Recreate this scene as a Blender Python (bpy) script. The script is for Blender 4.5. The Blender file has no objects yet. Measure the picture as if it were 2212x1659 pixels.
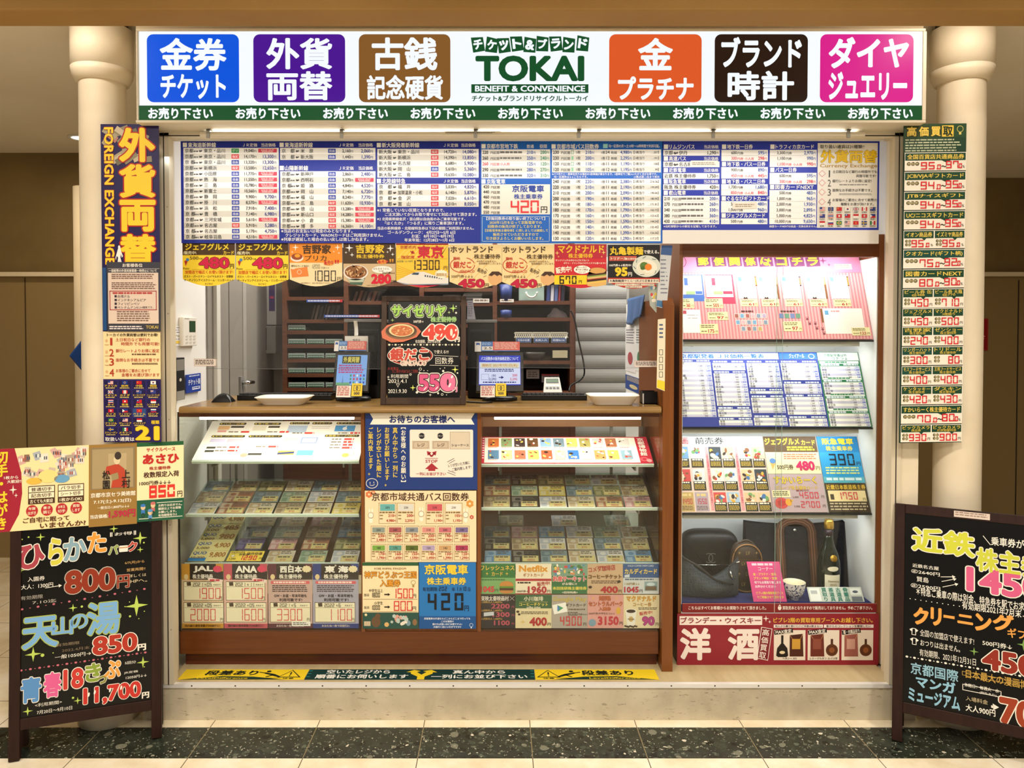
import bpy, math, random
from mathutils import Vector, Matrix
random.seed(7)
sc = bpy.context.scene
COL = sc.collection
# ------------------------------------------------------------------ camera
F_PX, CX, CY = 1609.0, 1076.0, 748.7            # focal length and principal point in photo pixels
PITCH = math.radians(1.2)
CAM = Vector((0, -2.814, 1.486))
cd = bpy.data.cameras.new('camera'); cam = bpy.data.objects.new('camera', cd); COL.objects.link(cam)
cam.location = CAM; cam.rotation_euler = (math.radians(90) - PITCH, 0, 0)
cd.sensor_width = 36; cd.lens = F_PX / 2212 * 36
cd.shift_x = (1106 - CX) / 2212; cd.shift_y = (CY - 829.5) / 2212
cd.clip_start = 0.02
sc.camera = cam
# ------------------------------------------------------------------ world, lights, exposure
sc.view_settings.view_transform = 'Standard'
sc.view_settings.look = 'None'
sc.view_settings.exposure = 0.0
sc.view_settings.gamma = 1
w = bpy.data.worlds.new('world'); sc.world = w; w.use_nodes = True
w.node_tree.nodes['Background'].inputs[0].default_value = (1.0, .89, .75, 1)
w.node_tree.nodes['Background'].inputs[1].default_value = 0.29

def area(name, loc, size, energy, col, rot=(0, 0, 0), sy=None, spread=180):
    l = bpy.data.lights.new(name, 'AREA'); l.energy = energy; l.color = col; l.size = size
    l.spread = math.radians(spread)
    if sy: l.shape = 'RECTANGLE'; l.size_y = sy
    o = bpy.data.objects.new(name, l); COL.objects.link(o); o.location = loc; o.rotation_euler = rot
    return o
WARM = (1.0, .91, .79)
# arcade ceiling downlights over the walkway in front of the shop (between the beam and the camera)
for i, x in enumerate((-1.9, -.65, .65, 1.9)):
    area('downlight_lamp', (x, -1.75, 2.66), .16, 16, WARM, (math.radians(14), 0, 0), spread=140)
    area('downlight_lamp', (x, -3.5, 2.66), .2, 11.5, WARM, (math.radians(22), 0, 0), spread=140)
for x in (-1.56, 1.62):
    area('column_lamp', (x, -.36, 2.645), .1, 2.6, WARM, (math.radians(10), 0, 0))
# side passages
area('passage_lamp', (-2.6, 1.2, 2.60), .16, 9, (1, .80, .54))
area('passage_lamp', (2.75, 1.1, 2.60), .16, 7, (1, .80, .52))
# shop interior: ceiling batten in the back room, price board batten, show case
area('shop_lamp', (-.2, 1.0, 2.42), 2.0, 44, (1, .95, .86), (0, 0, 0), .25)
area('board_lamp', (0, -.02, 2.13), 2.5, 1.3, (.90, .96, 1.0), (math.radians(38), 0, 0), .03)
# ------------------------------------------------------------------ helpers
R = math.radians
def ray(px, py):
    u, v = (px - CX) / F_PX, (CY - py) / F_PX
    return Vector((u, math.cos(PITCH) + v * math.sin(PITCH), -math.sin(PITCH) + v * math.cos(PITCH)))
def at(px, py, Y):                                # photo pixel -> point on the vertical plane y = Y
    d = ray(px, py); return CAM + d * ((Y - CAM.y) / d.y)
def atz(px, py, Z):                               # photo pixel -> point on the level plane z = Z
    d = ray(px, py); return CAM + d * ((Z - CAM.z) / d.z)
def atx(px, py, X):
    d = ray(px, py); return CAM + d * ((X - CAM.x) / d.x)
def on_plane(px, py, P, N):
    d = ray(px, py); return CAM + d * ((P - CAM).dot(N) / d.dot(N))
def lin(c):
    return c / 12.92 if c <= .04045 else ((c + .055) / 1.055) ** 2.4
def rgb(h):
    return tuple(lin(int(h[i:i + 2], 16) / 255) for i in (0, 2, 4))

MATS = {}
def mat(name, col, rough=.5, metal=0, spec=.4, emit=None, strength=0, build=None):
    if name in MATS: return MATS[name]
    m = bpy.data.materials.new(name); m.use_nodes = True; MATS[name] = m
    b = m.node_tree.nodes['Principled BSDF']
    c = rgb(col) if isinstance(col, str) else col
    b.inputs['Base Color'].default_value = (*c, 1)
    b.inputs['Roughness'].default_value = rough; b.inputs['Metallic'].default_value = metal
    b.inputs['Specular IOR Level'].default_value = spec
    if emit is not None:
        e = rgb(emit) if isinstance(emit, str) else emit
        b.inputs['Emission Color'].default_value = (*e, 1); b.inputs['Emission Strength'].default_value = strength
    if build: build(m.node_tree, b)
    return m
def ink(h, glow=0):
    if glow: return mat('lit_%s_%g' % (h, glow), tuple(c * .1 for c in rgb(h)), .4, spec=.15, emit=h, strength=glow)
    return mat('ink_' + h, h, .42, spec=.35)
def nd(nt, t, **kw):
    n = nt.nodes.new(t)
    for k, v in kw.items():
        if k.startswith('i_'):
            n.inputs[k[2:].replace('_', ' ')].default_value = v
        else: setattr(n, k, v)
    return n
def ramp(nt, fac, stops):
    r = nt.nodes.new('ShaderNodeValToRGB'); e = r.color_ramp.elements
    while len(e) < len(stops): e.new(.5)
    for i, (p, c) in enumerate(stops):
        e[i].position = p; e[i].color = (*(rgb(c) if isinstance(c, str) else c), 1)
    nt.links.new(fac, r.inputs[0]); return r.outputs[0]
def coords(nt, scale=(1, 1, 1)):
    g = nt.nodes.new('ShaderNodeNewGeometry'); m = nt.nodes.new('ShaderNodeMapping')
    m.inputs['Scale'].default_value = scale; nt.links.new(g.outputs['Position'], m.inputs['Vector'])
    return m.outputs[0]
def noise(nt, vec, scale, detail=4, rough=.55):
    n = nd(nt, 'ShaderNodeTexNoise', i_Scale=scale, i_Detail=detail, i_Roughness=rough)
    nt.links.new(vec, n.inputs['Vector']); return n.outputs['Fac']
def mixc(nt, fac, a, b, mode='MIX'):
    m = nt.nodes.new('ShaderNodeMix'); m.data_type = 'RGBA'; m.blend_type = mode
    for s, k in ((fac, 0), (a, 6), (b, 7)):
        if isinstance(s, (int, float)): m.inputs[k].default_value = s
        elif isinstance(s, tuple): m.inputs[k].default_value = (*s, 1)
        else: nt.links.new(s, m.inputs[k])
    return m.outputs[2]
def math_(nt, op, a, b=None, c=None):
    m = nt.nodes.new('ShaderNodeMath'); m.operation = op
    for i, s in enumerate((a, b, c)):
        if s is None: continue
        if isinstance(s, (int, float)): m.inputs[i].default_value = s
        else: nt.links.new(s, m.inputs[i])
    return m.outputs[0]
def speckle(a, b, scale, stretch=(1, 1, 1), lo=.35, hi=.65, bump=0):
    def f(nt, p):
        v = noise(nt, coords(nt, stretch), scale, 6)
        nt.links.new(ramp(nt, v, [(lo, a), (hi, b)]), p.inputs['Base Color'])
        if bump:
            bp = nd(nt, 'ShaderNodeBump', i_Strength=bump, i_Distance=.002)
            nt.links.new(v, bp.inputs['Height']); nt.links.new(bp.outputs[0], p.inputs['Normal'])
    return f

# ---- text: outlines of the built-in font turned into flat shapes, cached per character
_G, _A = {}, {}
def _curve(body, off, res):
    c = bpy.data.curves.new('glyph', 'FONT'); c.body = body; c.size = 1; c.offset = off; c.resolution_u = res
    o = bpy.data.objects.new('glyph', c); COL.objects.link(o)
    ev = o.evaluated_get(bpy.context.evaluated_depsgraph_get()); m = ev.to_mesh()
    r = ([(v.co.x, v.co.y) for v in m.vertices], [tuple(p.vertices) for p in m.polygons])
    ev.to_mesh_clear(); bpy.data.objects.remove(o); bpy.data.curves.remove(c)
    return r
def glyph(ch, off=0, res=2):
    k = (ch, off, res)
    if k not in _G: _G[k] = _curve(ch, off, res)
    return _G[k]
def adv(ch):
    if ch not in _A:
        if ord(ch) > 0x2E80: _A[ch] = 1.0
        elif ch == ' ': _A[ch] = .3
        else:
            a = max(x for x, y in _curve(ch + 'H', 0, 1)[0]); b = max(x for x, y in glyph('H', 0, 1)[0])
            _A[ch] = a - b
    return _A[ch]

EPS = .0003
class Sheet:
    """A printed sheet: x to the right, y downwards in its own units, printing laid on as thin flat shapes."""
    def __init__(s, O, U, V, x0=0, y0=0, glow=0):
        s.O, s.U, s.V, s.x0, s.y0, s.glow = Vector(O), Vector(U), Vector(V), x0, y0, glow
        s.N = s.U.cross(-s.V).normalized(); s.v = []; s.f = []; s.m = []; s.cols = []; s.mir = 1
    @classmethod
    def px(c, Y, x0, y0, x1, y1, glow=0):         # frontal sheet on the plane y = Y, units = photo pixels
        a, b = at(x0, y0, Y), at(x1, y1, Y)
        return c(a, ((b.x - a.x) / (x1 - x0), 0, 0), (0, 0, (b.z - a.z) / (y1 - y0)), x0, y0, glow)
    def ci(s, col):
        if col not in s.cols: s.cols.append(col)
        return s.cols.index(col)
    def P(s, x, y, l): return s.O + s.U * (x - s.x0) + s.V * (y - s.y0) + s.N * (l * EPS)
    def add(s, pts, faces, col, l):
        b = len(s.v); s.v += [s.P(p[0], p[1], l + (p[2] * .05 if len(p) > 2 else 0)) for p in pts]; c = s.ci(col)
        for f in faces: s.f.append(tuple(b + i for i in f)); s.m.append(c)
    def poly(s, pts, col, l=2):
        a = sum(pts[i][0] * pts[(i + 1) % len(pts)][1] - pts[(i + 1) % len(pts)][0] * pts[i][1] for i in range(len(pts)))
        s.add(pts if a < 0 else pts[::-1], [tuple(range(len(pts)))], col, l)
    def rect(s, x0, y0, x1, y1, col, l=1): s.poly([(x0, y0), (x1, y0), (x1, y1), (x0, y1)], col, l)
    def box(s, x0, y0, x1, y1, t, col, l=3):      # outline box
        s.rect(x0, y0, x1, y0 + t, col, l); s.rect(x0, y1 - t, x1, y1, col, l)
        s.rect(x0, y0, x0 + t, y1, col, l); s.rect(x1 - t, y0, x1, y1, col, l)
    def rrect(s, x0, y0, x1, y1, r, col, l=1):
        p = []
        for cx, cy, a in ((x1 - r, y0 + r, -90), (x1 - r, y1 - r, 0), (x0 + r, y1 - r, 90), (x0 + r, y0 + r, 180)):
            p += [(cx + r * math.cos(R(a + k * 18)), cy + r * math.sin(R(a + k * 18))) for k in range(6)]
        s.poly(p, col, l)
    def ell(s, cx, cy, rx, ry, col, l=2, n=20, rot=0):
        c, q = math.cos(R(rot)), math.sin(R(rot)); p = []
        for i in range(n):
            a, b = rx * math.cos(2 * math.pi * i / n), ry * math.sin(2 * math.pi * i / n)
            p.append((cx + a * c - b * q, cy + a * q + b * c))
        s.poly(p, col, l)
    def ring(s, cx, cy, rx, ry, t, col, l=3, a0=0, a1=360, n=28):
        o, k = [], []
        for i in range(n + 1):
            a = R(a0 + (a1 - a0) * i / n)
            o.append((cx + rx * math.cos(a), cy + ry * math.sin(a))); k.append((cx + (rx - t) * math.cos(a), cy + (ry - t) * math.sin(a)))
        for i in range(n): s.poly([o[i], o[i + 1], k[i + 1], k[i]], col, l)
    def line(s, x0, y0, x1, y1, t, col, l=3):
        d = math.hypot(x1 - x0, y1 - y0) or 1; a, b = -(y1 - y0) / d * t / 2, (x1 - x0) / d * t / 2
        s.poly([(x0 + a, y0 + b), (x1 + a, y1 + b), (x1 - a, y1 - b), (x0 - a, y0 - b)], col, l)
    def arrow(s, x0, y0, x1, y1, t, col, l=6, head=3.2):
        d = math.hypot(x1 - x0, y1 - y0); ux, uy = (x1 - x0) / d, (y1 - y0) / d; h = t * head
        s.line(x0, y0, x1 - ux * h * .8, y1 - uy * h * .8, t, col, l)
        s.poly([(x1, y1), (x1 - ux * h - uy * h * .6, y1 - uy * h + ux * h * .6), (x1 - ux * h + uy * h * .6, y1 - uy * h - ux * h * .6)], col, l)
    def spark(s, cx, cy, r, col, l=6, ry=None):
        ry = ry or r; p = []
        for i in range(8):
            a = math.pi / 4 * i; k = 1 if i % 2 == 0 else .24
            p.append((cx + r * k * math.sin(a), cy - ry * k * math.cos(a)))
        s.poly(p, col, l)
    def burst(s, cx, cy, rx, ry, col, l=2, n=14):
        s.poly([(cx + rx * (1 if i % 2 else .8) * math.cos(math.pi * i / n), cy + ry * (1 if i % 2 else .8) * math.sin(math.pi * i / n)) for i in range(2 * n)], col, l)
    def dots(s, x0, y0, x1, y1, n, r, col, l=5, dash=False):
        for i in range(n):
            t = i / (n - 1); x, y = x0 + (x1 - x0) * t, y0 + (y1 - y0) * t
            s.ell(x, y, r, r * .8, col, l, 8)
            if dash and i < n - 1:
                u = (i + .5) / (n - 1); X, Y = x0 + (x1 - x0) * u, y0 + (y1 - y0) * u
                s.ell(X, Y, r * .6, r * .3, col, l, 6)
    def fine(s, x0, y0, x1, y1, n, col, l=4, fill=.5, ragged=.25):   # rows of print too small to read
        h = (y1 - y0) / n
        for i in range(n):
            x = x0; xe = x1 - random.random() * ragged * (x1 - x0)
            while x < xe:
                q = h * random.uniform(.8, 2.4)
                s.rect(x, y0 + h * i, min(x + q, xe), y0 + h * (i + fill), col, l); x += q + h * .3
    def layout(s, t, off, res, vert=False, sp=0):
        pts, faces, x, y = [], [], 0., 0.
        for ch in t:
            if ch not in ' \u3000':
                v, f = glyph(ch, off, res); b = len(pts)
                pts += [(a + x, c + y) for a, c in v]; faces += [tuple(b + i for i in q) for q in f]
            if vert: y -= 1.0 + sp
            else: x += adv(ch) + sp
        return pts, faces
    def heavy(s, pts, faces, b, small):
        """thicker strokes: the same outline laid down again a little to each side"""
        if b <= .006 or not pts: return pts, faces
        d = b * .9
        if small: D = [(-d, 0), (d, 0)] if b < .02 else [(-d, -d * .6), (d, -d * .6), (-d, d * .6), (d, d * .6)]
        else: D = [(i * d, j * d) for i in (-1, 0, 1) for j in (-1, 0, 1)]
        if not small and b > .016: D = [(0, 0)] + [(d * 1.15 * math.cos(math.pi * i / 8), d * 1.15 * math.sin(math.pi * i / 8)) for i in range(16)] + [(d * .55 * math.cos(math.pi * i / 4), d * .55 * math.sin(math.pi * i / 4)) for i in range(8)]
        p, f = [], []
        for i, (dx, dy) in enumerate(D):
            k = len(p); p += [(x + dx, y + dy, i) for x, y in pts]; f += [tuple(k + i for i in q) for q in faces]
        return p, f
    def tx(s, t, x0, y0, x1, y1, col, b=.022, l=6, vert=False, rot=0, outl=(), res=None, sp=0, turn=0, shear=0):
        """lettering fitted into the box (x0, y0)-(x1, y1)"""
        hh = (y1 - y0) if not vert and not turn else (x1 - x0)
        small = hh * s.V.length < .022; res = res or (4 if hh * s.V.length > .05 else 2)
        base, bf = s.layout(t, 0, res, vert, sp)
        if not base: return
        pts, faces = s.heavy(base, bf, b, small)
        def tn(p): return [(q[1], -q[0]) + tuple(q[2:]) for q in p] if turn == 90 else p
        q = tn(pts); xs = [p[0] for p in q]; ys = [p[1] for p in q]
        ax, ay = min(xs), max(ys); kx = (x1 - x0) / max(1e-6, max(xs) - ax); ky = (y1 - y0) / max(1e-6, ay - min(ys))
        cx, cy = (x0 + x1) / 2, (y0 + y1) / 2; c, sn = math.cos(R(rot)), math.sin(R(rot))
        def put(p):
            X, Y = x0 + (p[0] - ax) * kx, y0 + (ay - p[1]) * ky
            if rot or shear:
                X, Y = X - cx, Y - cy; X -= shear * Y; X, Y = X * c - Y * sn, X * sn + Y * c; X, Y = X + cx, Y + cy
            return (X, Y) + tuple(p[2:])
        for i, (oc, oo) in enumerate(outl):
            p2, f2 = s.heavy(base, bf, b + oo, False); s.add([put(p) for p in tn(p2)], f2, oc, l - len(outl) + i)
        s.add([put(p) for p in q], faces, col, l)
    def tl(s, t, x, yc, h, col, b=.012, l=6, al='l', sx=1., res=2):
        """one line of small type, centred on yc, natural proportions times sx"""
        pts, faces = s.layout(t, 0, res)
        if not pts: return
        pts, faces = s.heavy(pts, faces, b, True)
        W = sum(adv(c) for c in t); k = h; x0 = x - (W * k * sx if al == 'r' else W * k * sx / 2 if al == 'c' else 0)
        mid = .345 if t.isascii() else .38
        s.add([(x0 + p[0] * k * sx, yc - (p[1] - mid) * k) + tuple(p[2:]) for p in pts], faces, col, l)
    def seg(s, t, x, y, h, col, w=None, th=None, gap=None, l=6, sl=0.):
        """seven-segment figures as felt-pen price cards have them"""
        w = w or h * .5; th = th or h * .1; gap = gap or w * .28
        D = {'0': 'abcdef', '1': 'bc', '2': 'abged', '3': 'abgcd', '4': 'fgbc', '5': 'afgcd', '6': 'afgedc', '7': 'fabc', '8': 'abcdefg', '9': 'abcdfg'}
        for ch in t:
            if ch == '.':
                s.rect(x - gap * .5, y + h - th, x - gap * .5 + th, y + h, col, l); continue
            if ch == ' ': x += w + gap; continue
            def hb(yy): s.poly([(x + sl * (h - yy + y), yy), (x + w + sl * (h - yy + y), yy), (x + w + sl * (h - yy - th + y), yy + th), (x + sl * (h - yy - th + y), yy + th)], col, l)
            def vb(xx, ya, yb): s.poly([(xx + sl * (h - ya + y), ya), (xx + th + sl * (h - ya + y), ya), (xx + th + sl * (h - yb + y), yb), (xx + sl * (h - yb + y), yb)], col, l + .3)
            m = y + h / 2; e = th * .25
            for q in D[ch]:
                if q == 'a': hb(y)
                elif q == 'd': hb(y + h - th)
                elif q == 'g': hb(m - th / 2)
                elif q == 'b': vb(x + w - th, y + e, m - e)
                elif q == 'c': vb(x + w - th, m + e, y + h - e)
                elif q == 'f': vb(x, y + e, m - e)
                elif q == 'e': vb(x, m + e, y + h - e)
            x += w + gap
        return x
    def back(s, x0, y0, x1, y1, col, t=.0012, edge=None):
        s.slab([(x0, y0), (x1, y0), (x1, y1), (x0, y1)], col, t, edge)
    def slab(s, pts, col, t=.0012, edge=None):
        a = sum(pts[i][0] * pts[(i + 1) % len(pts)][1] - pts[(i + 1) % len(pts)][0] * pts[i][1] for i in range(len(pts)))
        if a > 0: pts = pts[::-1]
        n = len(pts); b = len(s.v); c = s.ci(col); ce = s.ci(edge or col)
        s.v += [s.P(x, y, 0) for x, y in pts] + [s.P(x, y, 0) - s.N * t for x, y in pts]
        s.f.append(tuple(b + i for i in range(n))); s.m.append(c)
        s.f.append(tuple(b + n + i for i in reversed(range(n)))); s.m.append(ce)
        for i in range(n):
            j = (i + 1) % n; s.f.append((b + i, b + n + i, b + n + j, b + j)); s.m.append(ce)
    def build(s, name, parent=None, label=None, cat=None, group=None, kind=None):
        base = parent.location if parent is not None else (sum(s.v, Vector()) / len(s.v) if s.v else Vector())
        if parent is not None and parent.parent is not None: base = parent.location + parent.parent.location
        me = bpy.data.meshes.new(name); me.from_pydata([tuple(p - base) for p in s.v], [], s.f)
        for c in s.cols: me.materials.append(c if not isinstance(c, str) else ink(c, s.glow))
        me.polygons.foreach_set('material_index', s.m); me.update()
        return link(name, me, parent, None if parent is not None else base, label, cat, group, kind)

def link(name, me, parent, base, label=None, cat=None, group=None, kind=None):
    o = bpy.data.objects.new(name, me); COL.objects.link(o)
    if parent is not None: o.parent = parent
    elif base is not None: o.location = base
    for k, v in (('label', label), ('category', cat), ('group', group), ('kind', kind)):
        if v: o[k] = v
    return o
def thing(name, label, cat, loc, group=None):
    o = bpy.data.objects.new(name, None); COL.objects.link(o); o.location = loc; o.empty_display_size = .05
    o['label'] = label; o['category'] = cat
    if group: o['group'] = group
    return o
def worldbase(o):
    p = Vector(o.location)
    while o.parent is not None: o = o.parent; p += Vector(o.location)
    return p

class MB:
    """collects boxes, prisms, tubes and turned shapes into ONE mesh"""
    def __init__(s): s.v = []; s.f = []; s.m = []; s.mats = []; s.sm = []
    def mi(s, m):
        if m not in s.mats: s.mats.append(m)
        return s.mats.index(m)
    def add(s, vs, fs, m, smooth=False):
        b = len(s.v); s.v += [Vector(v) for v in vs]; k = s.mi(m)
        for f in fs: s.f.append(tuple(b + i for i in f)); s.m.append(k); s.sm.append(smooth)
        return s
    def box(s, x0, y0, z0, x1, y1, z1, m):
        x0, x1 = min(x0, x1), max(x0, x1); y0, y1 = min(y0, y1), max(y0, y1); z0, z1 = min(z0, z1), max(z0, z1)
        return s.add([(x0, y0, z0), (x1, y0, z0), (x1, y1, z0), (x0, y1, z0), (x0, y0, z1), (x1, y0, z1), (x1, y1, z1), (x0, y1, z1)],
              [(0, 3, 2, 1), (4, 5, 6, 7), (0, 1, 5, 4), (1, 2, 6, 5), (2, 3, 7, 6), (3, 0, 4, 7)], m)
    def obox(s, C, X, Y, Z, a, b, c, m):          # oriented box: centre, unit axes, half sizes
        C, X, Y, Z = Vector(C), Vector(X), Vector(Y), Vector(Z)
        vs = [C + X * (i * a) + Y * (j * b) + Z * (k * c) for k in (-1, 1) for i, j in ((-1, -1), (1, -1), (1, 1), (-1, 1))]
        return s.add(vs, [(0, 3, 2, 1), (4, 5, 6, 7), (0, 1, 5, 4), (1, 2, 6, 5), (2, 3, 7, 6), (3, 0, 4, 7)], m)
    def prism(s, pts, d, m, smooth=False):        # polygon (3d points) swept along d
        n = len(pts); d = Vector(d); pts = [Vector(p) for p in pts]
        return s.add(pts + [p + d for p in pts], [tuple(range(n))[::-1], tuple(range(n, 2 * n))], m).add(
            pts + [p + d for p in pts], [(i, (i + 1) % n, n + (i + 1) % n, n + i) for i in range(n)], m, smooth)
    def lathe(s, C, prof, m, n=32, smooth=True, ax=((1, 0, 0), (0, 1, 0), (0, 0, 1)), sx=1, sy=1, caps=True):
        C = Vector(C); X, Y, Z = (Vector(a) for a in ax); vs = []
        for r, h in prof:
            vs += [C + X * (r * sx * math.cos(2 * math.pi * i / n)) + Y * (r * sy * math.sin(2 * math.pi * i / n)) + Z * h for i in range(n)]
        fs = [(k * n + i, k * n + (i + 1) % n, (k + 1) * n + (i + 1) % n, (k + 1) * n + i) for k in range(len(prof) - 1) for i in range(n)]
        s.add(vs, fs, m, smooth)
        b = len(s.v) - len(vs)
        for k, rev in ((0, True), (len(prof) - 1, False)):
            if caps and prof[k][0] > 1e-5:
                q = [b + k * n + i for i in range(n)]; s.f.append(tuple(q[::-1] if rev else q)); s.m.append(s.mi(m)); s.sm.append(False)
        return s
    def tube(s, pts, r, m, n=8):
        pts = [Vector(p) for p in pts]; vs = []
        for i, p in enumerate(pts):
            t = (pts[min(i + 1, len(pts) - 1)] - pts[max(i - 1, 0)]).normalized()
            a = t.cross(Vector((0, 0, 1)) if abs(t.z) < .9 else Vector((1, 0, 0))).normalized(); b = t.cross(a)
            rr = r[i] if isinstance(r, (list, tuple)) else r
            vs += [p + a * (rr * math.cos(2 * math.pi * k / n)) + b * (rr * math.sin(2 * math.pi * k / n)) for k in range(n)]
        L = len(pts)
        fs = [(i * n + k, i * n + (k + 1) % n, (i + 1) * n + (k + 1) % n, (i + 1) * n + k) for i in range(L - 1) for k in range(n)]
        return s.add(vs, fs + [tuple(range(n))[::-1], tuple((L - 1) * n + k for k in range(n))], m, True)
    def grid(s, fn, nu, nv, m, smooth=True):      # fn(u, v) -> point, u, v in 0..1
        vs = [fn(i / nu, j / nv) for j in range(nv + 1) for i in range(nu + 1)]
        return s.add(vs, [(j * (nu + 1) + i, j * (nu + 1) + i + 1, (j + 1) * (nu + 1) + i + 1, (j + 1) * (nu + 1) + i) for j in range(nv) for i in range(nu)], m, smooth)
    def build(s, name, parent=None, label=None, cat=None, group=None, kind=None, bev=0, solid=0, origin=None):
        if parent is not None: base = worldbase(parent)
        elif origin is not None: base = Vector(origin)
        else:
            base = sum(s.v, Vector()) / len(s.v); base.z = min(v.z for v in s.v)
        me = bpy.data.meshes.new(name); me.from_pydata([tuple(v - base) for v in s.v], [], s.f)
        for m in s.mats: me.materials.append(m)
        me.polygons.foreach_set('material_index', s.m); me.polygons.foreach_set('use_smooth', s.sm); me.update()
        o = link(name, me, parent, base, label, cat, group, kind)
        if solid:
            q = o.modifiers.new('solidify', 'SOLIDIFY'); q.thickness = solid; q.offset = 0
        if bev:
            q = o.modifiers.new('bevel', 'BEVEL'); q.width = bev; q.segments = 2; q.limit_method = 'ANGLE'; q.angle_limit = R(50)
        return o
def struct(name, mb, bev=0): return mb.build(name, kind='structure', bev=bev)
def copy_tree(o, loc, label=None, group=None, parent=None):
    c = o.copy(); COL.objects.link(c)
    if parent is None: c.location = loc
    else: c.parent = parent
    if label: c['label'] = label
    if group: c['group'] = group
    for ch in list(o.children): copy_tree(ch, None, None, None, c)
    return c
ORD = 'first second third fourth fifth sixth seventh eighth ninth tenth'.split()
# ------------------------------------------------------------------ surface materials
def b_floor(nt, p):
    v = coords(nt); s = nt.nodes.new('ShaderNodeSeparateXYZ'); nt.links.new(v, s.inputs[0])
    n1 = noise(nt, v, 5, 8, .65)
    c = ramp(nt, n1, [(.3, 'E2D0AC'), (.5, 'F2E6CA'), (.65, 'FBF4E2')])
    a = math_(nt, 'ABSOLUTE', math_(nt, 'SUBTRACT', math_(nt, 'FRACT', math_(nt, 'DIVIDE', math_(nt, 'SUBTRACT', s.outputs[0], .1202 - 4), .4)), .5))
    b = math_(nt, 'ABSOLUTE', math_(nt, 'SUBTRACT', math_(nt, 'FRACT', math_(nt, 'DIVIDE', math_(nt, 'SUBTRACT', s.outputs[1], -.253 - 4), .4)), .5))
    j = math_(nt, 'GREATER_THAN', a, .4962); k = math_(nt, 'GREATER_THAN', b, .4955)
    nt.links.new(mixc(nt, math_(nt, 'MAXIMUM', j, k), c, rgb('5E5138')), p.inputs['Base Color'])
def b_dark(nt, p):
    v = coords(nt); s = nt.nodes.new('ShaderNodeSeparateXYZ'); nt.links.new(v, s.inputs[0])
    base = ramp(nt, noise(nt, v, 14, 10, .75), [(.3, '181C16'), (.52, '2A3028'), (.72, '434A3E')])
    col = base
    for sc_, th, c in ((24, .17, '10120E'), (52, .17, '596052'), (40, .17, '3E463A'), (30, .15, '15180F'), (15, .12, '767666'), (64, .12, '9A9884'), (27, .085, 'D8D0BC'), (85, .1, 'C8C2AE')):
        w_ = mixc(nt, .35, v, nt_col(nt, v, sc_ * .6))
        vo = nd(nt, 'ShaderNodeTexVoronoi', i_Scale=sc_, i_Randomness=1.0); nt.links.new(w_, vo.inputs['Vector'])
        ss = nt.nodes.new('ShaderNodeSeparateColor'); nt.links.new(vo.outputs['Color'], ss.inputs[0])
        near = math_(nt, 'LESS_THAN', vo.outputs['Distance'], math_(nt, 'MULTIPLY', ss.outputs[0], th * 2.6))
        pick = math_(nt, 'GREATER_THAN', ss.outputs[1], .5)
        col = mixc(nt, math_(nt, 'MULTIPLY', near, pick), col, rgb(c))
    a = math_(nt, 'ABSOLUTE', math_(nt, 'SUBTRACT', math_(nt, 'FRACT', math_(nt, 'DIVIDE', math_(nt, 'SUBTRACT', s.outputs[0], .1202 - 4), .4)), .5))
    nt.links.new(mixc(nt, math_(nt, 'GREATER_THAN', a, .4962), col, rgb('8B7C5C')), p.inputs['Base Color'])
def nt_col(nt, v, scale):
    n = nd(nt, 'ShaderNodeTexNoise', i_Scale=scale, i_Detail=3); nt.links.new(v, n.inputs['Vector'])
    m = nt.nodes.new('ShaderNodeVectorMath'); m.operation = 'MULTIPLY_ADD'
    m.inputs[1].default_value = (.12, .12, .12); nt.links.new(n.outputs['Color'], m.inputs[0]); nt.links.new(v, m.inputs[2])
    return m.outputs[0]
def b_plinth(nt, p):
    v = coords(nt)
    c = ramp(nt, noise(nt, v, 6, 8, .6), [(.3, 'B0A48C'), (.5, 'C8BCA2'), (.7, 'D4C8B0')])
    q = noise(nt, coords(nt, (6, 6, 26)), 3.4, 5, .7); r_ = noise(nt, v, 2.2, 2)
    m = math_(nt, 'MULTIPLY', math_(nt, 'GREATER_THAN', q, .61), math_(nt, 'GREATER_THAN', r_, .44))
    c = mixc(nt, math_(nt, 'MULTIPLY', m, .55), c, rgb('6B5C42'))
    nt.links.new(c, p.inputs['Base Color'])
def b_wood(a, b, dirx=(1.2, 1.2, 26)):
    def f(nt, p):
        v = coords(nt, dirx); n = noise(nt, v, 3.2, 7, .6)
        nt.links.new(ramp(nt, n, [(.3, a), (.7, b)]), p.inputs['Base Color'])
    return f
M_FLOOR = mat('cream_marble_tile', 'EDE0C2', .22, build=b_floor)
M_DARK = mat('dark_green_terrazzo', '2F352D', .2, build=b_dark)
M_PLINTH = mat('scuffed_stone', 'C8BA9C', .6, build=b_plinth)
M_WALL = mat('cream_wall_paint', 'E3D6BC', .8, build=speckle('DDD0B5', 'E8DCC4', 3))
M_CEIL = mat('ceiling_paint', 'CFC1A5', .85, build=speckle('F0E6D2', 'F8F0E0', 1.5))
M_BEAM = mat('tan_beam_paint', 'A8844A', .75, build=speckle('9A7640', 'A58048', 2))
M_TAN = mat('tan_wall_panel', 'A08A62', .7, build=speckle('77643F', '867248', 2))
M_COLUMN = mat('cream_column_paint', 'E6D9C0', .55, build=speckle('E0D2B8', 'EADEC6', 4))
M_WHITE = mat('white_wall_paint', 'E8E6E0', .7)
M_ALU = mat('brushed_aluminium', 'F0EEEA', .35, .25)
M_STEEL = mat('frame_steel_cream', 'D8CDB6', .6, .05)
M_DKSTEEL = mat('dark_steel_gap', '3A322A', .5, .3)
M_WOOD = mat('brown_laminate', '64340E', .32, build=b_wood('5A2D0A', '693710'))
M_WOODV = mat('brown_laminate_upright', '8A4F20', .34, build=b_wood('6E3C14', '7F4A1C', (26, 26, 1.2)))
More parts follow.
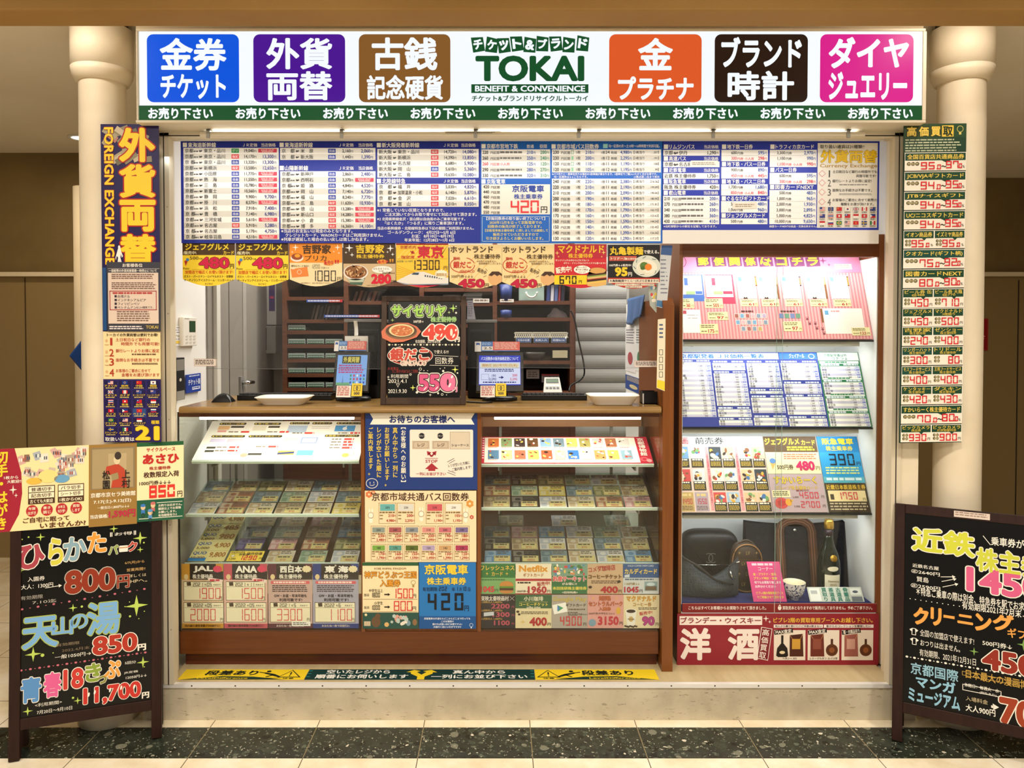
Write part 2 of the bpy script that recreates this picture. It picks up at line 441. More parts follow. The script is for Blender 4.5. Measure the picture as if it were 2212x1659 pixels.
M_WOODD = mat('dark_brown_laminate', '5A2814', .4, build=b_wood('4F2210', '632E17'))
M_WOODS = mat('store_room_wood', '5E3520', .5, build=b_wood('532E1A', '6B3E26'))
M_TOP = mat('counter_top_laminate', 'A98450', .22, build=b_wood('8A6A3A', '9C7A46', (1.0, 30, 8)))
M_BLACK = mat('black_plastic', '0D0D0E', .35)
M_DGREY = mat('dark_grey_plastic', '2B2C2E', .45)
M_GREY = mat('grey_metal', '8E8C86', .45, .2)
M_LGREY = mat('light_grey_paint', 'B9B6AE', .5)
M_WPLAST = mat('white_plastic', 'ECE7DB', .3)
M_CHROME = mat('chrome', 'D8D8D8', .12, 1)
M_TUBE = mat('lit_tube', 'FFFFFF', .5, emit=(1, .93, .80), strength=11)
M_TUBEW = mat('lit_tube_white', 'FFFFFF', .5, emit=(.95, .98, 1.0), strength=13)
M_DOWN = mat('lit_downlight', 'FFFFFF', .5, emit=(1, .92, .78), strength=6)
def glassmat(name, tint, refl, rough=0.0, haze=0.0):
    m = bpy.data.materials.new(name); m.use_nodes = True; nt = m.node_tree; nt.nodes.clear(); MATS[name] = m
    out = nt.nodes.new('ShaderNodeOutputMaterial'); t = nt.nodes.new('ShaderNodeBsdfTransparent'); g = nt.nodes.new('ShaderNodeBsdfGlossy')
    t.inputs[0].default_value = (*tint, 1); g.inputs['Roughness'].default_value = rough
    lw = nd(nt, 'ShaderNodeLayerWeight', i_Blend=.5); k = math_(nt, 'MULTIPLY', math_(nt, 'MULTIPLY_ADD', math_(nt, 'POWER', lw.outputs['Facing'], 5.0), .96, .04), refl)
    mx = nt.nodes.new('ShaderNodeMixShader'); nt.links.new(k, mx.inputs[0]); nt.links.new(t.outputs[0], mx.inputs[1]); nt.links.new(g.outputs[0], mx.inputs[2])
    o = mx.outputs[0]
    if haze:
        d = nt.nodes.new('ShaderNodeBsdfDiffuse'); m2 = nt.nodes.new('ShaderNodeMixShader'); m2.inputs[0].default_value = haze
        nt.links.new(o, m2.inputs[1]); nt.links.new(d.outputs[0], m2.inputs[2]); o = m2.outputs[0]
    nt.links.new(o, out.inputs[0]); return m
M_GLASS = glassmat('pane_glass', (.965, .985, .97), .55)
M_SHELF = glassmat('shelf_glass', (.86, .95, .9), .9)
M_VINYL = glassmat('clear_vinyl', (.93, .94, .95), .9, .06, .025)
M_SLEEVE = glassmat('clear_sleeve', (.95, .95, .95), 1.0, .05, .02)

# ------------------------------------------------------------------ the setting
ZP = at(CX, 1478, 0).z + .002                     # top of the plinth
ZC = 2.655                                        # arcade ceiling
struct('floor', MB().box(-4.2, -4.2, -.05, 4.6, 4.6, 0, M_FLOOR))
struct('trim_1', MB().box(-4.2, -.253, 0, 4.6, -.053, .0006, M_DARK))
struct('ceiling', MB().box(-4.2, -.62, ZC, 4.6, 4.6, ZC + .06, M_CEIL).box(-4.2, -4.2, ZC + .06, 4.6, -.62, ZC + .12, M_CEIL))
zb = at(CX, 58, -.50).z
struct('ceiling_beam', MB().box(-4.2, -.62, zb, 4.6, -.50, ZC + .06, M_BEAM), bev=.006)
XL, XR = at(302, 900, 0).x, at(1985, 900, 0).x    # shop front outer corners
xl, xr = at(352, 900, 0).x, at(1944, 900, 0).x    # opening
zt = at(CX, 288, 0).z
# plinth with aluminium nosing, platform behind it
struct('floor_plinth', MB().box(XL, 0, 0, XR, 2.3, ZP - .012, M_PLINTH))
struct('floor_platform', MB().box(xl, .012, ZP - .012, xr, 2.3, ZP, mat('platform_vinyl', 'CDBD96', .4, build=b_wood('B8A67C', 'CAB890', (8, 1, 1)))))
nos = MB().box(xl - .01, -.006, ZP - .014, xr + .01, .012, ZP + .001, M_ALU)
for i in range(15): nos.box(xl + .1 + i * .166, -.0065, ZP - .008, xl + .105 + i * .166, -.006, ZP - .003, M_DKSTEEL)
struct('trim_2', nos)
# piers beside the opening, wall above it
struct('wall_front', MB().box(XL, 0, ZP - .012, xl, .12, ZC, M_WALL).box(xr, 0, ZP - .012, XR, .12, ZC, M_WALL).box(xl, 0, zt, xr, .12, ZC, M_WALL))
fr = MB()
for a, b in ((xl - .002, xl + .035), (xr - .035, xr + .002)):
    fr.box(a, -.008, ZP, b, .03, zt, M_STEEL)
    c = (a + b) / 2; fr.box(c - .003, -.0085, ZP, c + .001, -.008, zt, M_DKSTEEL)
    for z in (.35, .75, 1.15, 1.55, 1.95): fr.box(c + .009, -.0095, z, c + .0125, -.008, z + .0035, M_GREY)
fr.box(xl, -.008, zt - .012, xr, .03, zt + .012, M_STEEL).box(xl, -.0085, zt - .013, xr, -.008, zt - .009, M_DKSTEEL)
struct('trim_3', fr)
# shop room
XW = XL + .02
struct('wall_left', MB().box(XW - .03, .12, ZP - .012, XW, .66, 2.5, M_WHITE).box(XW - .03, .66, ZP - .012, XW, 1.7, 2.5, mat('store_wall', 'A39E94', .8)))
struct('wall_back', MB().box(XL, 1.62, ZP, XR, 1.7, 2.5, mat('store_wall', 'A39E94', .8)))
struct('wall_right', MB().box(XR - .05, .12, ZP, XR - .01, 1.62, 2.5, M_WHITE))
struct('ceiling_shop', MB().box(XL, .12, 2.5, XR, 1.7, 2.55, M_WHITE))
# side passages
struct('wall_passage', MB().box(-4.2, 2.1, 0, -2.0, 2.16, ZC, M_TAN).box(2.0, 2.9, 0, 4.6, 2.96, ZC, M_TAN).box(-2.0, 2.1, 0, -1.95, 4.6, ZC, M_TAN).box(XR - .01, 1.7, 0, XR + .03, 2.96, ZC, M_TAN)
       .box(XL - .02, .12, 0, XL - .011, 2.1, ZC, M_WALL).box(XR + .001, .12, 0, XR + .03, 1.7, ZC, M_WALL).box(-4.25, -4.2, 0, -4.2, 4.6, ZC, M_TAN).box(4.6, -4.2, 0, 4.65, 4.6, ZC, M_TAN))
d1 = MB()
a, b = at(0, 592, 2.1), at(52, 600, 2.1)
d1.box(-4.2, 2.04, 0, at(165, 600, 2.04).x + .3, 2.1, .0 + at(60, 588, 2.04).z, mat('tan_door', '917C54', .55)).box(at(49, 600, 2.02).x, 2.036, 0, at(51, 600, 2.02).x, 2.041, at(60, 600, 2.04).z, mat('door_gap', '4A371C', .7))
d1.box(-4.2, 2.0, at(60, 597, 2.02).z, -1.96, 2.1, at(60, 588, 2.02).z, M_WALL)
struct('door_1', d1)
d2 = MB(); xa = at(2098, 900, 2.85).x
d2.box(xa - .4, 2.84, 0, 4.6, 2.9, at(2150, 595, 2.85).z, mat('tan_door', '917C54', .55)).box(at(2195, 900, 2.84).x, 2.836, 0, at(2197, 900, 2.84).x, 2.841, at(2150, 605, 2.84).z, M_DKSTEEL)
d2.box(xa - .4, 2.80, at(2150, 597, 2.82).z, 4.6, 2.9, at(2150, 588, 2.82).z, M_WALL)
struct('door_2', d2)
# round columns
def column(name, px):
    Y = .03; x = at(px, 600, Y).x
    zc0, zc1 = at(px, 163, Y - .1).z, at(px, 128, Y - .1).z
    m = MB().lathe((x, Y, 0), [(.108, 0), (.108, .105)], M_COLUMN, 48).lathe((x, Y, 0), [(.104, .105), (.081, .118)], M_COLUMN, 48)
    m.lathe((x, Y, 0), [(.081, .11), (.081, zc0 + .004)], M_COLUMN, 48, caps=False).lathe((x, Y, 0), [(.082, zc0), (.092, zc0 + .004), (.104, zc1 - .03), (.108, zc1 - .008)], M_COLUMN, 48).lathe((x, Y, 0), [(.108, zc1 - .008), (.108, ZC - .03)], M_COLUMN, 48)
    m.lathe((x, Y, 0), [(.09, ZC - .03), (.09, ZC)], M_DKSTEEL, 32)
    struct(name, m)
column('column_left', 226); column('column_right', 2072)
m = MB().lathe((at(205, 600, 2.0).x, 1.9, 0), [(.07, 0), (.07, at(170, 405, 1.9).z)], M_COLUMN, 32); struct('column_passage', m)
# recessed downlight in the passage ceiling
p = atz(176, 297, ZC)
t = thing('ceiling_downlight', 'round recessed ceiling downlight glowing beside the cream column', 'ceiling light', (p.x, p.y, ZC))
MB().lathe((p.x, p.y, 0), [(.075, ZC - .001), (.075, ZC - .006), (.058, ZC - .008), (.056, ZC - .001)], M_WHITE, 32).build('trim_ring', t)
MB().lathe((p.x, p.y, 0), [(.056, ZC - .003), (.001, ZC - .0031)], M_DOWN, 32).build('diffuser', t)
# ------------------------------------------------------------------ lit shop sign over the front
YS = -.11
SW = 'F4FAFF'
c0, c1 = at(294, 62, YS), at(1999, 266, YS)
sign = thing('lightbox_sign', 'long backlit shop sign with seven coloured and lettered fields over the counter', 'sign', ((c0.x + c1.x) / 2, 0, c1.z))
h = MB().box(c0.x, YS + .012, c1.z, c1.x, 0, c0.z, M_STEEL)
for a, b, c, d in ((294, 62, 1999, 68), (294, 260, 1999, 266), (294, 68, 300, 260), (1993, 68, 1999, 260)):
    p, q = at(a, b, YS), at(c, d, YS); h.box(p.x, YS - .004, q.z, q.x, YS + .013, p.z, M_STEEL)
h.build('housing', sign, bev=.002)
GL = .98
s = Sheet.px(YS, 300, 68, 1993, 260, GL)
s.back(300, 68, 1993, 260, SW, .004)
s.build('face_panel', sign)
def field(name, x0, x1, col, rows, label):
    s = Sheet.px(YS - .0012, x0, 74, x1, 221, GL)
    s.rrect(x0, 74, x1, 221, 14, col, 1)
    for t, a, b, c, d, w_ in rows: s.tx(t, a, b, c, d, SW, w_, 3)
    s.build(name, sign, label)
field('sign_field', 317, 517, '0A55DC', [('金券', 345, 82, 490, 153, .03), ('チケット', 346, 160, 488, 214, .034)], 'blue field lettered for ticket trading')
field('sign_field', 547, 746, '4B1690', [('外貨', 575, 82, 718, 150, .03), ('両替', 575, 154, 718, 217, .028)], 'purple field lettered for currency exchange')
field('sign_field', 775, 973, '85592A', [('古銭', 803, 81, 945, 152, .03), ('記念硬貨', 792, 162, 957, 216, .03)], 'brown field lettered for old coins')
field('sign_field', 1316, 1515, 'DC5A28', [('金', 1378, 82, 1453, 152, .03), ('プラチナ', 1335, 165, 1498, 216, .036)], 'orange field lettered for gold and platinum')
field('sign_field', 1544, 1744, '2A1A10', [('ブランド', 1558, 80, 1731, 146, .036), ('時計', 1572, 153, 1715, 217, .03)], 'black field lettered for watches')
field('sign_field', 1772, 1972, 'D6208A', [('ダイヤ', 1790, 80, 1962, 148, .038), ('ジュエリー', 1790, 155, 1959, 216, .038)], 'pink field lettered for jewellery')
s = Sheet.px(YS - .0012, 1017, 74, 1272, 221, GL); G_ = '17502A'
for i, (ch, dx, dy, a) in enumerate(zip('チケット&ブランド', (0, 2, 0, 0, 0, -1, 0, 0, 2), (0, 2, 3, -3, 2, -2, -3, 2, -3), (-7, 9, -6, -6, 6, 4, -5, 5, 7))):
    x = 1032.5 + i * 28 + dx; y = 96 + dy * .6; q = 12.5; c, n = math.cos(R(a)), math.sin(R(a))
    s.poly([(x + u * c - v * n, y + u * n + v * c) for u, v in ((-q - 1, -q - 4), (q, -q - 2), (q + 1, q + 3), (-q, q + 4))], G_, 1)
    s.tx(ch, x - 10, y - 11, x + 10, y + 11, SW, .045, 3, rot=a)
s.tx('TOKAI', 1027, 120, 1262, 176, G_, .04, 2)
s.rect(1018, 182, 1271, 201, G_, 1); s.tx('BENEFIT & CONVENIENCE', 1026, 185, 1264, 198, SW, .035, 3)
s.tx('チケット&ブランドリサイクルトーカイ', 1019, 206, 1270, 219, G_, .03, 2)
s.build('sign_logo', sign)
s = Sheet.px(YS - .0012, 300, 228, 1993, 260, GL); s.rect(300, 228, 1993, 260, '165028', 1)
for i in range(9):
    x = 320 + i * 188.9; s.tx('お売り下さい', x, 232.5, x + 140, 257.5, SW, .036, 3)
s.build('sign_band', sign, 'green band with repeated white lettering')

# ------------------------------------------------------------------ batten light and curtain track under the sign
p, q = at(432, 283, -.03), at(1868, 297, -.03)
bt = thing('batten_light', 'long beige batten light hung under the backlit sign on steel clips', 'light fitting', ((p.x + q.x) / 2, -.03, q.z))
MB().box(p.x, -.035, q.z + .004, q.x, .0, p.z - .004, M_STEEL).build('housing', bt, bev=.002)
MB().box(p.x + .02, -.012, p.z - .0045, q.x - .02, -.003, p.z - .001, M_TUBEW).build('tube', bt)
for px in (450, 738, 1027, 1250, 1540, 1832):
    a = at(px, 275, -.035)
    MB().box(a.x - .006, -.041, q.z - .004, a.x + .006, -.036, p.z + .003, M_GREY).box(a.x - .006, -.041, p.z, a.x + .01, -.012, p.z + .004, M_GREY).build('clip', bt)
a0 = at(960, 284, -.036)
s = Sheet((a0.x, -.0362, a0.z), (.001, 0, 0), (0, 0, -.001)); s.rect(0, 0, 210, 10, 'D8CDB6', 0); s.fine(4, 2, 205, 9, 2, '6B6252'); s.build('rating_label', bt)
# aluminium rail the price boards hang from
p, q = at(385, 296, .07), at(1912, 303, .07)
MB().box(p.x, .07, q.z, q.x, .085, p.z, M_ALU).build('hanging_rail', label='thin aluminium rail above the blue price boards', cat='rail')

# ------------------------------------------------------------------ blue price boards
YB = .09
NAVY, BLUE, ROYAL, W, GRY, RED, DK = '1C2E9C', '1565C8', '2C3CB2', 'FFFFFF', 'E4E2DC', 'E0384A', '222222'
def header(s, t, x0, x1, y, cols=(), hgt=11):
    s.rect(x0 + 2, y - 4.8, x0 + 11, y + 4.8, W, 3)
    s.tx(t, x0 + 13, y - hgt / 2, x0 + 13 + len(t) * hgt * .92, y + hgt / 2, W, .02, 3)
    for ct, cx in cols: s.tx(ct, cx - len(ct) * 3.9, y - 3.8, cx + len(ct) * 3.9, y + 4.2, W, .012, 3)
def rowbg(s, x0, x1, yc, step, i): s.rect(x0, yc - step / 2, x1, yc + step / 2, W if i % 2 == 0 else GRY, 1)
def yen(s, t, xr, yc, h, col): s.tl('円', xr, yc + 1, h * .62, col, .01, 4, 'r', .9); s.tl(t, xr - h * .58, yc, h, col, .02, 4, 'r', .85)
def sold(s, x0, x1, yc): s.rect(x0, yc - 4, x1, yc + 4, 'E24560', 5); s.tx('SOLD OUT', x0 + 6, yc - 2.8, x1 - 6, yc + .8, 'FFE8E8', .02, 7); s.fine(x0 + 8, yc + 1.6, x1 - 8, yc + 3.4, 1, 'FFE8E8', 7, .8, 0)
def rail(s, x0, x1, y0, step, rows, frm='京都'):
    for i, (d, k, p1, p2) in enumerate(rows):
        yc = y0 + i * step; rowbg(s, x0, x1, yc, step, i)
        s.tl(frm if len(frm) > 2 or i not in (2, 11, 14, 15) else '京 都', x0 + 3, yc, 9.6, DK, .012, 4)
        s.fine(x0 + 3 + len(frm) * 9.8, yc, x0 + 32, yc + 3, 1, '666666', 4, .9, 0)
        s.tl('⇔', x0 + 33, yc, 8.5, DK, 0, 4, 'l', .8); s.tl(d, x0 + 44, yc, 9.6, DK, .012, 4, 'l', .98 if len(d) < 6 else .8)
        tg = {'b': '2846B8', 'r': RED, 'g': '3AA860'}[k]; s.rect(x0 + 104 - (0 if x1 - x0 < 212 else -12), yc - 4.6, x0 + 120 - (0 if x1 - x0 < 212 else -12), yc + 4.6, tg, 3)
        s.tl({'b': '自由', 'r': '指定', 'g': 'グリ'}[k], x0 + 112 + (0 if x1 - x0 < 212 else 12), yc, 6.4, W, .01, 4, 'c', 1.0)
        yen(s, p1, x1 - 48, yc, 9.6, '333333')
        if p2: yen(s, p2, x1 - 5, yc, 10.6, '1E2F96')
        else: sold(s, x1 - 44, x1 - 4, yc)
board = thing('price_board', 'long blue train fare price board hung above the counter, white tables and small red tags', 'price board', (at(910, 525, YB).x, YB, at(910, 525, YB).z))
s = Sheet.px(YB, 390, 303, 1038, 525); s.back(390, 303, 1038, 525, NAVY, .01)
JR = (('ＪＲ定価', 540), ('当店価格', 580))
header(s, '東海道新幹線', 393, 602, 313, JR)
rail(s, 396, 602, 325.6, 12.4, [('東京・品川', 'g', '19,040', ''), ('東京・品川', 'r', '14,170', '13,300'), ('東京・品川', 'b', '13,320', '13,300'), ('新横浜', 'r', '13,500', '12,650'), ('小田原', 'b', '11,770', ''), ('熱　海', 'b', '11,550', ''), ('三　島', 'b', '10,780', ''), ('新富士', 'b', '10,560', ''), ('静　岡', 'b', '9,900', '9,700'), ('掛　川', 'b', '8,570', ''), ('浜　松', 'b', '7,910', '7,400'), ('豊　橋', 'b', '7,140', '6,980'), ('三河安城', 'b', '5,610', ''), ('名古屋', 'r', '5,910', '5,280'), ('名古屋', 'b', '5,170', '4,750'), ('岐阜羽島', 'b', '4,510', '')])
s.rect(396, 517.5, 602, 521, NAVY, 3)
header(s, '東海道新幹線', 602, 811, 313, (('ＪＲ定価', 748), ('当店価格', 790)))
rail(s, 605, 811, 326, 13, [('米　原', 'b', '2,160', '2,060'), ('新大阪', 'b', '1,440', '1,390')], '京　都')
header(s, '山陽新幹線', 602, 811, 363, (('ＪＲ定価', 748), ('当店価格', 790)))
rail(s, 605, 811, 376, 12.5, [('新神戸', 'b', '2,860', '2,480'), ('西明石', 'b', '3,370', ''), ('姫　路', 'b', '4,840', '4,520'), ('岡　山', 'b', '7,140', '6,720'), ('福　山', 'b', '8,240', '7,770'), ('広　島', 'r', '11,620', '10,930'), ('徳　山', 'r', '13,280', ''), ('新山口', 'r', '14,280', ''), ('小　倉', 'r', '15,380', ''), ('博　多', 'r', '16,360', '14,100')])
for i, t in enumerate(('※当店のお支払いは現金のみとなります。', '　クレジットカード、WAONカードはご利用頂けません。', '※列車が遅延した場合の払い戻しは致しかねます。')): s.tl(t, 606, 499 + i * 9, 8.6, W, .014, 3, 'l', 1.0)
header(s, '新大阪発着新幹線', 812, 1034, 313.5, (('ＪＲ定価', 974), ('当店価格', 1012)))
rail(s, 815, 1034, 328, 12.35, [('東京・品川', 'r', '14,720', '14,080'), ('新横浜', 'r', '14,390', '13,850'), ('名古屋', 'r', '6,680', '5,900'), ('岡　山', 'b', '5,610', '5,360'), ('広　島', 'r', '10,630', '10,080')], '新大阪')
header(s, '北陸線特急', 812, 1034, 391, (('ＪＲ定価', 974), ('当店価格', 1012)))
rail(s, 815, 1034, 403.4, 12.35, [('福　井', 'r', '5,030', '4,820'), ('加賀温泉・小松', 'r', '6,140', '5,870'), ('金　沢', 'r', '7,020', '6,610'), ('富　山', 'r', '8,510', '8,050')], '京　都')
for t, x, y in (('※1 常備していない区間となりますので、', 814, 454), ('ご注文頂いてからお取り寄せにて対応させて頂きます。', 830, 463), ('※2 北陸新幹線金沢・富山間は自由席のみご乗車可能です。', 814, 473), ('「はくたか」「つるぎ」に限りご乗車頂けます。', 826, 482), ('当店の新幹線券・北陸線特急券は下記の期間ご利用頂けません。', 814, 493), ('ゴールデンウィーク： 4月27日〜5月 6日', 836, 502), ('お盆： 8月10日〜8月19日', 888, 510), ('年末年始：12月28日〜1月 6日', 873, 518.5)): s.tl(t, x, y, 8.2 if len(t) < 26 else 7.4, W, .014, 3, 'l', 1.0)
s.build('fare_table', board, 'navy section with bullet train fares')
s = Sheet.px(YB, 1038, 303, 1431, 525); s.back(1038, 303, 1431, 525, BLUE, .01)
header(s, '京都市営地下鉄', 1038, 1188, 316, (('普通', 1145), ('昼間', 1173)), 10.5)
for i, (a, p1, p2, c) in enumerate((('220', '210', '200', DK), ('260', '250', '240', DK), ('260', '125', '120', 'D8304A'), ('290', '280', '270', DK), ('330', '320', '310', DK))):
    yc = 329 + i * 12.5; rowbg(s, 1040, 1188, yc, 12.5, i); s.tl(a, 1042, yc, 10, c, .02, 4, 'l', .85); s.tl('円区間', 1059, yc + 1, 6.6, c, .01, 4)
    if i == 2: s.tl('小人用', 1080, yc + .5, 7, c, .012, 4)
    else: s.fine(1080, yc - 2, 1130, yc + 3, 1, '777777', 4, .8, .1)
    yen(s, p1, 1157, yc, 10.4, '2154B4'); yen(s, p2, 1186, yc, 10.4, '3C9A78')
header(s, '京阪電車', 1038, 1188, 392, (), 11)
s.rect(1040, 398, 1188, 463, 'F1EDE4', 1)
for i, a in enumerate(('420', '440', '460', '470', '480', '550')): s.tl(a, 1044, 403.5 + i * 11, 9.4, DK, .02, 4, 'l', .9); s.tl('円区間', 1060, 404.5 + i * 11, 6.6, DK, .01, 4)
s.tx('京阪電車', 1106, 400, 1175, 415, '2148B0', .02, 4); s.tx('株主乗車券', 1110, 419, 1172, 430, '2148B0', .02, 4)
s.seg('420', 1103, 433, 27, 'E8343C', 18, 3.6, 3.4); s.tx('円', 1168, 446, 1182, 460, DK, .012, 4)
s.box(1041, 467, 1187, 522, 1, 'BBD4F0', 3)
for i, t in enumerate(('【京阪回数券の取り扱い終了について】', '2020年12月を以って京阪電車での', '回数券の販売が終了しております。', '【京阪電車株主優待券】に関しましては継続して', '販売させていただきますので', '引き続きよろしくお願いいたします。')): s.tl(t, 1114, 472 + i * 8.6, 7.6 if len(t) < 20 else 6.4, 'F2E27A' if i else W, .014, 3, 'c', 1.0)
header(s, '京都市域バス回数券', 1189, 1428, 316.5, (), 11)
s.rect(1302, 311, 1312, 320, '9FE0E8', 3); s.tx('均一区間の月〜土10時〜16時時間で利用可能。', 1314, 312, 1424, 319, W, .012, 3)
def bus(i, yc, a, k, u, n, p1, e):
    rowbg(s, 1192, 1427, yc, 12.35, i); s.tl(a, 1194, yc, 10.2, DK, .02, 4, 'l', .85); s.tl('円区間', 1211, yc + 1, 6.8, DK, .01, 4)
    if k: s.box(1233, yc - 4, 1239, yc + 4, 1, '8CD0A8', 3) if k == 1 else s.rect(1234, yc - 4, 1238, yc + 4, '8CD0A8', 3)
    s.tl('1枚', 1243, yc, 8, DK, .01, 4, 'l', .9); yen(s, u, 1283, yc, 10.4, '2154B4'); s.tl('1冊', 1297, yc + .6, 7, DK, .01, 4, 'l', .9); s.tl(n, 1307, yc, 9.4, DK, .015, 4); s.tl('枚組', 1319, yc + .6, 6.6, DK, .01, 4)
    yen(s, p1, 1364, yc, 10, '2154B4'); s.tl('【1枚当り', 1364, yc, 7, DK, .01, 4, 'l', .9); s.tl('…' + e + '】', 1426, yc, 6.6, DK, .01, 4, 'r', .9)
for i, r_ in enumerate((('230', 1, '210', '24', '4,980', '207'), ('230', 2, '200', '12', '2,295', '191'), ('120', 1, '110', '11', '1,190', '108'), ('120', 2, '105', '12', '1,195', '99'))): bus(i, 329 + i * 12.4, *r_)
s.tl('※バラ売りと一冊単位売りの場合の1枚単価が異なります。1冊単位でご購入いただく方がお得です。', 1192, 376, 5.6, W, .012, 3, 'l', .92); s.tl('均一区間外は↓↓こちらです。', 1196, 382, 5.6, W, .012, 3); s.tl('小数点第二位まで表示', 1424, 382, 5.6, W, .012, 3, 'r')
for i, r_ in enumerate((('240', 0, '220', '11', '2,380', '216.36'), ('220', 0, '210', '11', '2,190', '199.09'), ('210', 0, '200', '11', '2,090', '190.00'), ('200', 0, '190', '11', '1,990', '180.90'), ('190', 0, '180', '11', '1,890', '171.81'), ('180', 0, '170', '11', '1,790', '162.72'), ('170', 0, '160', '11', '1,690', '153.63'), ('160', 0, '150', '11', '1,590', '144.54'), ('150', 0, '140', '11', '1,490', '135.45'), ('140', 0, '130', '11', '1,390', '126.36'), ('130', 0, '120', '11', '1,290', '117.27'))): bus(i, 392 + i * 12.3, *r_)
s.build('fare_table', board, 'bright blue section with subway and bus fares')
s = Sheet.px(YB, 1431, 303, 1898, 497); s.back(1431, 303, 1898, 497, ROYAL, .01)
def sec(x0, x1, items):
    for y, it in items:
        if it[0] == 'h': header(s, it[1], x0, x1, y, it[2] if len(it) > 2 else (), 10)
        else:
            rowbg(s, x0 + 1, x1, y, 12.4, 0); c = 'E02C50' if it[0] == 'c' else DK
            if it[0] == 'n': s.tl(it[1], x0 + 3, y, 9.4, c, .012, 4); yen(s, it[2], x1 - 2, y, 10.4, c)
            elif it[0] == 'k': s.tl(it[1], x0 + 3, y, 9.8, c, .02, 4, 'l', .85); s.tl('円区間', x0 + 20, y + 1, 6.6, c, .01, 4); s.fine(x0 + 40, y - 2, x1 - 30, y + 3, 1, '777777', 4, .8, .1); yen(s, it[2], x1 - 2, y, 10.4, '2154B4')
            else:
                xr = x0 + 35 + (7 if x1 - x0 < 102.5 else 8); s.tl(it[1], xr - 8, y, 9.6, c, .012, 4, 'r', .85); s.tl('円券', xr - 7, y + 1, 6.6, c, .01, 4)
                if it[0] == 'c': s.tl('小人用', xr + 9, y + 1, 6.6, c, .01, 4)
                yen(s, it[2], x1 - 2, y, 10.4, '2154B4' if it[0] == 'r' else c)
TP = (('当店価格', 1536),)
sec(1432, 1554, [(317, ('h', 'リムジンバス', TP)), (330, ('n', '京都⇔伊丹', '1,290')), (342.5, ('h', '高速バス', TP)), (355, ('n', '京都⇔名古屋', '2,300')), (367.5, ('h', '近鉄電車', TP)), (380, ('n', '近鉄 株主優待券', '1,750')), (392, ('h', '阪急電車', TP)), (404, ('n', '阪急 株主優待券', '420')), (416.5, ('h', '叡山電車', TP)), (429, ('k', '210', '200')), (441, ('k', '270', '260')), (453.5, ('k', '340', '330')), (466, ('k', '380', '360')), (478, ('k', '430', '410'))])
s.tl('※出町柳駅からの駅名を記載しております。', 1434, 489, 6, W, .012, 3)
s.rrect(1490, 347, 1552, 361, 4, 'F6F4EE', 7); s.fine(1495, 351, 1546, 358, 2, 'A89A80', 8)
sec(1557, 1658, [(317, ('h', '地下鉄一日券')), (330, ('r', '600', '595')), (342, ('c', '300', '298')), (354.5, ('h', '地下鉄・バス一日券')), (367, ('r', '900', '890')), (379.5, ('c', '450', '445')), (392, ('h', '地下鉄・バス二日券')), (404, ('r', '1,700', '1,680')), (416, ('c', '850', '840')), (428.5, ('h', 'ぐるなびギフトカード')), (440.5, ('r', '500', '480')), (453, ('r', '1,000', '960')), (465.5, ('h', 'ジェフグルメカード')), (478, ('r', '500', '480'))])
s.poly([(1582, 438), (1634, 436), (1635, 450), (1583, 452)], 'F0E8DC', 7); s.fine(1588, 441, 1630, 449, 2, 'A89A80', 8)
sec(1661, 1763, [(317, ('h', 'トラフィカ京カード')), (330, ('r', '3,300', '2,970')), (342, ('r', '1,100', '990')), (354.5, ('c', '1,100', '990')), (367, ('h', 'バス一日券')), (379.5, ('r', '600', '595')), (392, ('c', '300', '298')), (404, ('h', '図書カードNEXT')), (416.5, ('r', '500', '483')), (429, ('r', '1,000', '965')), (441, ('r', '2,000', '1,930')), (453.5, ('r', '3,000', '2,895')), (466, ('r', '5,000', '4,825')), (478, ('r', '10,000', '9,650'))])
s.tl('図書カードNEXTは返品・交換出来ません。', 1662, 489, 5.4, W, .012, 3)
s.rect(1765, 309, 1894, 492, 'F4F1EA', 1)
s.tx('取り扱い通貨は21種類!!', 1770, 313, 1865, 321, DK, .012, 4)
s.tx('外貨両替', 1771, 324, 1893, 352, 'F0C818', .03, 5, outl=(('6B4A10', .012),)); s.tx('Currency Exchange', 1770, 354, 1893, 364, 'B99028', .012, 4)
for i, (a, b) in enumerate((('土日祝日など銀行の時間外でも', '両替可能です!'), ('銀行レートよりお得に設定!', ''), ('面倒なお手続きは不要です。', ''), ('お客様のご都合に合せて紙幣の', '種類をお選び頂けます。'))):
    y = (375, 395, 415, 436)[i]; s.poly([(1767, y), (1775, y - 8), (1783, y), (1775, y + 8)], 'E3A8A8', 3); s.poly([(1769, y), (1775, y - 6), (1781, y), (1775, y + 6)], 'F4F1EA', 4)
    s.tx(str(i + 1), 1789 if i == 0 else 1787, y - 7, 1792 if i == 0 else 1794, y + 8, '555555', 0, 4); s.tl(a, 1797, y - 4, 6.9, DK, .014, 4)
    if b: s.tl(b, 1891, y + 5, 6.9, DK, .014, 4, 'r')
    else: s.fine(1812, y + 3, 1892, y + 7, 1 + (i == 2), '888888', 4)
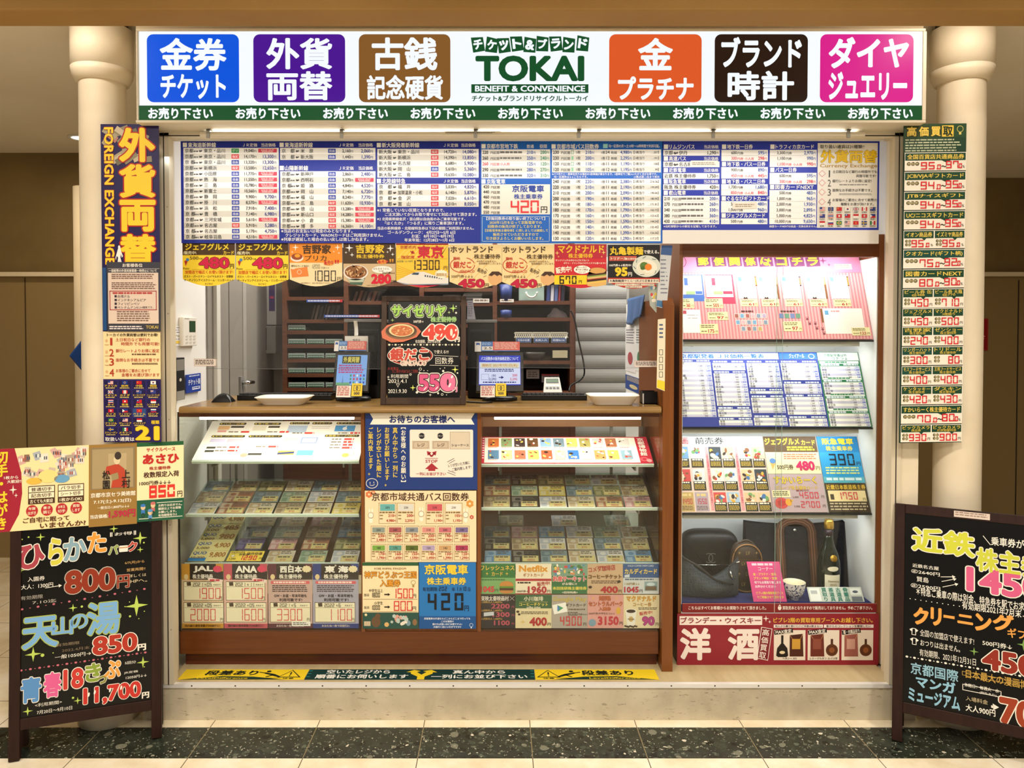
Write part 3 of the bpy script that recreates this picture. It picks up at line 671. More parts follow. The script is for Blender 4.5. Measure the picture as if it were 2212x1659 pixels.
def flag(s, x, y, w_, h_, k, l=5):
    def st(cs, vertical=False):
        for i, c in enumerate(cs):
            n = len(cs)
            if vertical: s.rect(x + w_ * i / n, y, x + w_ * (i + 1) / n, y + h_, c, l)
            else: s.rect(x, y + h_ * i / n, x + w_, y + h_ * (i + 1) / n, c, l)
    r_, b, g, y_ = 'C8202C', '1A3A8C', '1E7A3C', 'F0C428'; W_ = 'F4F0E8'; cx, cy = x + w_ / 2, y + h_ / 2
    if k in ('US', 'MY'): st([r_, W_] * 4 + [r_]); s.rect(x, y, x + w_ * .45, y + h_ * .55, b, l + 1); k == 'MY' and s.ell(x + w_ * .2, y + h_ * .27, w_ * .1, w_ * .1, y_, l + 2, 8)
    elif k == 'EU': st([b]); s.ring(cx, cy, h_ * .32, h_ * .32, h_ * .07, y_, l + 1, n=10)
    elif k in ('CN', 'VN'): st([r_]); s.spark(cx if k == 'VN' else x + w_ * .25, cy if k == 'VN' else y + h_ * .35, h_ * .3, y_, l + 1)
    elif k == 'HK': st([r_]); s.burst(cx, cy, h_ * .28, h_ * .28, W_, l + 1, 5)
    elif k == 'KR': st([W_]); s.ell(cx, cy, h_ * .27, h_ * .27, r_, l + 1, 12); s.ell(cx, cy + h_ * .1, h_ * .25, h_ * .16, b, l + 2, 10)
    elif k in ('GB', 'AU', 'NZ'):
        st([b]); q = 1 if k == 'GB' else .5; X, Y, ww, hh = x, y, w_ * q, h_ * q
        s.line(X, Y, X + ww, Y + hh, hh * .18, W_, l + 1); s.line(X, Y + hh, X + ww, Y, hh * .18, W_, l + 1)
        s.rect(X + ww * .4, Y, X + ww * .6, Y + hh, W_, l + 2); s.rect(X, Y + hh * .35, X + ww, Y + hh * .65, W_, l + 2)
        s.rect(X + ww * .45, Y, X + ww * .55, Y + hh, r_, l + 3); s.rect(X, Y + hh * .42, X + ww, Y + hh * .58, r_, l + 3)
        if q < 1:
            for u, v in ((.25, .78), (.75, .25), (.75, .75), (.88, .45)): s.ell(x + w_ * u, y + h_ * v, h_ * .06, h_ * .06, W_ if k == 'AU' else r_, l + 2, 6)
    elif k == 'CA': st([r_, W_, W_, r_], True); s.spark(cx, cy, h_ * .3, r_, l + 1)
    elif k == 'TH': st([r_, W_, b, b, W_, r_])
    elif k == 'TW': st([r_]); s.rect(x, y, cx, cy, b, l + 1); s.ell(x + w_ * .25, y + h_ * .25, h_ * .14, h_ * .14, W_, l + 2, 8)
    elif k in ('SG', 'ID'): st([r_, W_])
    elif k == 'CH': st([r_]); s.rect(cx - h_ * .08, y + h_ * .2, cx + h_ * .08, y + h_ * .8, W_, l + 1); s.rect(cx - h_ * .3, cy - h_ * .08, cx + h_ * .3, cy + h_ * .08, W_, l + 1)
    elif k == 'PH': st([b, r_]); s.poly([(x, y), (x + w_ * .45, cy), (x, y + h_)], W_, l + 1)
    elif k == 'RU': st([W_, b, r_])
    elif k == 'BR': st([g]); s.poly([(x + 1, cy), (cx, y + 1), (x + w_ - 1, cy), (cx, y + h_ - 1)], y_, l + 1); s.ell(cx, cy, h_ * .2, h_ * .2, b, l + 2, 10)
    elif k == 'SE': st([b]); s.rect(x + w_ * .3, y, x + w_ * .42, y + h_, y_, l + 1); s.rect(x, cy - h_ * .1, x + w_, cy + h_ * .1, y_, l + 1)
    elif k == 'MX': st([g, W_, r_], True); s.ell(cx, cy, h_ * .14, h_ * .14, '7A5A28', l + 1, 8)
FL = 'US EU CN KR GB CA AU NZ TH HK TW SG CH PH ID RU BR MY VN SE MX'.split()
CU = 'USD EUR CNY KRW GBP CAD AUD NZD THB HKD TWD SGD CHF PHP IDR RUB BRL MYR VND SEK MXN'.split()
for i in range(21):
    x, y = 1768.5 + (i % 7) * 18.1, 447.5 + (i // 7) * 15; s.rect(x - 1, y - .6, x + 15.5, y + 13.6, 'DCD6CC', 2); flag(s, x + 1.8, y, 11.5, 8.2, FL[i], 4); s.tl(CU[i], x + 7.3, y + 11, 5, DK, .012, 4, 'c')
s.build('fare_table', board, 'royal blue section with day passes and the currency list')
p, q = at(1431, 497, YB), at(1898, 526, YB)
MB().box(p.x, YB, q.z, q.x, YB + .012, p.z, mat('white_board_edge', 'E9E6E2', .5)).build('white_strip', board)

# ------------------------------------------------------------------ pennant posters under the board
YP = .10
def pennant(x0, y0, w_, col):
    s = Sheet.px(YP, x0, y0, x0 + w_, y0 + 96)
    pts = [(x0, y0), (x0 + w_, y0), (x0 + w_, y0 + 80)] + [(x0 + w_ * (1 - t / 10), y0 + 80 + 15 * math.sin(math.pi * t / 10)) for t in range(1, 10)] + [(x0, y0 + 80)]
    s.slab(pts, col, .0015, 'E8E0D0'); s.pts = pts; return s
def done(s, label, group=None): return s.build('pennant_poster', label=label, cat='poster', group=group)
for k, x in enumerate((394, 509.5)):
    y = 523 + k * .6; s = pennant(x, y, 114, 'F8D838'); BR = '4A3210'
    s.rect(x, y, x + 114, y + 28, BR, 1); s.tx('ジェフグルメ', x + 6, y + 2, x + 101, y + 18, 'F5D83A', .035, 4); s.tx('カード', x + 89, y + 19, x + 112, y + 27, 'F5D83A', .03, 4); s.tl('/販売中\\', x + 2, y + 23, 8, 'F0E8C0', .02, 4)
    s.poly([(x + 4, y + 41), (x + 13, y + 37), (x + 7, y + 52)], 'B83028', 3); s.ell(x + 11, y + 38, 3.5, 3.5, '4A88C0', 4, 10)
    s.tx('500', x + 16, y + 31, x + 35, y + 38, BR, .01, 4); s.tl('円券', x + 36, y + 36, 4, BR, .01, 4)
    s.tx('480', x + 36, y + 32.5, x + 102, y + 57, 'D01848', .04, 6, outl=(('7A3010', .03),)); s.tx('円', x + 103, y + 47, x + 112, y + 57, BR, .03, 4)
    s.tl('Point', x + 1, y + 57, 6.4, BR, .01, 4); s.line(x + 20, y + 59, x + 110, y + 59, .5, 'B89020', 3)
    s.tx('加盟店で幅広くお使い頂けます!', x + 5, y + 61, x + 110, y + 68.5, 'D05018', .02, 4); s.tx('ガスト・バーミヤン・ロイヤルホスト・吉野家', x + 3, y + 71.5, x + 110, y + 77, BR, .02, 4); s.tx('サーティワンアイスクリーム・リンガーハット', x + 3, y + 79.5, x + 111, y + 85, BR, .02, 4); s.tl('などなど', x + 57, y + 90, 4.5, BR, .01, 4, 'c')
    done(s, 'yellow and brown scalloped poster priced 480, ' + ('first of the row' if k == 0 else 'beside the orange rice bowl poster'))
x, y = 625.5, 523.5; s = pennant(x, y, 114, 'F2DEB0')
s.rect(x, y, x + 114, y + 44, 'F0922A', 1); s.tx('吉野家', x + 28, y + 5, x + 90, y + 25, BR, .03, 4); s.tx('プリカ', x + 33, y + 28, x + 80, y + 40, BR, .012, 4)
for a, b, c in ((13, 11, 8), (104, 11, 7), (6, 21, 3), (96, 20, 2.5), (107, 23, 3)): s.spark(x + a, y + b, c, 'FFF8E8', 4)
s.ell(x + 16, y + 34, 14, 8, 'EDE6DC', 3); s.ell(x + 16, y + 31, 12, 7, '9A4A28', 4); s.ell(x + 17, y + 29, 6, 4, 'F0A030', 5)
s.ell(x + 85, y + 44, 12, 6, 'F0A848', 5); s.tx('販売中', x + 75, y + 39, x + 95, y + 49, 'C81828', .03, 6); s.tx('!!', x + 98, y + 38, x + 107, y + 46, 'C81828', .04, 6)
s.tl('便利なカード支払!!', x + 3, y + 51, 4.6, BR, .012, 4); s.poly([(x + 2, y + 58), (x + 38, y + 53), (x + 41, y + 73), (x + 5, y + 76)], 'E88840', 3); s.ring(x + 21, y + 64, 5, 5, 1, 'F8E0C8', 4); s.ell(x + 8, y + 57, 4, 1.2, 'F8E0C8', 4)
s.seg('1200', x + 46, y + 48, 8.5, '888870', 4, .8, 1.2); s.tl('円券↓↓', x + 68, y + 55, 5, '888870', .01, 4)
s.seg('1080', x + 46, y + 61, 23, DK, 11, 1.8, 3.4); s.tx('円', x + 103, y + 75, x + 112, y + 84, BR, .012, 4); s.tl('※有効期限あり、返品 交換 換金はできません。', x + 58, y + 88, 3.2, BR, 0, 4, 'c')
done(s, 'orange topped scalloped poster with a rice bowl and the price 1080')
x, y = 741.5, 525.5; s = pennant(x, y, 113, 'CFB48C')
s.rect(x, y, x + 113, y + 44, '4A3418', 1); s.tx('吉野家', x + 27, y + 2.5, x + 89, y + 22, 'F2CC30', .03, 4); s.tx('株主優待券', x + 28, y + 24, x + 89, y + 32.5, 'F2CC30', .02, 4)
for a, b, c in ((13, 10, 9), (102, 11, 8), (6, 20, 3), (19, 25, 5), (96, 19, 3), (107, 24, 4)): s.spark(x + a, y + b, c, 'FFFFFF', 4)
s.ell(x + 84, y + 40, 11, 5, 'F4B040', 5); s.tx('販売中', x + 75, y + 36, x + 97, y + 44, 'C81828', .03, 6); s.tx('!!', x + 100, y + 34, x + 109, y + 41, 'E8A028', .04, 6)
s.poly([(x + 2, y + 62), (x + 53, y + 62), (x + 40, y + 91), (x + 16, y + 89)], '4E6A58', 3); s.poly([(x + 10, y + 77), (x + 46, y + 77), (x + 43, y + 84), (x + 14, y + 84)], 'B8C4B0', 4)
s.ell(x + 27, y + 63, 27, 17, 'EAE4DC', 4); s.ell(x + 27, y + 62, 24, 14.5, '8A5830', 5)
for i in range(46):
    a, r_ = random.random() * 6.3, random.random() ** .5; s.ell(x + 27 + 21 * r_ * math.cos(a), y + 61 + 12 * r_ * math.sin(a), random.uniform(2, 5), random.uniform(.9, 1.8), random.choice(('6B4020', 'C89868', 'E0C090', '9A6838', 'D8B080')), 6 + (i % 4) * .4, 8, random.uniform(0, 180))
s.ell(x + 84, y + 57, 22, 8, 'F8F4EC', 4); s.tl('はなまるうどん', x + 82, y + 55, 5, BR, .014, 5, 'c'); s.tl('もOK', x + 82, y + 60, 4.6, BR, .014, 5, 'c')
s.tl('300円券↓↓', x + 112, y + 64, 5.4, BR, .02, 6, 'r'); s.tx('280', x + 60, y + 66, x + 104, y + 88, 'D41838', .05, 5); s.tx('円', x + 104, y + 80, x + 112, y + 88, BR, .012, 5); s.tl('※お釣りは出ません。有効期限あり。', x + 50, y + 91, 3, BR, 0, 4)
done(s, 'dark brown topped scalloped poster with a beef bowl and the price 280')
x, y = 855.5, 526; s = pennant(x, y, 113, 'F4C83C')
for i in range(15):
    a = x + i * 9 - 8; s.poly([(max(x, a), y + 3), (min(a + 3, x + 113), y + 3), (min(a + 3 - 28, x + 113) if a > x + 27 else x, y + 34), (max(x, a - 28), y + 34)], 'F8D868', 1) if a > x + 27 else None
s.rect(x, y, x + 113, y + 3, 'C02030', 2)
s.tx('京都市内', x + 9, y + 4.5, x + 43, y + 12, 'C03028', .014, 4); s.tx('指定席', x + 11, y + 26, x + 40, y + 32.5, 'C03028', .02, 4); s.tx('東京', x + 46, y + 4.5, x + 103, y + 32, 'CC1E38', .035, 4); s.arrow(x + 31, y + 17, x + 41, y + 22, 2.4, 'C03028', 4)
s.line(x + 1, y + 33, x + 112, y + 33, .6, 'C8A020', 3); s.tl('JR定価 14,170円', x + 2, y + 38.5, 5, '508050', .01, 4); s.seg('13300', x + 32, y + 36, 21, '2A1410', 10, 2.2, 3); s.tx('円', x + 103, y + 49, x + 111, y + 57, BR, .012, 4)
for i in range(6): s.line(x + 1, y + 47 + i * 5, x + 40, y + 62 + i * 2, .6, 'D09820', 2)
s.poly([(x, y + 82), (x + 10, y + 76), (x + 30, y + 66), (x + 46, y + 61), (x + 60, y + 61), (x + 84, y + 69), (x + 113, y + 74), (x + 113, y + 87), (x + 60, y + 88), (x + 20, y + 87)], 'E6E2DC', 4)
s.poly([(x + 1, y + 83), (x + 30, y + 88), (x + 113, y + 86.5), (x + 113, y + 89), (x + 70, y + 91), (x + 20, y + 89)], '8A98A8', 5); s.poly([(x + 26, y + 90), (x + 100, y + 88.5), (x + 80, y + 92.5), (x + 52, y + 95)], 'D02848', 5)
s.poly([(x + 33, y + 67), (x + 38, y + 63), (x + 50, y + 63), (x + 48, y + 68)], '3A5068', 5)
for i in range(8): s.rect(x + 62 + i * 5, y + 68 + i * .7, x + 64.5 + i * 5, y + 72 + i * .7, '2A3A58', 5)
s.burst(x + 98, y + 66, 15, 10, 'F8F0D8', 6); s.tx('期間限定', x + 87, y + 64, x + 110, y + 71, 'B08010', .02, 7)
done(s, 'yellow scalloped poster with a white bullet train and the price 13300')
for k, x in enumerate((971, 1084.5)):
    y = 528.5 + k * .4; s = pennant(x, y, 113, 'F0D8A0')
    for i in range(8):
        a = x + i * 14; s.poly([(min(a + 30, x + 113), y + 20), (min(a + 33, x + 113), y + 20), (max(x, a - 21), y + 78), (max(x, a - 24), y + 78)], 'E8C884', 1) if a + 33 < x + 113 and a > x + 24 else None
    s.tx('ホットランド', x + 2, y + 3.5, x + 94, y + 18, '50381C', .03, 4); s.tx('株主優待券', x + 53, y + 20.5, x + 110, y + 31, '50381C', .02, 4); s.tl('※お釣りは出ません。', x + 59, y + 36, 4.8, '604020', .012, 4); s.tl('有効期限がございます。', x + 63, y + 41, 4.8, '604020', .012, 4)
    s.ring(x + 28, y + 44, 27, 17, 1.6, 'C04028', 3, 0, 250); s.ring(x + 28, y + 44, 27, 17, 1.6, 'C04028', 3, 290, 345)
    s.tl('築地', x + 8, y + 30, 7.5, 'C04028', .02, 4); s.tx('銀だこ', x + 8, y + 36, x + 47, y + 51, 'C83424', .03, 4); s.tx('GINDACO', x + 22, y + 55, x + 54, y + 60.5, 'C04028', .02, 4)
    s.tx('販売中', x + 60, y + 53, x + 80, y + 62, '50381C', .02, 4, rot=24); s.line(x + 78, y + 52, x + 82, y + 57, .8, '50381C', 4); s.line(x + 73, y + 70, x + 80, y + 67, .8, '50381C', 4)
    s.tx('500円券↓↓↓', x + 4, y + 65, x + 51, y + 72, '50381C', .01, 4); s.tx('450', x + 19, y + 74, x + 76, y + 95 - 2, 'C01840', .045, 5, outl=(('902010', .02),)); s.tx('円', x + 76, y + 84, x + 85, y + 93, '50381C', .02, 5)
    pl = [(x + 83 + 0, y + 70), (x + 90, y + 62), (x + 103, y + 60), (x + 113, y + 66), (x + 113, y + 80), (x + 100, y + 88), (x + 90, y + 86), (x + 84, y + 79)]
    s.poly(pl, 'E0B078', 3); s.poly([(x + 84, y + 66), (x + 92, y + 58), (x + 106, y + 58), (x + 113, y + 63), (x + 113, y + 68), (x + 108, y + 65), (x + 103, y + 68), (x + 97, y + 64), (x + 91, y + 68)], '4A3020', 4)
    done(s, 'cream scalloped poster for octopus balls at 450, ' + ('next to the bullet train poster' if k == 0 else 'next to the red burger poster'))
x, y = 1197.5, 527.5; s = pennant(x, y, 112.5, 'CC2430')
s.rect(x, y, x + 112.5, y + 31, 'B81C34', 1); s.tx('マクドナルド', x + 8, y + 2, x + 107, y + 19, 'F4C42C', .032, 4); s.tx('株主優待券', x + 30, y + 20, x + 83, y + 30, 'F4C42C', .02, 4)
for a, b, c in ((6, 19, 5), (9, 27, 2.5), (106, 18, 5), (102, 27, 2.5)): s.spark(x + a, y + b, c, 'F4D878', 4)
s.tl('サンドイッチの中からどれでも1つ', x + 2, y + 35, 4.7, 'F4E8D8', .02, 4); s.tl('ポテト・ドリンクはどのサイズでも選べます!!', x + 20, y + 41, 4.4, 'F4E8D8', .02, 4)
s.tx('販売中!', x + 3, y + 48, x + 37, y + 62, 'FFF4E0', .03, 4, rot=-8); s.ell(x + 60, y + 55, 18, 9, 'FFF8EC', 4)
for i, t in enumerate(('思いっきり', '食べたい時は', 'コレッ!!')): s.tl(t, x + 59, y + 50 + i * 5, 4.6, '703010', .02, 5, 'c')
s.rect(x, y + 67, x + 70, y + 87, 'F4D024', 3); s.seg('670', x + 11, y + 68.5, 17.5, '28180C', 10, 2.6, 3.4); s.tl('円', x + 52, y + 81, 8, '28180C', .02, 5)
s.slab([(x + 72, y + 68), (x + 75, y + 56), (x + 90, y + 50), (x + 104, y + 51), (x + 112, y + 56), (x + 112, y + 62), (x + 92, y + 64)], 'D8A058', .0002); s.ell(x + 93, y + 57, 18, 6.5, 'D8A45C', 4)
for i, (c, dy) in enumerate((('4A2814', 64), ('86A848', 67.5), ('D8B878', 70), ('3A2010', 76), ('E8C060', 80))): s.poly([(x + 70, y + dy + 2), (x + 112, y + dy - 3), (x + 112, y + dy + 1.4), (x + 72, y + dy + 6)], c, 5 + i * .2)
s.poly([(x + 68, y + 83), (x + 112, y + 79), (x + 112, y + 88), (x + 90, y + 92), (x + 72, y + 90)], 'E0B468', 5)
done(s, 'red scalloped poster with a burger and the price 670 on yellow')
x, y = 1313, 529; s = pennant(x, y, 112, 'B8301C')
s.rect(x, y, x + 112, y + 71, '14100E', 1); s.tx('丸亀製麺', x + 4, y + 4, x + 76, y + 22, 'F0CC2C', .028, 4); s.tx('で使える。', x + 77, y + 11, x + 110, y + 19, 'F4F0E8', .024, 4)
s.rect(x + 3, y + 24, x + 62, y + 34.5, 'C05040', 2); s.tl('トリドール', x + 4, y + 29.5, 7.4, 'F8F0E0', .02, 4); s.tl('株主優待券', x + 38, y + 30, 4.8, 'F8F0E0', .014, 4)
s.tl('100円券↓↓販売中!', x + 2, y + 44, 5.8, 'F4F0E8', .02, 4); s.tx('95', x + 15, y + 48, x + 43, y + 68, 'F0CC2C', .05, 4); s.tx('円', x + 44, y + 59, x + 52, y + 68, 'F4F0E8', .02, 4)
ax, ay = x + 83, y + 46; s.ell(ax, ay, 30, 23.5, 'D4D8CC', 3, 32); s.ell(ax + 1, ay + 3, 22, 17, 'ECE8D8', 4, 28)
for a in (30, 100, 160, 205, 250, 300): s.line(ax + 24 * math.cos(R(a)), ay + 18 * math.sin(R(a)), ax + 27.5 * math.cos(R(a + 18)), ay + 21 * math.sin(R(a + 18)), 1.2, '3A5A58', 5)
for i in range(6): s.ring(ax + 1, ay + 4, 19 - i * 2.6, 14 - i * 2, .7, 'D8D0B8', 5, 20 + i * 40, 250 + i * 40)
s.ell(ax - 5, ay - 1, 9, 8, '5A7A34', 6); s.ell(ax - 8, ay + 4, 5, 4, '48682A', 6.4); s.ell(ax + 4, ay + 2, 7.5, 7, 'E88428', 7)
s.rect(x + 2, y + 74, x + 110, y + 82, 'F0E4D0', 2)
s.tx('丸亀製麺|豚やとん一|天ぷら定食まきの', x + 4, y + 75, x + 109, y + 81, '181410', .02, 4); s.rect(x + 16, y + 83.5, x + 100, y + 88, 'F0E4D0', 2); s.tx('などトリドールグループでお使いいただけます', x + 17, y + 84, x + 99, y + 87.5, '401810', .02, 4); s.rect(x + 38, y + 89, x + 74, y + 93, 'F0E4D0', 2); s.tx('※お釣りは出ません。', x + 39, y + 89.6, x + 73, y + 92.6, '401810', .02, 4)
done(s, 'black scalloped poster with a noodle bowl and the price 95')
# ------------------------------------------------------------------ upright banners on the piers
YN = -.075
IND, YEL, CRM, DB = '1E1450', 'F2CF30', 'F0DDB0', '3A2A1E'
s = Sheet.px(YN, 217, 268, 347, 716); s.back(217, 268, 347, 716, IND, .002)
for i in range(16):
    x, y = random.uniform(232, 335), random.uniform(274, 345); a = random.uniform(-40, 40); c, n = math.cos(R(a)), math.sin(R(a)); q, r_ = random.uniform(12, 20), random.uniform(6, 9)
    s.poly([(min(345, max(219, x + u * c - v * n)), y + u * n + v * c) for u, v in ((-q, -r_), (q, -r_), (q, r_), (-q, r_))], random.choice(('8A8268', 'A39A80', '6E6B56', 'C2B49A', 'B07A70')), 1 + i * .15)
for ch, y0, y1 in (('外', 276, 350), ('貨', 354, 427), ('両', 431, 500), ('替', 505, 569)): s.tx(ch, 258, y0, 339, y1, YEL, .04, 6, outl=(('B02420', .035),), res=4)
s.tx('FOREIGN EXCHANGE', 225, 275, 246, 571, YEL, .03, 6, outl=(('A83020', .03),), turn=90)
s.poly([(255, 533), (259, 532), (260, 540), (265, 553), (262, 556), (260, 548), (259, 556), (263, 570), (252, 570), (254, 556), (251, 552), (249, 562), (248, 556), (252, 543)], 'F4F0E8', 7); s.ell(256.5, 533, 2.6, 3.6, 'F4F0E8', 7.2, 10)
s.build('exchange_banner', label='tall indigo banner with huge yellow kanji for currency exchange on the cream column', cat='banner')
s = Sheet.px(YN - .006, 230, 566, 347, 716); s.back(230, 566, 347, 716, '3A3A46', .002)
s.rect(221, 578, 229, 714, '1E4A80', 0); s.tx('お客様各位', 265, 569, 309, 577, 'EDE6DC', .02, 3); s.rect(233, 580, 346, 580.7, 'C8C0B8', 2); s.tx('一部紙幣の外貨両替業務一時停止について', 235, 581.5, 340, 588, 'EDE6DC', .02, 3)
s.rect(233, 589, 343, 699, 'DCC8B8', 1); s.fine(241, 592, 337, 604, 3, '7A5A50', 3, .55, .1); s.fine(241, 610, 339, 626, 4, '7A5A50', 3, .55, .1)
s.box(236, 628, 339, 670, 1.6, 'A83838', 3); s.fine(243, 631, 333, 636, 1, 'B84848', 3, .8, .05)
for i, t in enumerate(('台湾ドル', 'インドネシアルピア', 'フィリピンペソ', 'ベトナムドン')):
    s.rect(247, 637.5 + i * 8, 252, 642.5 + i * 8, '3A2E3E', 3); s.tl(t, 253, 640.2 + i * 8, 7, '3A2E3E', .014, 3)
s.tl('以上4通貨です。', 335, 664, 5.4, '3A2E3E', .01, 3, 'r'); s.fine(252, 672, 325, 696, 5, '7A5A50', 3, .5, .15)
s.fine(235, 704, 310, 713, 2, 'D8D0D0', 3, .6, .15); s.tx('TOKAI', 315, 703, 342, 710, 'C8B060', .03, 3)
s.build('notice_sheet', label='dark bordered notice sheet with a pink text panel stuck over the exchange banner', cat='notice')
s = Sheet.px(YN, 223, 716, 347, 819); s.back(223, 716, 347, 819, 'EFD9A4', .002)
s.tx('トーカイの外貨両替は便利でお得!', 231, 720, 342, 727, DB, .026, 3)
for i, (a, b) in enumerate((('土日祝日など銀行の', '時間外でも両替可能!'), ('銀行レートよりお得に設定', ''), ('面倒なお手続きは不要です', ''), ('お客様のご都合に合せて', '金種をお選び頂けます'))):
    y = (738, 762, 782, 805)[i]; s.ell(230, y - 2, 3, 3.4, 'D8B080', 3, 10); s.tl('POINT', 231, y + 7, 3.2, 'A06040', .01, 3, 'c'); s.tx(str(i + 1), 238 if i == 0 else 236, y - 8, 243 if i == 0 else 246, y + 8, 'B03A20', .012, 4)
    s.tx(a, 250, y - 8, 325 if i in (0, 3) else 345, y - .5, 'B02E24', .012, 4)
    if b: s.tx(b, 262, y + 1, 345, y + 8.5, 'B02E24', .012, 4)
    else: s.fine(285, y + 2, 343, y + 6, 1 + i - 1, '6B4A30', 4, .7, .1)
s.build('points_poster', label='cream poster listing four numbered exchange advantages between the notice and the flag poster', cat='poster')
s = Sheet.px(YN, 223, 819, 348, 955); s.back(223, 819, 348, 955, '241A5C', .002)
NM = 'アメリカ 欧州 中国 韓国 イギリス カナダ オーストラリア ニュージーランド タイ 香港 台湾 シンガポール スイス フィリピン ベトナム ロシア ブラジル マレーシア インドネシア スウェーデン メキシコ'.split()
FK = 'US EU CN KR GB CA AU NZ TH HK TW SG CH PH VN RU BR MY ID SE MX'.split()
for i in range(21):
    r_, c = (i // 4, i % 4) if i < 16 else ((4, i - 16) if i < 19 else (5, i - 19))
    x, y = 224.5 + c * 31, 821.5 + r_ * 20.2; s.rect(x, y, x + 29.5, y + 19, '3A3078', 1); s.rect(x + .6, y + .6, x + 28.9, y + 18.4, '2A4A80' if i == 14 else '1C1448', 2)
    flag(s, x + 9, y + 1.4, 11.5, 7.2, FK[i], 3); s.tx(NM[i], x + 14.7 - min(13.5, 3.6 * len(NM[i])), y + 9.6, x + 14.7 + min(13.5, 3.6 * len(NM[i])), y + 14.2, YEL, .018, 4); s.fine(x + 4, y + 15.4, x + 25, y + 17.8, 1, 'C8B468', 4, .9, .1)
s.tx('種類', 327, 908, 345, 916, YEL, .02, 4); s.tx('21', 292, 920, 345, 951, YEL, .05, 4, outl=(('8A5A18', .02),)); s.tx('取扱い通貨は', 226, 944, 290, 953, 'F4F0E8', .03, 4)
s.build('flag_poster', label='dark blue poster with a grid of small national flags and the number 21', cat='poster')

a, b = at(1953, 268, YN), at(1941, 957, YN); c = at(2088, 264, YN)
Ux = Vector((c.x - a.x, 0, c.z - a.z - .004)) / 135; Vx = Vector(((b.x - a.x) * .55, 0, b.z - a.z)) / 689
root = thing('price_banner', 'tall dark green buying price banner with red digital figures on the cream column', 'banner', a)
GRN = '1C4430'
s = Sheet(a, Ux, Vx, 0, 0); s.back(0, 0, 135, 689, '20402E', .004)
s.rect(1, 1, 134, 30, '2A4A30', 1)
for i, ch in enumerate('高価買取'): s.rect(4 + i * 26, 4, 29 + i * 26, 28, 'E8C24A' if i == 3 else '34401E', 2); s.tx(ch, 6 + i * 26, 6, 27 + i * 26, 27, '2A3A20' if i == 3 else 'E8C858', .03, 4)
s.ring(121, 12, 7, 7, 1.1, 'D8C870', 4); s.rect(118.5, 18.5, 123.5, 24, 'D8C870', 4)
s.fine(3, 33, 130, 62, 5, 'B8C0A0', 3, .5, .3)
s.build('header_panel', root)
def plate(y0, y1, cells, pct):
    s = Sheet(a - Vector((0, .0045, 0)), Ux, Vx, 0, 0); s.back(1, y0, 134, y1, 'F0EADC', .0004); hh = y0 + (y1 - y0) * .44
    n = len(cells)
    for i, (nm, sub, val) in enumerate(cells):
        x0, x1 = 2 + i * 66.5, (133 if n == 1 else 66.5 + i * 66.5); s.rect(x0, y0 + 1.5, x1 - .5, hh, GRN if i + int(y0) % 3 else '1A4A40', 1)
        s.poly([(x0 + (x1 - x0) * .75, hh), (x0 + (x1 - x0) * .68, hh + 5), (x0 + (x1 - x0) * .6, hh)], GRN, 1)
        w_ = x1 - x0
        if sub: s.tx(nm, x0 + 3, y0 + 2.5, x1 - 3, y0 + 2.5 + (hh - y0) * .48, 'E8CC5C', .014, 3); k = min(w_ - 8, len(sub) * 7); s.tx(sub, x0 + w_ / 2 - k / 2, hh - (hh - y0) * .40, x0 + w_ / 2 + k / 2, hh - 1.2, 'D8BC50', .012, 3)
        else: k = min(w_ - 8, len(nm) * 13.5 if n == 1 else len(nm) * 9.5); s.tx(nm, x0 + w_ / 2 - k / 2, y0 + 4, x0 + w_ / 2 + k / 2, hh - 2.5, 'E8CC5C', .02, 3)
        zh = y1 - hh - 6; RD = 'D4202C'
        if n == 1:
            for q in range(3): s.ell(10 + q * 9, hh + 7, 4.4, 4, '4A4420', 3, 12)
            s.tx('買取率', 7, hh + 4.5, 31, hh + 9.5, 'D8CC9C', .01, 4)
            lo, hi = val.split('~'); s.seg(lo.split('.')[0], 36, hh + 3.5, zh, RD, 13, 2.4, 3.4); s.seg('.' + lo.split('.')[1], 71, hh + 3.5 + zh * .35, zh * .65, RD, 8, 2, 3); s.tx('~', 80, hh + 11, 91, hh + 15, DB, .01, 3)
            s.seg(hi.split('.')[0], 90, hh + 1.5, zh, RD, 12, 2.4, 3); s.seg('.' + hi.split('.')[1], 118, hh + 1.5 + zh * .35, zh * .65, RD, 6.5, 2, 3); s.tl('%', 128, y1 - 8, 8, DB, .01, 3, 'c')
        else:
            for q in range(4): s.ell(x0 + 5.5 + (q % 2) * 6.5, hh + 6 + (q // 2) * 7.5, 3.1, 3.3, '4A4420', 3, 10)
            s.tl('買取', x0 + 9, hh + 6, 5, 'D8CC9C', .01, 4, 'c'); s.tl('金額', x0 + 9, hh + 13.5, 5, 'D8CC9C', .01, 4, 'c')
            if '.' in val: s.seg(val.split('.')[0], x0 + 16, hh + 3.5, zh, RD, 11.5, 2.3, 3); s.seg('.' + val.split('.')[1], x0 + 47.5, hh + 3.5 + zh * .4, zh * .6, RD, 7, 2, 3); s.tl('%', x0 + 60, y1 - 7, 7.5, DB, .01, 3, 'c')
            else: s.seg(val, x0 + (17 if len(val) == 3 else 33), hh + 3.5, zh, RD, 10.5, 2.2, 3); s.tl('円', x0 + 60, y1 - 7, 7, DB, .012, 3, 'c')
    s.build('price_plate', root)
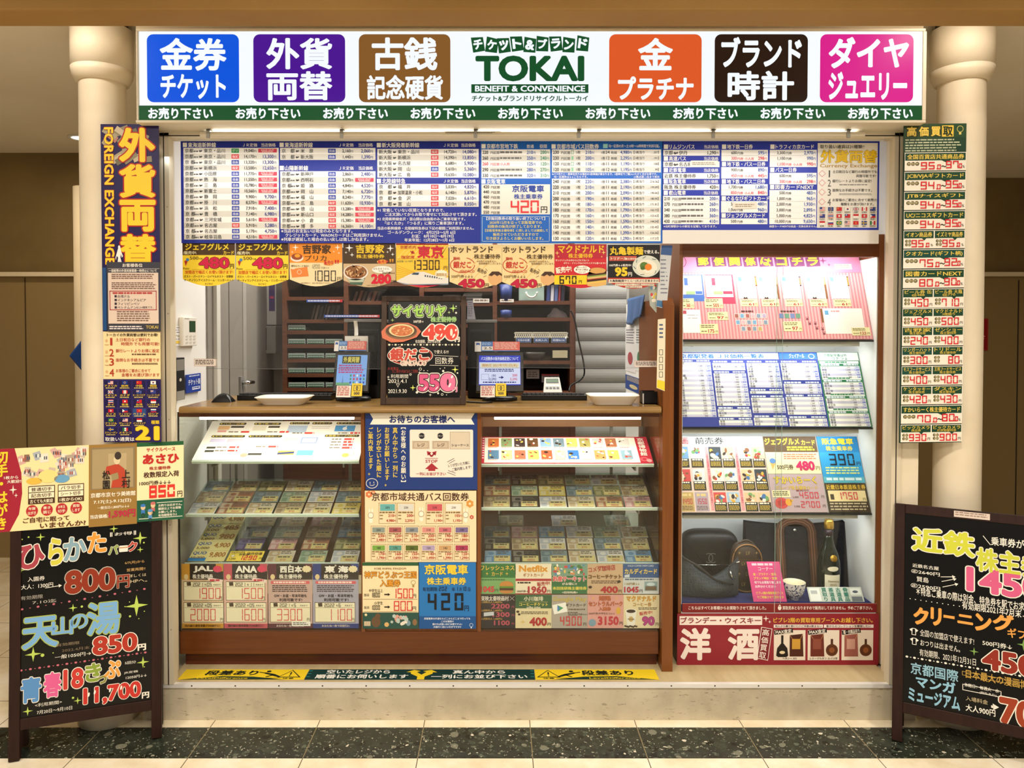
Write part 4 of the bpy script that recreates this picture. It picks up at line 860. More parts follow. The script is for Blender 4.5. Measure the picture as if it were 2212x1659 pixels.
PL = [(65, 117, [('全国百貨店共通商品券', '', '95.0~97.0')], 1), (119, 172, [('JCB/VJAギフトカード', '', '94.0~95.0')], 1), (174, 226, [('JTBナイスギフト', '', '94.0~95.0')], 1), (228, 277, [('UC/ニコスギフトカード', '', '94.0~95.0')], 1), (279, 321, [('イオン商品券', '', '95.0'), ('イズミヤ商品券', '', '95.0')], 0), (323, 369, [('クオカード(ギフト柄)', '', '75.0~92.0')], 1), (371, 416, [('図書カードNEXT', '', '80.0~90.0')], 1),
      (418, 461, [('ビール券 缶', '@488', '450'), ('ビール券 大瓶', '@770', '710')], 0), (463, 505, [('ジェフグルメ', 'カード', '450'), ('マクドナルド', '3種綴り', '500')], 0), (507, 548, [('吉野家', '株主優待券', '240'), ('ゼンショー', '株主優待券', '400')], 0)]
PLS = PL[:]
PX = [(a0 - 268) for a0 in (705, 748, 790, 833, 875, 917)]
PLS[9:] = [(PX[0], PX[1] - 2, [('吉野家', '株主優待券', '240'), ('ゼンショー', '株主優待券', '400')], 0), (PX[1], PX[2] - 2, [('リンガーハット', '株主優待券', '300'), ('トリドール', '株主優待券', '80')], 0), (PX[2], PX[3] - 2, [('モスフードサービス', '株主優待券', '400'), ('王将フードサービス', '株主優待券', '400')], 0), (PX[3], PX[4] - 2, [('ケンタッキー', '株主優待券', '420'), ('ダスキン', '株主優待券', '430')], 0), (PX[4], PX[5] - 2, [('すかいらーく株主優待カード', '', '70.0~80.0')], 1), (PX[5], 687, [('ビックカメラ', '商品券', '930'), ('ビックカメラ', 'お買物優待券', '900')], 0)]
PLS[7] = (355, 396, PL[7][2], 0); PLS[8] = (397, 436, PL[8][2], 0); PLS[6] = (313, 353, PL[6][2], 1); PLS[5] = (270, 311, PL[5][2], 1); PLS[4] = (229, 268, PL[4][2], 0); PLS[3] = (187, 227, PL[3][2], 1); PLS[2] = (146, 185, PL[2][2], 1); PLS[1] = (103, 144, PL[1][2], 1); PLS[0] = (62, 101, PL[0][2], 1)
for p in PLS: plate(*p)
# red no smoking style poster and blue bracket sign in the passages
p0, p1 = at(2106, 688, 2.82), at(2133, 757, 2.82)
s = Sheet.px(2.825, 2106, 688, 2134, 757); s.back(2106, 688, 2134, 757, '98141C', .004); s.box(2107, 689, 2133, 756, .6, 'B04040', 1)
s.ring(2118, 712, 4, 9, 1, 'D8A0A0', 2, 90, 300); s.line(2122, 700, 2124, 718, 1, 'D8A0A0', 2); s.fine(2112, 725, 2129, 735, 2, 'D89090', 2, .6, .1); s.tl('11', 2120, 746, 7, 'D89090', .01, 2, 'c')
s.build('passage_poster', label='small dark red poster on the tan passage door beyond the green price banner', cat='poster')
p = at(182, 768, 1.72)
MB().lathe((p.x, 1.72, p.z), [(.001, -.012), (.09, -.01), (.09, .01), (.001, .012)], mat('sign_blue', '1A4AA0', .4), 4, False, ax=((.5, .8, 0), (0, 0, 1), (.8, -.5, 0)), sy=1.2).build('bracket_sign', label='round blue sign sticking out from the narrow passage column', cat='sign')
# ------------------------------------------------------------------ sales counter with two glazed bays
YF = .13                                           # front plane of the counter
u = 3.0 / F_PX                                     # one photo pixel at about that distance, in metres
cxl, cxr = at(386, 895, .085).x, at(1429, 895, .085).x
zct = at(900, 879, .09).z                          # counter top height
zcb = at(900, 893, .09).z
ctr = thing('sales_counter', 'brown sales counter with two lit glass display bays either side of a postered middle', 'counter', ((cxl + cxr) / 2, YF, ZP))
pr = []
for k in range(7):
    a = math.pi * k / 6; hh = (zct - zcb) / 2; pr.append((cxl, .085 + .014 * (1 - math.sin(a)), (zct + zcb) / 2 + hh * math.cos(a)))
prof = pr + [(cxl, .60, zcb), (cxl, .60, zct)]
MB().prism([Vector(p) for p in prof], (cxr - cxl, 0, 0), M_TOP).build('worktop', ctr, bev=.003)
xb = [at(p, 1100, YF).x for p in (385, 784, 1035, 1424)]
zp1, zp0 = at(900, 1364.5, YF).z, at(900, 1413, YF).z
MB().box(xb[0], YF, zp0, xb[3], YF + .02, zp1, M_WOOD).build('front_panel', ctr, bev=.002)
MB().box(xb[0] + .01, YF + .035, ZP, xb[3], YF + .05, zp0 + .004, M_WOODD).build('toe_kick', ctr)
MB().box(xb[0], YF + .02, zp1 - .02, xb[3], .56, zp1, M_WOOD).build('bay_floor', ctr)
for x in (xb[1], xb[2]):
    MB().box(x - .007, YF - .001, zp1, x + .007, .56, zcb, M_WOODV).build('divider', ctr)
MB().box(xb[1] + .007, YF + .006, zp1, xb[2] - .007, YF + .024, zcb, M_WOODV).build('middle_panel', ctr)
MB().box(xb[0], YF + .004, at(900, 901, YF).z, xb[1] - .008, YF + .022, zcb, M_WOOD).build('fascia', ctr)
MB().box(xb[2] + .008, YF + .004, at(900, 901, YF).z, xb[3], YF + .022, zcb, M_WOOD).build('fascia', ctr)
zr = at(900, 926, YF + .3).z
MB().box(xb[2] + .007, .50, zr, xb[3], .52, zcb, mat('pale_brown_laminate', 'A87850', .4)).build('back_rail', ctr)
MB().box(xb[0], .50, zr + .03, xb[1] - .007, .52, zcb, mat('pale_brown_laminate', 'A87850', .4)).build('back_rail', ctr)
for x in (xb[0], xb[3]): MB().box(x - .003, YF + .003, zp1, x + .003, .56, zcb, M_GLASS).build('end_glass', ctr)
for a, b in ((xb[0] + .004, xb[1] - .008), (xb[2] + .008, xb[3] - .004)): MB().box(a, YF, zp1, b, YF + .004, zcb - .001, M_GLASS).build('glass_pane', ctr)
MB().box(xb[0] - .002, YF + .004, zp1, xb[0] + .003, YF + .010, zcb, M_DKSTEEL).build('glass_edge', ctr)
for i, (a, b, y) in enumerate(((432, 765, 905), (1068, 1384, 905))):
    p, q = at(a, 903, YF + .03), at(b, 903, YF + .03)
    lamp = MB().lathe((p.x, YF + .03, p.z), [(.0055, 0), (.0055, q.x - p.x)], M_TUBE, 12, ax=((0, 1, 0), (0, 0, 1), (1, 0, 0))).build('light_tube', ctr, 'glowing tube under the counter edge')
    area('bay_lamp', ((p.x + q.x) / 2, YF + .05, p.z - .012), q.x - p.x, 1.0 if i == 0 else 1.2, (1, .95, .84), (math.radians(28), 0, 0), .015)
for x0, x1 in ((xb[0], xb[1]), (xb[2], xb[3])):     # slotted shelf standards at the back of the bays
    for t in (.12, .82):
        x = x0 + (x1 - x0) * t; MB().box(x - .006, .535, zp1, x + .006, .547, zcb, M_GREY).build('shelf_standard', ctr)
# upright brown end panel between counter and tall show case
p = at(1438, 642, .06); q = at(1462, 642, .06)
zt_ = p.z
MB().prism([(p.x, .10, ZP), (p.x, .60, ZP), (p.x, .60, zt_), (p.x, .13, zt_), (p.x, .10, zt_ - .03)], (q.x - p.x, 0, 0), M_WOODV).build('end_panel', label='upright brown end panel standing between the counter and the tall glass show case', cat='panel')

def incline(pxl, pxr, yf, Yf, yb, Yb):
    """sloping shelf: returns left front corner, right vector, up-slope unit vector, length"""
    a, b = at(pxl, yf, Yf), at(pxr, yf, Yf); c = at(pxl, yb, Yb)
    up = Vector((0, Yb - Yf, c.z - a.z)); return a, b.x - a.x, up.normalized(), up.length
def shelf(a, W_, up, L, name='glass_shelf', under=True):
    n = Vector((1, 0, 0)).cross(up)
    MB().obox(a + Vector((W_ / 2, 0, 0)) + up * (L / 2) - n * .006, (1, 0, 0), up, n, W_ / 2, L / 2 + .004, .003, M_SHELF).build(name, ctr)
    MB().obox(a + Vector((W_ / 2, 0, 0)) - up * .004 - n * .002, (1, 0, 0), up, n, W_ / 2, .003, .006, mat('shelf_lip', 'CFE0D4', .2)).build('shelf_lip', ctr)
    for t in (.1, .9): MB().box(a.x + W_ * t - .003, a.y + .02, a.z - .03, a.x + W_ * t + .003, .54, a.z - .012, M_GREY).build('shelf_arm', ctr)
# -- board on the upper shelf of the first bay
a, W_, up, L = incline(415, 776, 996, .19, 912, .41)
shelf(a, W_, up, L)
s = Sheet(a + up * L + Vector((1, 0, 0)).cross(up) * .0055, (u, 0, 0), -up * u); H = L / u; W_u = W_ / u
s.back(0, 0, W_u, H, 'FBFAF2', .004)
def pill(x, y, w_, t): s.rrect(x, y, x + w_, y + 8, 3.5, '3A3A30', 1); s.tx(t, x + 9, y + 1.2, x + w_ - 4, y + 6.8, 'F0D860', .02, 3); s.ell(x + 4.5, y + 4, 2.4, 2.4, 'F0D860', 2, 8)
for x, y, w_, t in ((20, 6, 62, 'バス一日券'), (100, 6, 62, '地下鉄一日券'), (182, 4, 46, 'テレホンカード'), (234, 4, 46, 'クオカード'), (290, 4, 60, 'ギフトカード'), (16, 52, 76, '地下鉄・バス一日(二日)券'), (100, 52, 76, 'トラフィカ京カード'), (272, 50, 78, '図書カードNEXT')): pill(x, y, w_, t)
for x, y, w_, h_, c in ((22, 18, 26, 14, 'F4C890'), (50, 18, 30, 7, '4A4A40'), (24, 34, 20, 7, 'F0A8A0'), (102, 17, 30, 18, 'E8E4D0'), (136, 18, 26, 7, '4A4A40'), (182, 16, 44, 26, 'B8CCE4'), (236, 20, 42, 1.5, 'B0B0B0'), (236, 26, 40, 1.5, 'C0B0B0'), (290, 16, 46, 22, '58A0DC'), (18, 64, 34, 13, 'D8D4F0'), (56, 64, 34, 13, 'F0C8D8'), (182, 62, 32, 18, 'E4E8D0'), (222, 60, 36, 20, '7898D0'), (224, 62, 32, 16, 'EEF2FA'), (182, 84, 32, 16, 'B8DCC8'), (222, 84, 34, 16, 'F0B8B0'), (224, 86, 30, 12, 'FAF2F0'), (180, 106, 36, 14, 'E0B850'), (222, 104, 36, 18, '70B0E4'), (100, 98, 22, 12, 'F0C4B8'), (18, 92, 20, 7, '4A4A40'), (18, 104, 20, 7, '4A4A40'), (116, 114, 30, 7, '4A4A40')): s.rect(x, y, x + w_, min(y + h_, H - 3), c, 1 if c not in ('EEF2FA', 'FAF2F0') else 2)
s.poly([(180, 113), (216, 109), (216, 115), (180, 119)], '384A80', 2)
s.ell(313, 28, 5.5, 6, 'F4F8FC', 3, 12); s.ell(315, 20.5, 1.6, 2.4, 'F4F8FC', 3, 8, 30); s.ell(319, 26, 2.4, 2.6, '58A0DC', 4, 8)
for x, y in ((50, 38), (138, 38), (196, 42), (300, 42), (40, 92), (126, 90), (290, 64), (290, 74), (290, 84), (290, 94), (40, 104)):
    s.fine(x, y, x + 24, y + 6, 1, '8A8070', 2, .7, .1); s.fine(x + 28, y - 1, x + 50, y + 7, 1, 'E05048', 2, .8, .05)
for x in (108, 330): s.ell(x, H - 16, 8, 7, 'F0A890' if x < 200 else 'D8C070', 2); 
s.ell(343, H - 20, 5, 7, 'FFFFFF', 3, 12); s.ring(343, H - 20, 5, 7, .8, 'A09070', 4)
s.build('ticket_board', label='white sloping board of day passes and gift cards lying on the upper glass shelf', cat='price board')
# -- picture board on the upper shelf of the second bay
a, W_, up, L = incline(1040, 1412, 1003, .19, 946, .35)
shelf(a, W_, up, L)
s = Sheet(a + up * L + Vector((1, 0, 0)).cross(up) * .0055, (u, 0, 0), -up * u); H = L / u; W_u = W_ / u
s.back(0, 0, W_u, H, 'C43040', .004); s.rect(6, 3, W_u - 28, H - 2, 'F8F2E4', 1)
for i in range(9): s.rect(1, 4 + i * 9, 5, 8 + i * 9, 'F0D8D8', 1)
PC = ['D87840', '8AA070', '4A3838', '6A4A30', '8AB0D8', '7A90A0', 'E8D070', 'A8A060', 'C0C4C8', 'B07050', 'E0D8D0', '5A80A0', 'F0D890', 'D86A50', 'E8C060', 'A85838', 'D8E0A0', '3A70C0', 'F4F0E8', 'C89058', 'D0B060', '88A8B8']
for r_ in range(2):
    for i in range(11):
        x, y = 12 + i * 29.4, 5 + r_ * (H - 8) / 2; h_ = (H - 12) / 2; c = PC[r_ * 11 + i]
        s.rect(x, y, x + 27.5, y + h_ - 5, 'FDF8EC', 2); s.rect(x + 1.5, y + 1, x + 26, y + h_ - 9, c, 3)
        for k in range(5): s.ell(x + random.uniform(6, 21), y + random.uniform(5, h_ - 14), random.uniform(2, 5), random.uniform(1.5, 4), random.choice(('FFF8E8', '3A2A20', 'F0D060', c, 'C85040')), 4 + k * .2, 8, random.uniform(0, 90))
        s.fine(x + 2, y + h_ - 8, x + 25, y + h_ - 5.4, 1, 'E06858', 3, .8, .1)
s.tx('京都博物館', W_u - 24, 5, W_u - 8, H - 26, 'FCEFE0', .02, 3, vert=True); s.ell(W_u - 18, H - 14, 9, 8, 'E8606A', 2); s.ell(W_u - 8, H - 9, 6, 6, 'F0A0A0', 3); s.ell(W_u - 18, H - 14, 4, 3.5, 'C43040', 3)
s.build('picture_card_board', label='red edged sloping board with two rows of small picture cards on the upper glass shelf', cat='price board')

# -- plastic sleeved cards in rows on the sloping middle and lower shelves
TILT = R(23); UP = Vector((0, math.cos(TILT), math.sin(TILT)))
CARDS = [('tan', 'CDBB96', 'A8906A'), ('pale green', 'B7C8AC', '8AA88C'), ('cream', 'EDE3C8', 'D0B890'), ('grey blue', '8EA2A8', '6A848E'), ('rust', 'B87A58', 'E0C8A0'), ('purple', '5A4E86', '8478B0'), ('white', 'F2F0EA', 'C8D0D8'), ('sky blue', '6C9EC8', 'A8C8E0'), ('pink', 'D8A0A0', 'F0D0C8'), ('yellow', 'E8D060', 'F4E8B0'), ('black', '2A2826', '8A8478'), ('olive', '8A8C58', 'B8B484')]
PRO = {}
def card_proto(k):
    nm, c1, c2 = CARDS[k]; s = Sheet((0, 0, 0), (.001, 0, 0), -UP * .001)
    root = None
    s.back(-54, -71, 54, 0, c1, .0012); s.rect(-52, -69, -8, -36, c2, 1); s.ell(-28, -52, 12, 10, c1, 2, 10); s.fine(-4, -66, 50, -46, 2, '6A6252', 2, .5, .3); s.rect(-48, -30, -26, -4, c2, 1)
    o = s.build('ticket_card', label='x', cat='card'); 
    t = Sheet(Vector((0, 0, 0)), (.001, 0, 0), -UP * .001); t.back(-16, -38, 50, -3, 'F2E49A', .0004); t.v = [p + t.N * .0012 for p in t.v]
    t.box(-15, -37, 49, -4, .8, 'A89850', 5); t.fine(-10, -33, 42, -23, 1, '5A5040', 6, .7, .1); t.seg(random.choice(('4500', '970', '9800', '2700')), 4, -17, 10, 'C84030', 6, 1.4, 2, l=6)
    t.build('price_tag', o, 'yellow price tag'); 
    v = Sheet(Vector((0, 0, 0)), (.001, 0, 0), -UP * .001); v.slab([(-55.5, -73), (55.5, -73), (55.5, 1), (-55.5, 1)], M_SLEEVE, .0002); v.v = [p + v.N * .0024 for p in v.v]; v.build('clear_sleeve', o, 'glossy clear sleeve')
    return o
def row(pxl, pxr, yf, Yf, k, n, cols, shelfn, rown, bay, wid=None):
    a, b = at(pxl, yf, Yf), at(pxr, yf, Yf); pos = a + UP * (k * .078); stp = (b.x - a.x) / n
    for i in range(n):
        c = cols[i % len(cols)]
        off = Vector((a.x + stp * (i + .5), pos.y, pos.z + .0015))
        nm = CARDS[c][0]; lab = 'sleeved %s card, %s in the %s row, %s shelf, %s' % (nm, ORD[i], rown, shelfn, bay)
        if c not in PRO:
            PRO[c] = o = card_proto(c); PRO[c, 'd'] = Vector(o.location); o['group'] = 'sleeved ticket cards on the glass shelves'; o['label'] = lab; o.location = PRO[c, 'd'] + off
        else: copy_tree(PRO[c], PRO[c, 'd'] + off, lab)
B1, B2 = 'bay under the white board', 'bay under the picture board'
a, b = at(402, 1111, .17), at(776, 1111, .17); shelf(a, b.x - a.x, UP, .25)
row(402, 776, 1110, .172, 0, 6, (6, 4, 2, 0, 2, 9), 'middle', 'front', B1); row(404, 776, 1110, .172, 1, 6, (0, 4, 3, 1, 6, 3), 'middle', 'second', B1); row(406, 776, 1110, .172, 2, 6, (3, 0, 11, 2, 3, 0), 'middle', 'back', B1)
a, b = at(400, 1216, .17), at(776, 1216, .17); shelf(a, b.x - a.x, UP, .33)
row(566, 778, 1215, .172, 0, 3, (2, 1, 6), 'lower', 'front', B1); row(487, 777, 1215, .172, 1, 4, (5, 8, 4, 11), 'lower', 'second', B1); row(489, 777, 1215, .172, 2, 4, (3, 1, 0, 7), 'lower', 'third', B1); row(492, 777, 1215, .172, 3, 4, (0, 2, 8, 3), 'lower', 'back', B1)
a, b = at(1040, 1097, .17), at(1420, 1097, .17); shelf(a, b.x - a.x, UP, .25)
row(1042, 1411, 1096, .172, 0, 6, (0, 10, 6, 2, 4, 8), 'middle', 'front', B2); row(1043, 1411, 1096, .172, 1, 6, (4, 1, 9, 3, 11, 0), 'middle', 'second', B2); row(1044, 1410, 1096, .172, 2, 6, (3, 10, 11, 1, 6, 0), 'middle', 'back', B2)
a, b = at(1038, 1216, .17), at(1422, 1216, .17); shelf(a, b.x - a.x, UP, .33)
row(1045, 1413, 1215, .172, 0, 6, (7, 10, 3, 2, 6, 7), 'lower', 'front', B2); row(1043, 1414, 1215, .172, 1, 6, (10, 0, 6, 2, 3, 0), 'lower', 'second', B2); row(1042, 1418, 1215, .172, 2, 6, (3, 8, 7, 6, 1, 2), 'lower', 'third', B2); row(1044, 1416, 1215, .172, 3, 3, (11, 6, 1), 'lower', 'back', B2)
a = at(404, 1214, .17) + UP * .001
s = Sheet(a + UP * .30 + Vector((0, 0, .003)), (.001, 0, 0), -UP * .001); s.back(0, 0, 148, 300, 'EFE3A0', .001)
for i, (t, v) in enumerate((('QUO', '4,980'), ('QUO 500', '485'), ('QUO 1,000', '980'), ('QUO 5,000', '4,900'), ('QUO 10,000', '9,800'))):
    y = 4 + i * 59; s.rect(0, y - 4, 148, y - 3, 'A89850', 1); s.tx(t.split()[0], 6, y + 2, 62, y + 24, '2A60B0', .02, 3); s.tx(v, 76, y + 6, 142, y + 40, 'B07830', .03, 3); len(t) > 4 and s.tx(t.split()[1], 8, y + 32, 62, y + 48, '806040', .02, 3)
s.rect(0, 280, 70, 300, '3A8AD0', 2)
s.build('prepaid_card_sheet', label='yellow sloping sheet of five prepaid card prices beside the end glass of the counter', cat='price sheet')
a = at(488, 1214, .17)
s = Sheet(a + UP * .062 + Vector((0, 0, .003)), (.001, 0, 0), -UP * .001); s.back(0, 0, 140, 60, 'F4DC58', .001)
s.tx('リムジンバス', 6, 4, 62, 16, '3A2A1A', .03, 3); s.tx('伊丹空港', 70, 8, 134, 26, '5A3A1A', .03, 3); s.tl('京都⇔', 40, 22, 14, '3A2A1A', .02, 3); s.seg('1290', 48, 30, 26, 'D82838', 14, 4, 5); s.tl('円', 128, 46, 14, '3A2A1A', .02, 3); s.tl('1,340', 6, 48, 13, '3A2A1A', .01, 3); s.ell(18, 30, 8, 8, 'F8F0D0', 2); s.ring(18, 30, 8, 8, 1.2, '806040', 3)
s.build('price_card', label='yellow airport bus price card with 1290 in red on the lower glass shelf', cat='price card')

# ------------------------------------------------------------------ posters on the middle panel
YM = YF - .004
s = Sheet.px(YM, 789, 893, 1031, 1058); s.back(789, 893, 1031, 1058, '1E3A7E', .0015)
s.poly([(799, 893), (1025, 893), (1018, 905), (1025, 917), (799, 917), (806, 905)], 'F0EBDD', 1); s.tx('お待ちのお客様へ', 841, 897, 983, 914, '1E2E6A', .03, 4)
for i, (t, c, y1) in enumerate((('ご案内致します。', 'E8CC58', 1026), ('レジが空いた順に', 'E8CC58', 1031), ('お並びお願いします。', 'E8CC58', 1050), ('真ん中から一列に', 'E8CC58', 1031), ('︻お客様へのお願い︼', 'F0EBDD', 1041))): s.tx(t, 795 + i * 17.7, 923, 806 + i * 17.7, y1, c, .02, 4, vert=True)
s.rrect(885, 928, 1022, 1031, 3, 'EFE6D8', 1)
for x in (911, 951): s.ell(x, 941.5, 6.4, 6.4, '2A2A2E', 3); s.tl('スタッフ', x, 941.5, 3.4, 'F0EBDD', .02, 4, 'c')
for x in (890, 933): s.rect(x, 952, x + 38, 970, 'CDBCA6', 2); s.box(x + 3, 954, x + 35, 968, .6, '9A8468', 3); s.tl('レジ', x + 19, 961, 8.6, '5A4A38', .02, 4, 'c')
s.rect(972, 933, 1015, 970, 'D8CBB6', 2); s.box(972, 933, 1015, 970, .6, '9A8468', 3); s.tl('ショーケース', 994, 961.5, 6.4, '1E1E22', .024, 4, 'c')
MAR = 'A82C38'
s.arrow(932, 986, 922, 974, 3.4, MAR, 4, 2.6); s.arrow(932, 986, 943, 974, 3.4, MAR, 4, 2.6); s.rect(918, 989.5, 946, 990.5, MAR, 3); s.tx('STOP', 919, 993, 945, 999.5, MAR, .024, 4)
s.poly([(932.5, 1000), (947, 1013), (940, 1013), (940, 1017), (925, 1017), (925, 1013), (918, 1013)], MAR, 4); s.tx('一列にお並び下さい', 899, 1020, 963, 1027, MAR, .02, 4)
s.tx('レジが空いた方側に', 968, 999, 1015, 1006, '3A3A50', .012, 4, rot=-9); s.tx('ご案内致します!', 976, 1008, 1018, 1015, '3A3A50', .012, 4, rot=-9)
for a_ in ((966, 998, 981, 990), (970, 1001, 983, 994), (968, 1016, 984, 1022), (966, 1020, 984, 1027)): s.line(*a_, .9, '3A3A50', 4)
s.ring(803, 1044, 13, 11, 1.2, 'F0EBDD', 3); s.line(799, 1041, 799, 1045, 1.2, 'F0EBDD', 4); s.line(807, 1040, 807, 1044, 1.2, 'F0EBDD', 4); s.ring(803, 1045, 6, 4, 1, 'F0EBDD', 4, 10, 150)
s.build('queue_poster', label='navy queue notice with a till diagram on the middle of the counter front', cat='poster')
s = Sheet.px(YM, 788, 1060, 1029, 1214); s.back(788, 1060, 1029, 1214, 'F0DCB4', .0015)
for x, y, r_, c in ((797, 1068, 8, 'D87848'), (806, 1064, 5, 'E09060'), (1015, 1088, 9, 'D89848'), (1019, 1117, 5, 'C85848')): s.burst(x, y, r_, r_, c, 1, 6); s.ell(x, y, r_ * .3, r_ * .3, 'F0DCB4', 2, 8)
s.tx('京都市域共通バス回数券', 803, 1064, 1013, 1082, '4A2E1E', .012, 4)
def bc(x, y, w_, h_, c, a, b, small=1):
    s.box(x, y, x + w_, y + h_, .7, '8A7048', 2); s.rect(x + 3, y + 3, x + w_ - 3, y + 3 + h_ * .32, c, 2); s.tl(a[2], x + w_ / 2, y + 3 + h_ * .16, 6.4, '3A3030', .01, 4, 'c'); s.fine(x + 2, y + 3 + h_ * .36, x + w_ - 2, y + 3 + h_ * .46, 1, '8A7048', 3, .7, .1)
    s.tl('円', x + w_ - 1, y + h_ * .62, 4.4, 'B03428', .01, 4, 'r'); s.tl(a[0], x + w_ - 5, y + h_ * .61, 8.4, 'B03428', .02, 4, 'r'); s.tl('円', x + w_ - 1, y + h_ * .86, 4.4, 'B03428', .01, 4, 'r'); s.tl(b, x + w_ - 5, y + h_ * .85, 7.8, 'B03428', .02, 4, 'r', .95); s.fine(x + 2, y + h_ * .58, x + 10, y + h_ * .9, 2, '8A7048', 3, .3, .3)
for i, (x, a, b, c) in enumerate(((818, '210', '4,980', '68B0B0'), (858, '200', '2,295', 'D8D8D0'), (920, '110', '1,190', 'CC5A64'), (961, '105', '1,195', 'ECE6DC'))): bc(x, 1086, 38, 45, c, (a, 0, '230'), b)
CS = ['8A9890', 'A85A5E', '8A9098', 'D89088', 'C8707A', '7A6A98', '7AA84C', '5A9A8C', '5A6A2C', 'B0A0C0', 'C8A070', 'A83A5A']
for i, (a, b) in enumerate((('230', '2,480'), ('220', '2,380'), ('210', '2,190'), ('200', '2,090'), ('190', '1,990'), ('180', '1,890'), ('170', '1,790'), ('160', '1,690'), ('150', '1,590'), ('140', '1,490'), ('130', '1,390'), ('120', '1,290'))): bc(801 + (i % 6) * 36, 1136 + (i // 6) * 39, 33, 35, CS[i], (a, 0, '%d' % (int(a) + 10 + 10 * (i < 2))), b)
for x, y in ((801, 1113), (910, 1110), (1006, 1112)):
    s.ell(x, y, 6, 6.5, 'FAF0DC', 3, 14); s.ring(x, y, 6, 6.5, .7, '7A6048', 4); s.ell(x - 3, y - 10, 1.8, 5, 'FAF0DC', 3, 10); s.ell(x + 3, y - 10, 1.8, 5, 'FAF0DC', 3, 10); s.ell(x, y + 11, 4.4, 6, 'FAF0DC', 3, 12)
s.build('bus_coupon_poster', label='cream bus coupon price poster under the navy queue notice', cat='poster')
s = Sheet.px(YM - .001, 783, 1215, 904, 1358); s.back(783, 1215, 904, 1358, 'F0E0B4', .0015)
s.rect(783, 1215, 904, 1222, '2A5A38', 1); s.tl('KOBE ANIMAL KINGDOM', 843, 1228, 6, '8A5A28', .01, 4, 'c', 1.0)
s.tx('神戸どうぶつ王国', 787, 1234, 900, 1249, 'E8A030', .02, 5, outl=(('6A3A18', .035),)); s.tx('入園券', 821, 1252, 865, 1267, 'E8A030', .02, 5, outl=(('6A3A18', .035),)); s.ring(893, 1258, 5, 5, .8, 'A88A50', 4); s.rect(891, 1263, 895, 1268, 'A88A50', 4)
for y, t, p1, p2 in ((1270, '中学生以上', '1800', '1500'), (1297, '小学生', '1000', '800')):
    s.tx(t, 797 if len(t) > 3 else 808, y + 2, 827, y + 9, '2A1E16', .014, 4); s.tx('当日', 786, y + 12, 797, y + 18, '2A1E16', .014, 4); s.seg(p1, 801, y + 10, 10, '2A1E16', 4, 1.1, 1.2); s.arrow(830, y + 14, 843, y + 14, 2.6, '2A1E16', 4, 2); s.seg(p2, 847 if len(p2) == 4 else 851, y + 1, 21, 'D82830', 9.5 if len(p2) == 4 else 11.5, 1.8, 2.6); s.tx('円', 891, y + 13, 899, y + 21, '2A1E16', .01, 4)
    s.rect(785, y + 24, 902, y + 24.8, '8A7048', 2)
s.rect(783, 1323, 904, 1358, '2A5248', 1)
for i in range(22): s.burst(random.uniform(840, 880), random.uniform(1330, 1348), *([random.uniform(1.5, 5)] * 2), random.choice(('E8E0D0', 'D8A090', 'B8C8C0')), 2 + i * .06, 6)
s.ell(812, 1343, 10, 12, '6A5038', 2); s.ell(816, 1330, 6, 5, '6A5038', 3); s.ell(835, 1349, 5, 5, 'D8B070', 2); s.ell(882, 1346, 5, 6, '7A9AA8', 2); s.ell(896, 1344, 5, 7, '8A6A48', 2); s.rect(786, 1342, 800, 1352, 'C8B898', 2); s.ell(790, 1328, 3, 3, 'E8D8A8', 2, 8)
s.build('ticket_poster', label='cream and green zoo admission poster with prices 1500 and 800 in red', cat='poster')
s = Sheet.px(YM - .001, 905, 1215, 1028, 1358); s.back(905, 1215, 1028, 1358, '2476BE', .0015)
s.tx('京阪電車', 917, 1219, 1011, 1241, 'F2D040', .026, 5); s.tx('株主乗車券', 922, 1247, 1007, 1263, 'F2D040', .026, 5); s.tx('有効期限:', 913, 1268, 946, 1277, '12223A', .012, 4); s.seg('202', 948, 1267, 9, '12223A', 4.6, 1.1, 1.8); s.tx('年', 976, 1269, 983, 1277, '12223A', .012, 4); s.seg('1', 985, 1267, 9, '12223A', 4, 1.1, 1); s.tx('月', 992, 1269, 997, 1277, '12223A', .012, 4); s.seg('10', 998, 1267, 9, '12223A', 4, 1.1, 1.6); s.tx('日', 1011, 1269, 1016, 1277, '12223A', .012, 4)
s.seg('420', 924, 1281, 37, '0E141E', 19, 5, 10); s.tx('円', 1003, 1308, 1013, 1320, '12223A', .012, 4)
s.rect(905, 1331, 1028, 1358, '1A5494', 1)
for i, t in enumerate(('京阪電車の片道ならどこからどこまで行っても', 'このお値段!!!', '遠ければ遠いほどお得ですよ♪', '大阪行く前にいかがですか!?')): s.tl(t, 966, 1336 + i * 6, 4.8, 'E8F0F8', .02, 4, 'c')
s.ring(1018, 1350, 4, 4, .8, 'C8D8E8', 4); s.rect(1016.5, 1354, 1019.5, 1357, 'C8D8E8', 4)
s.build('ticket_poster', label='bright blue train ticket poster with a huge black 420', cat='poster')

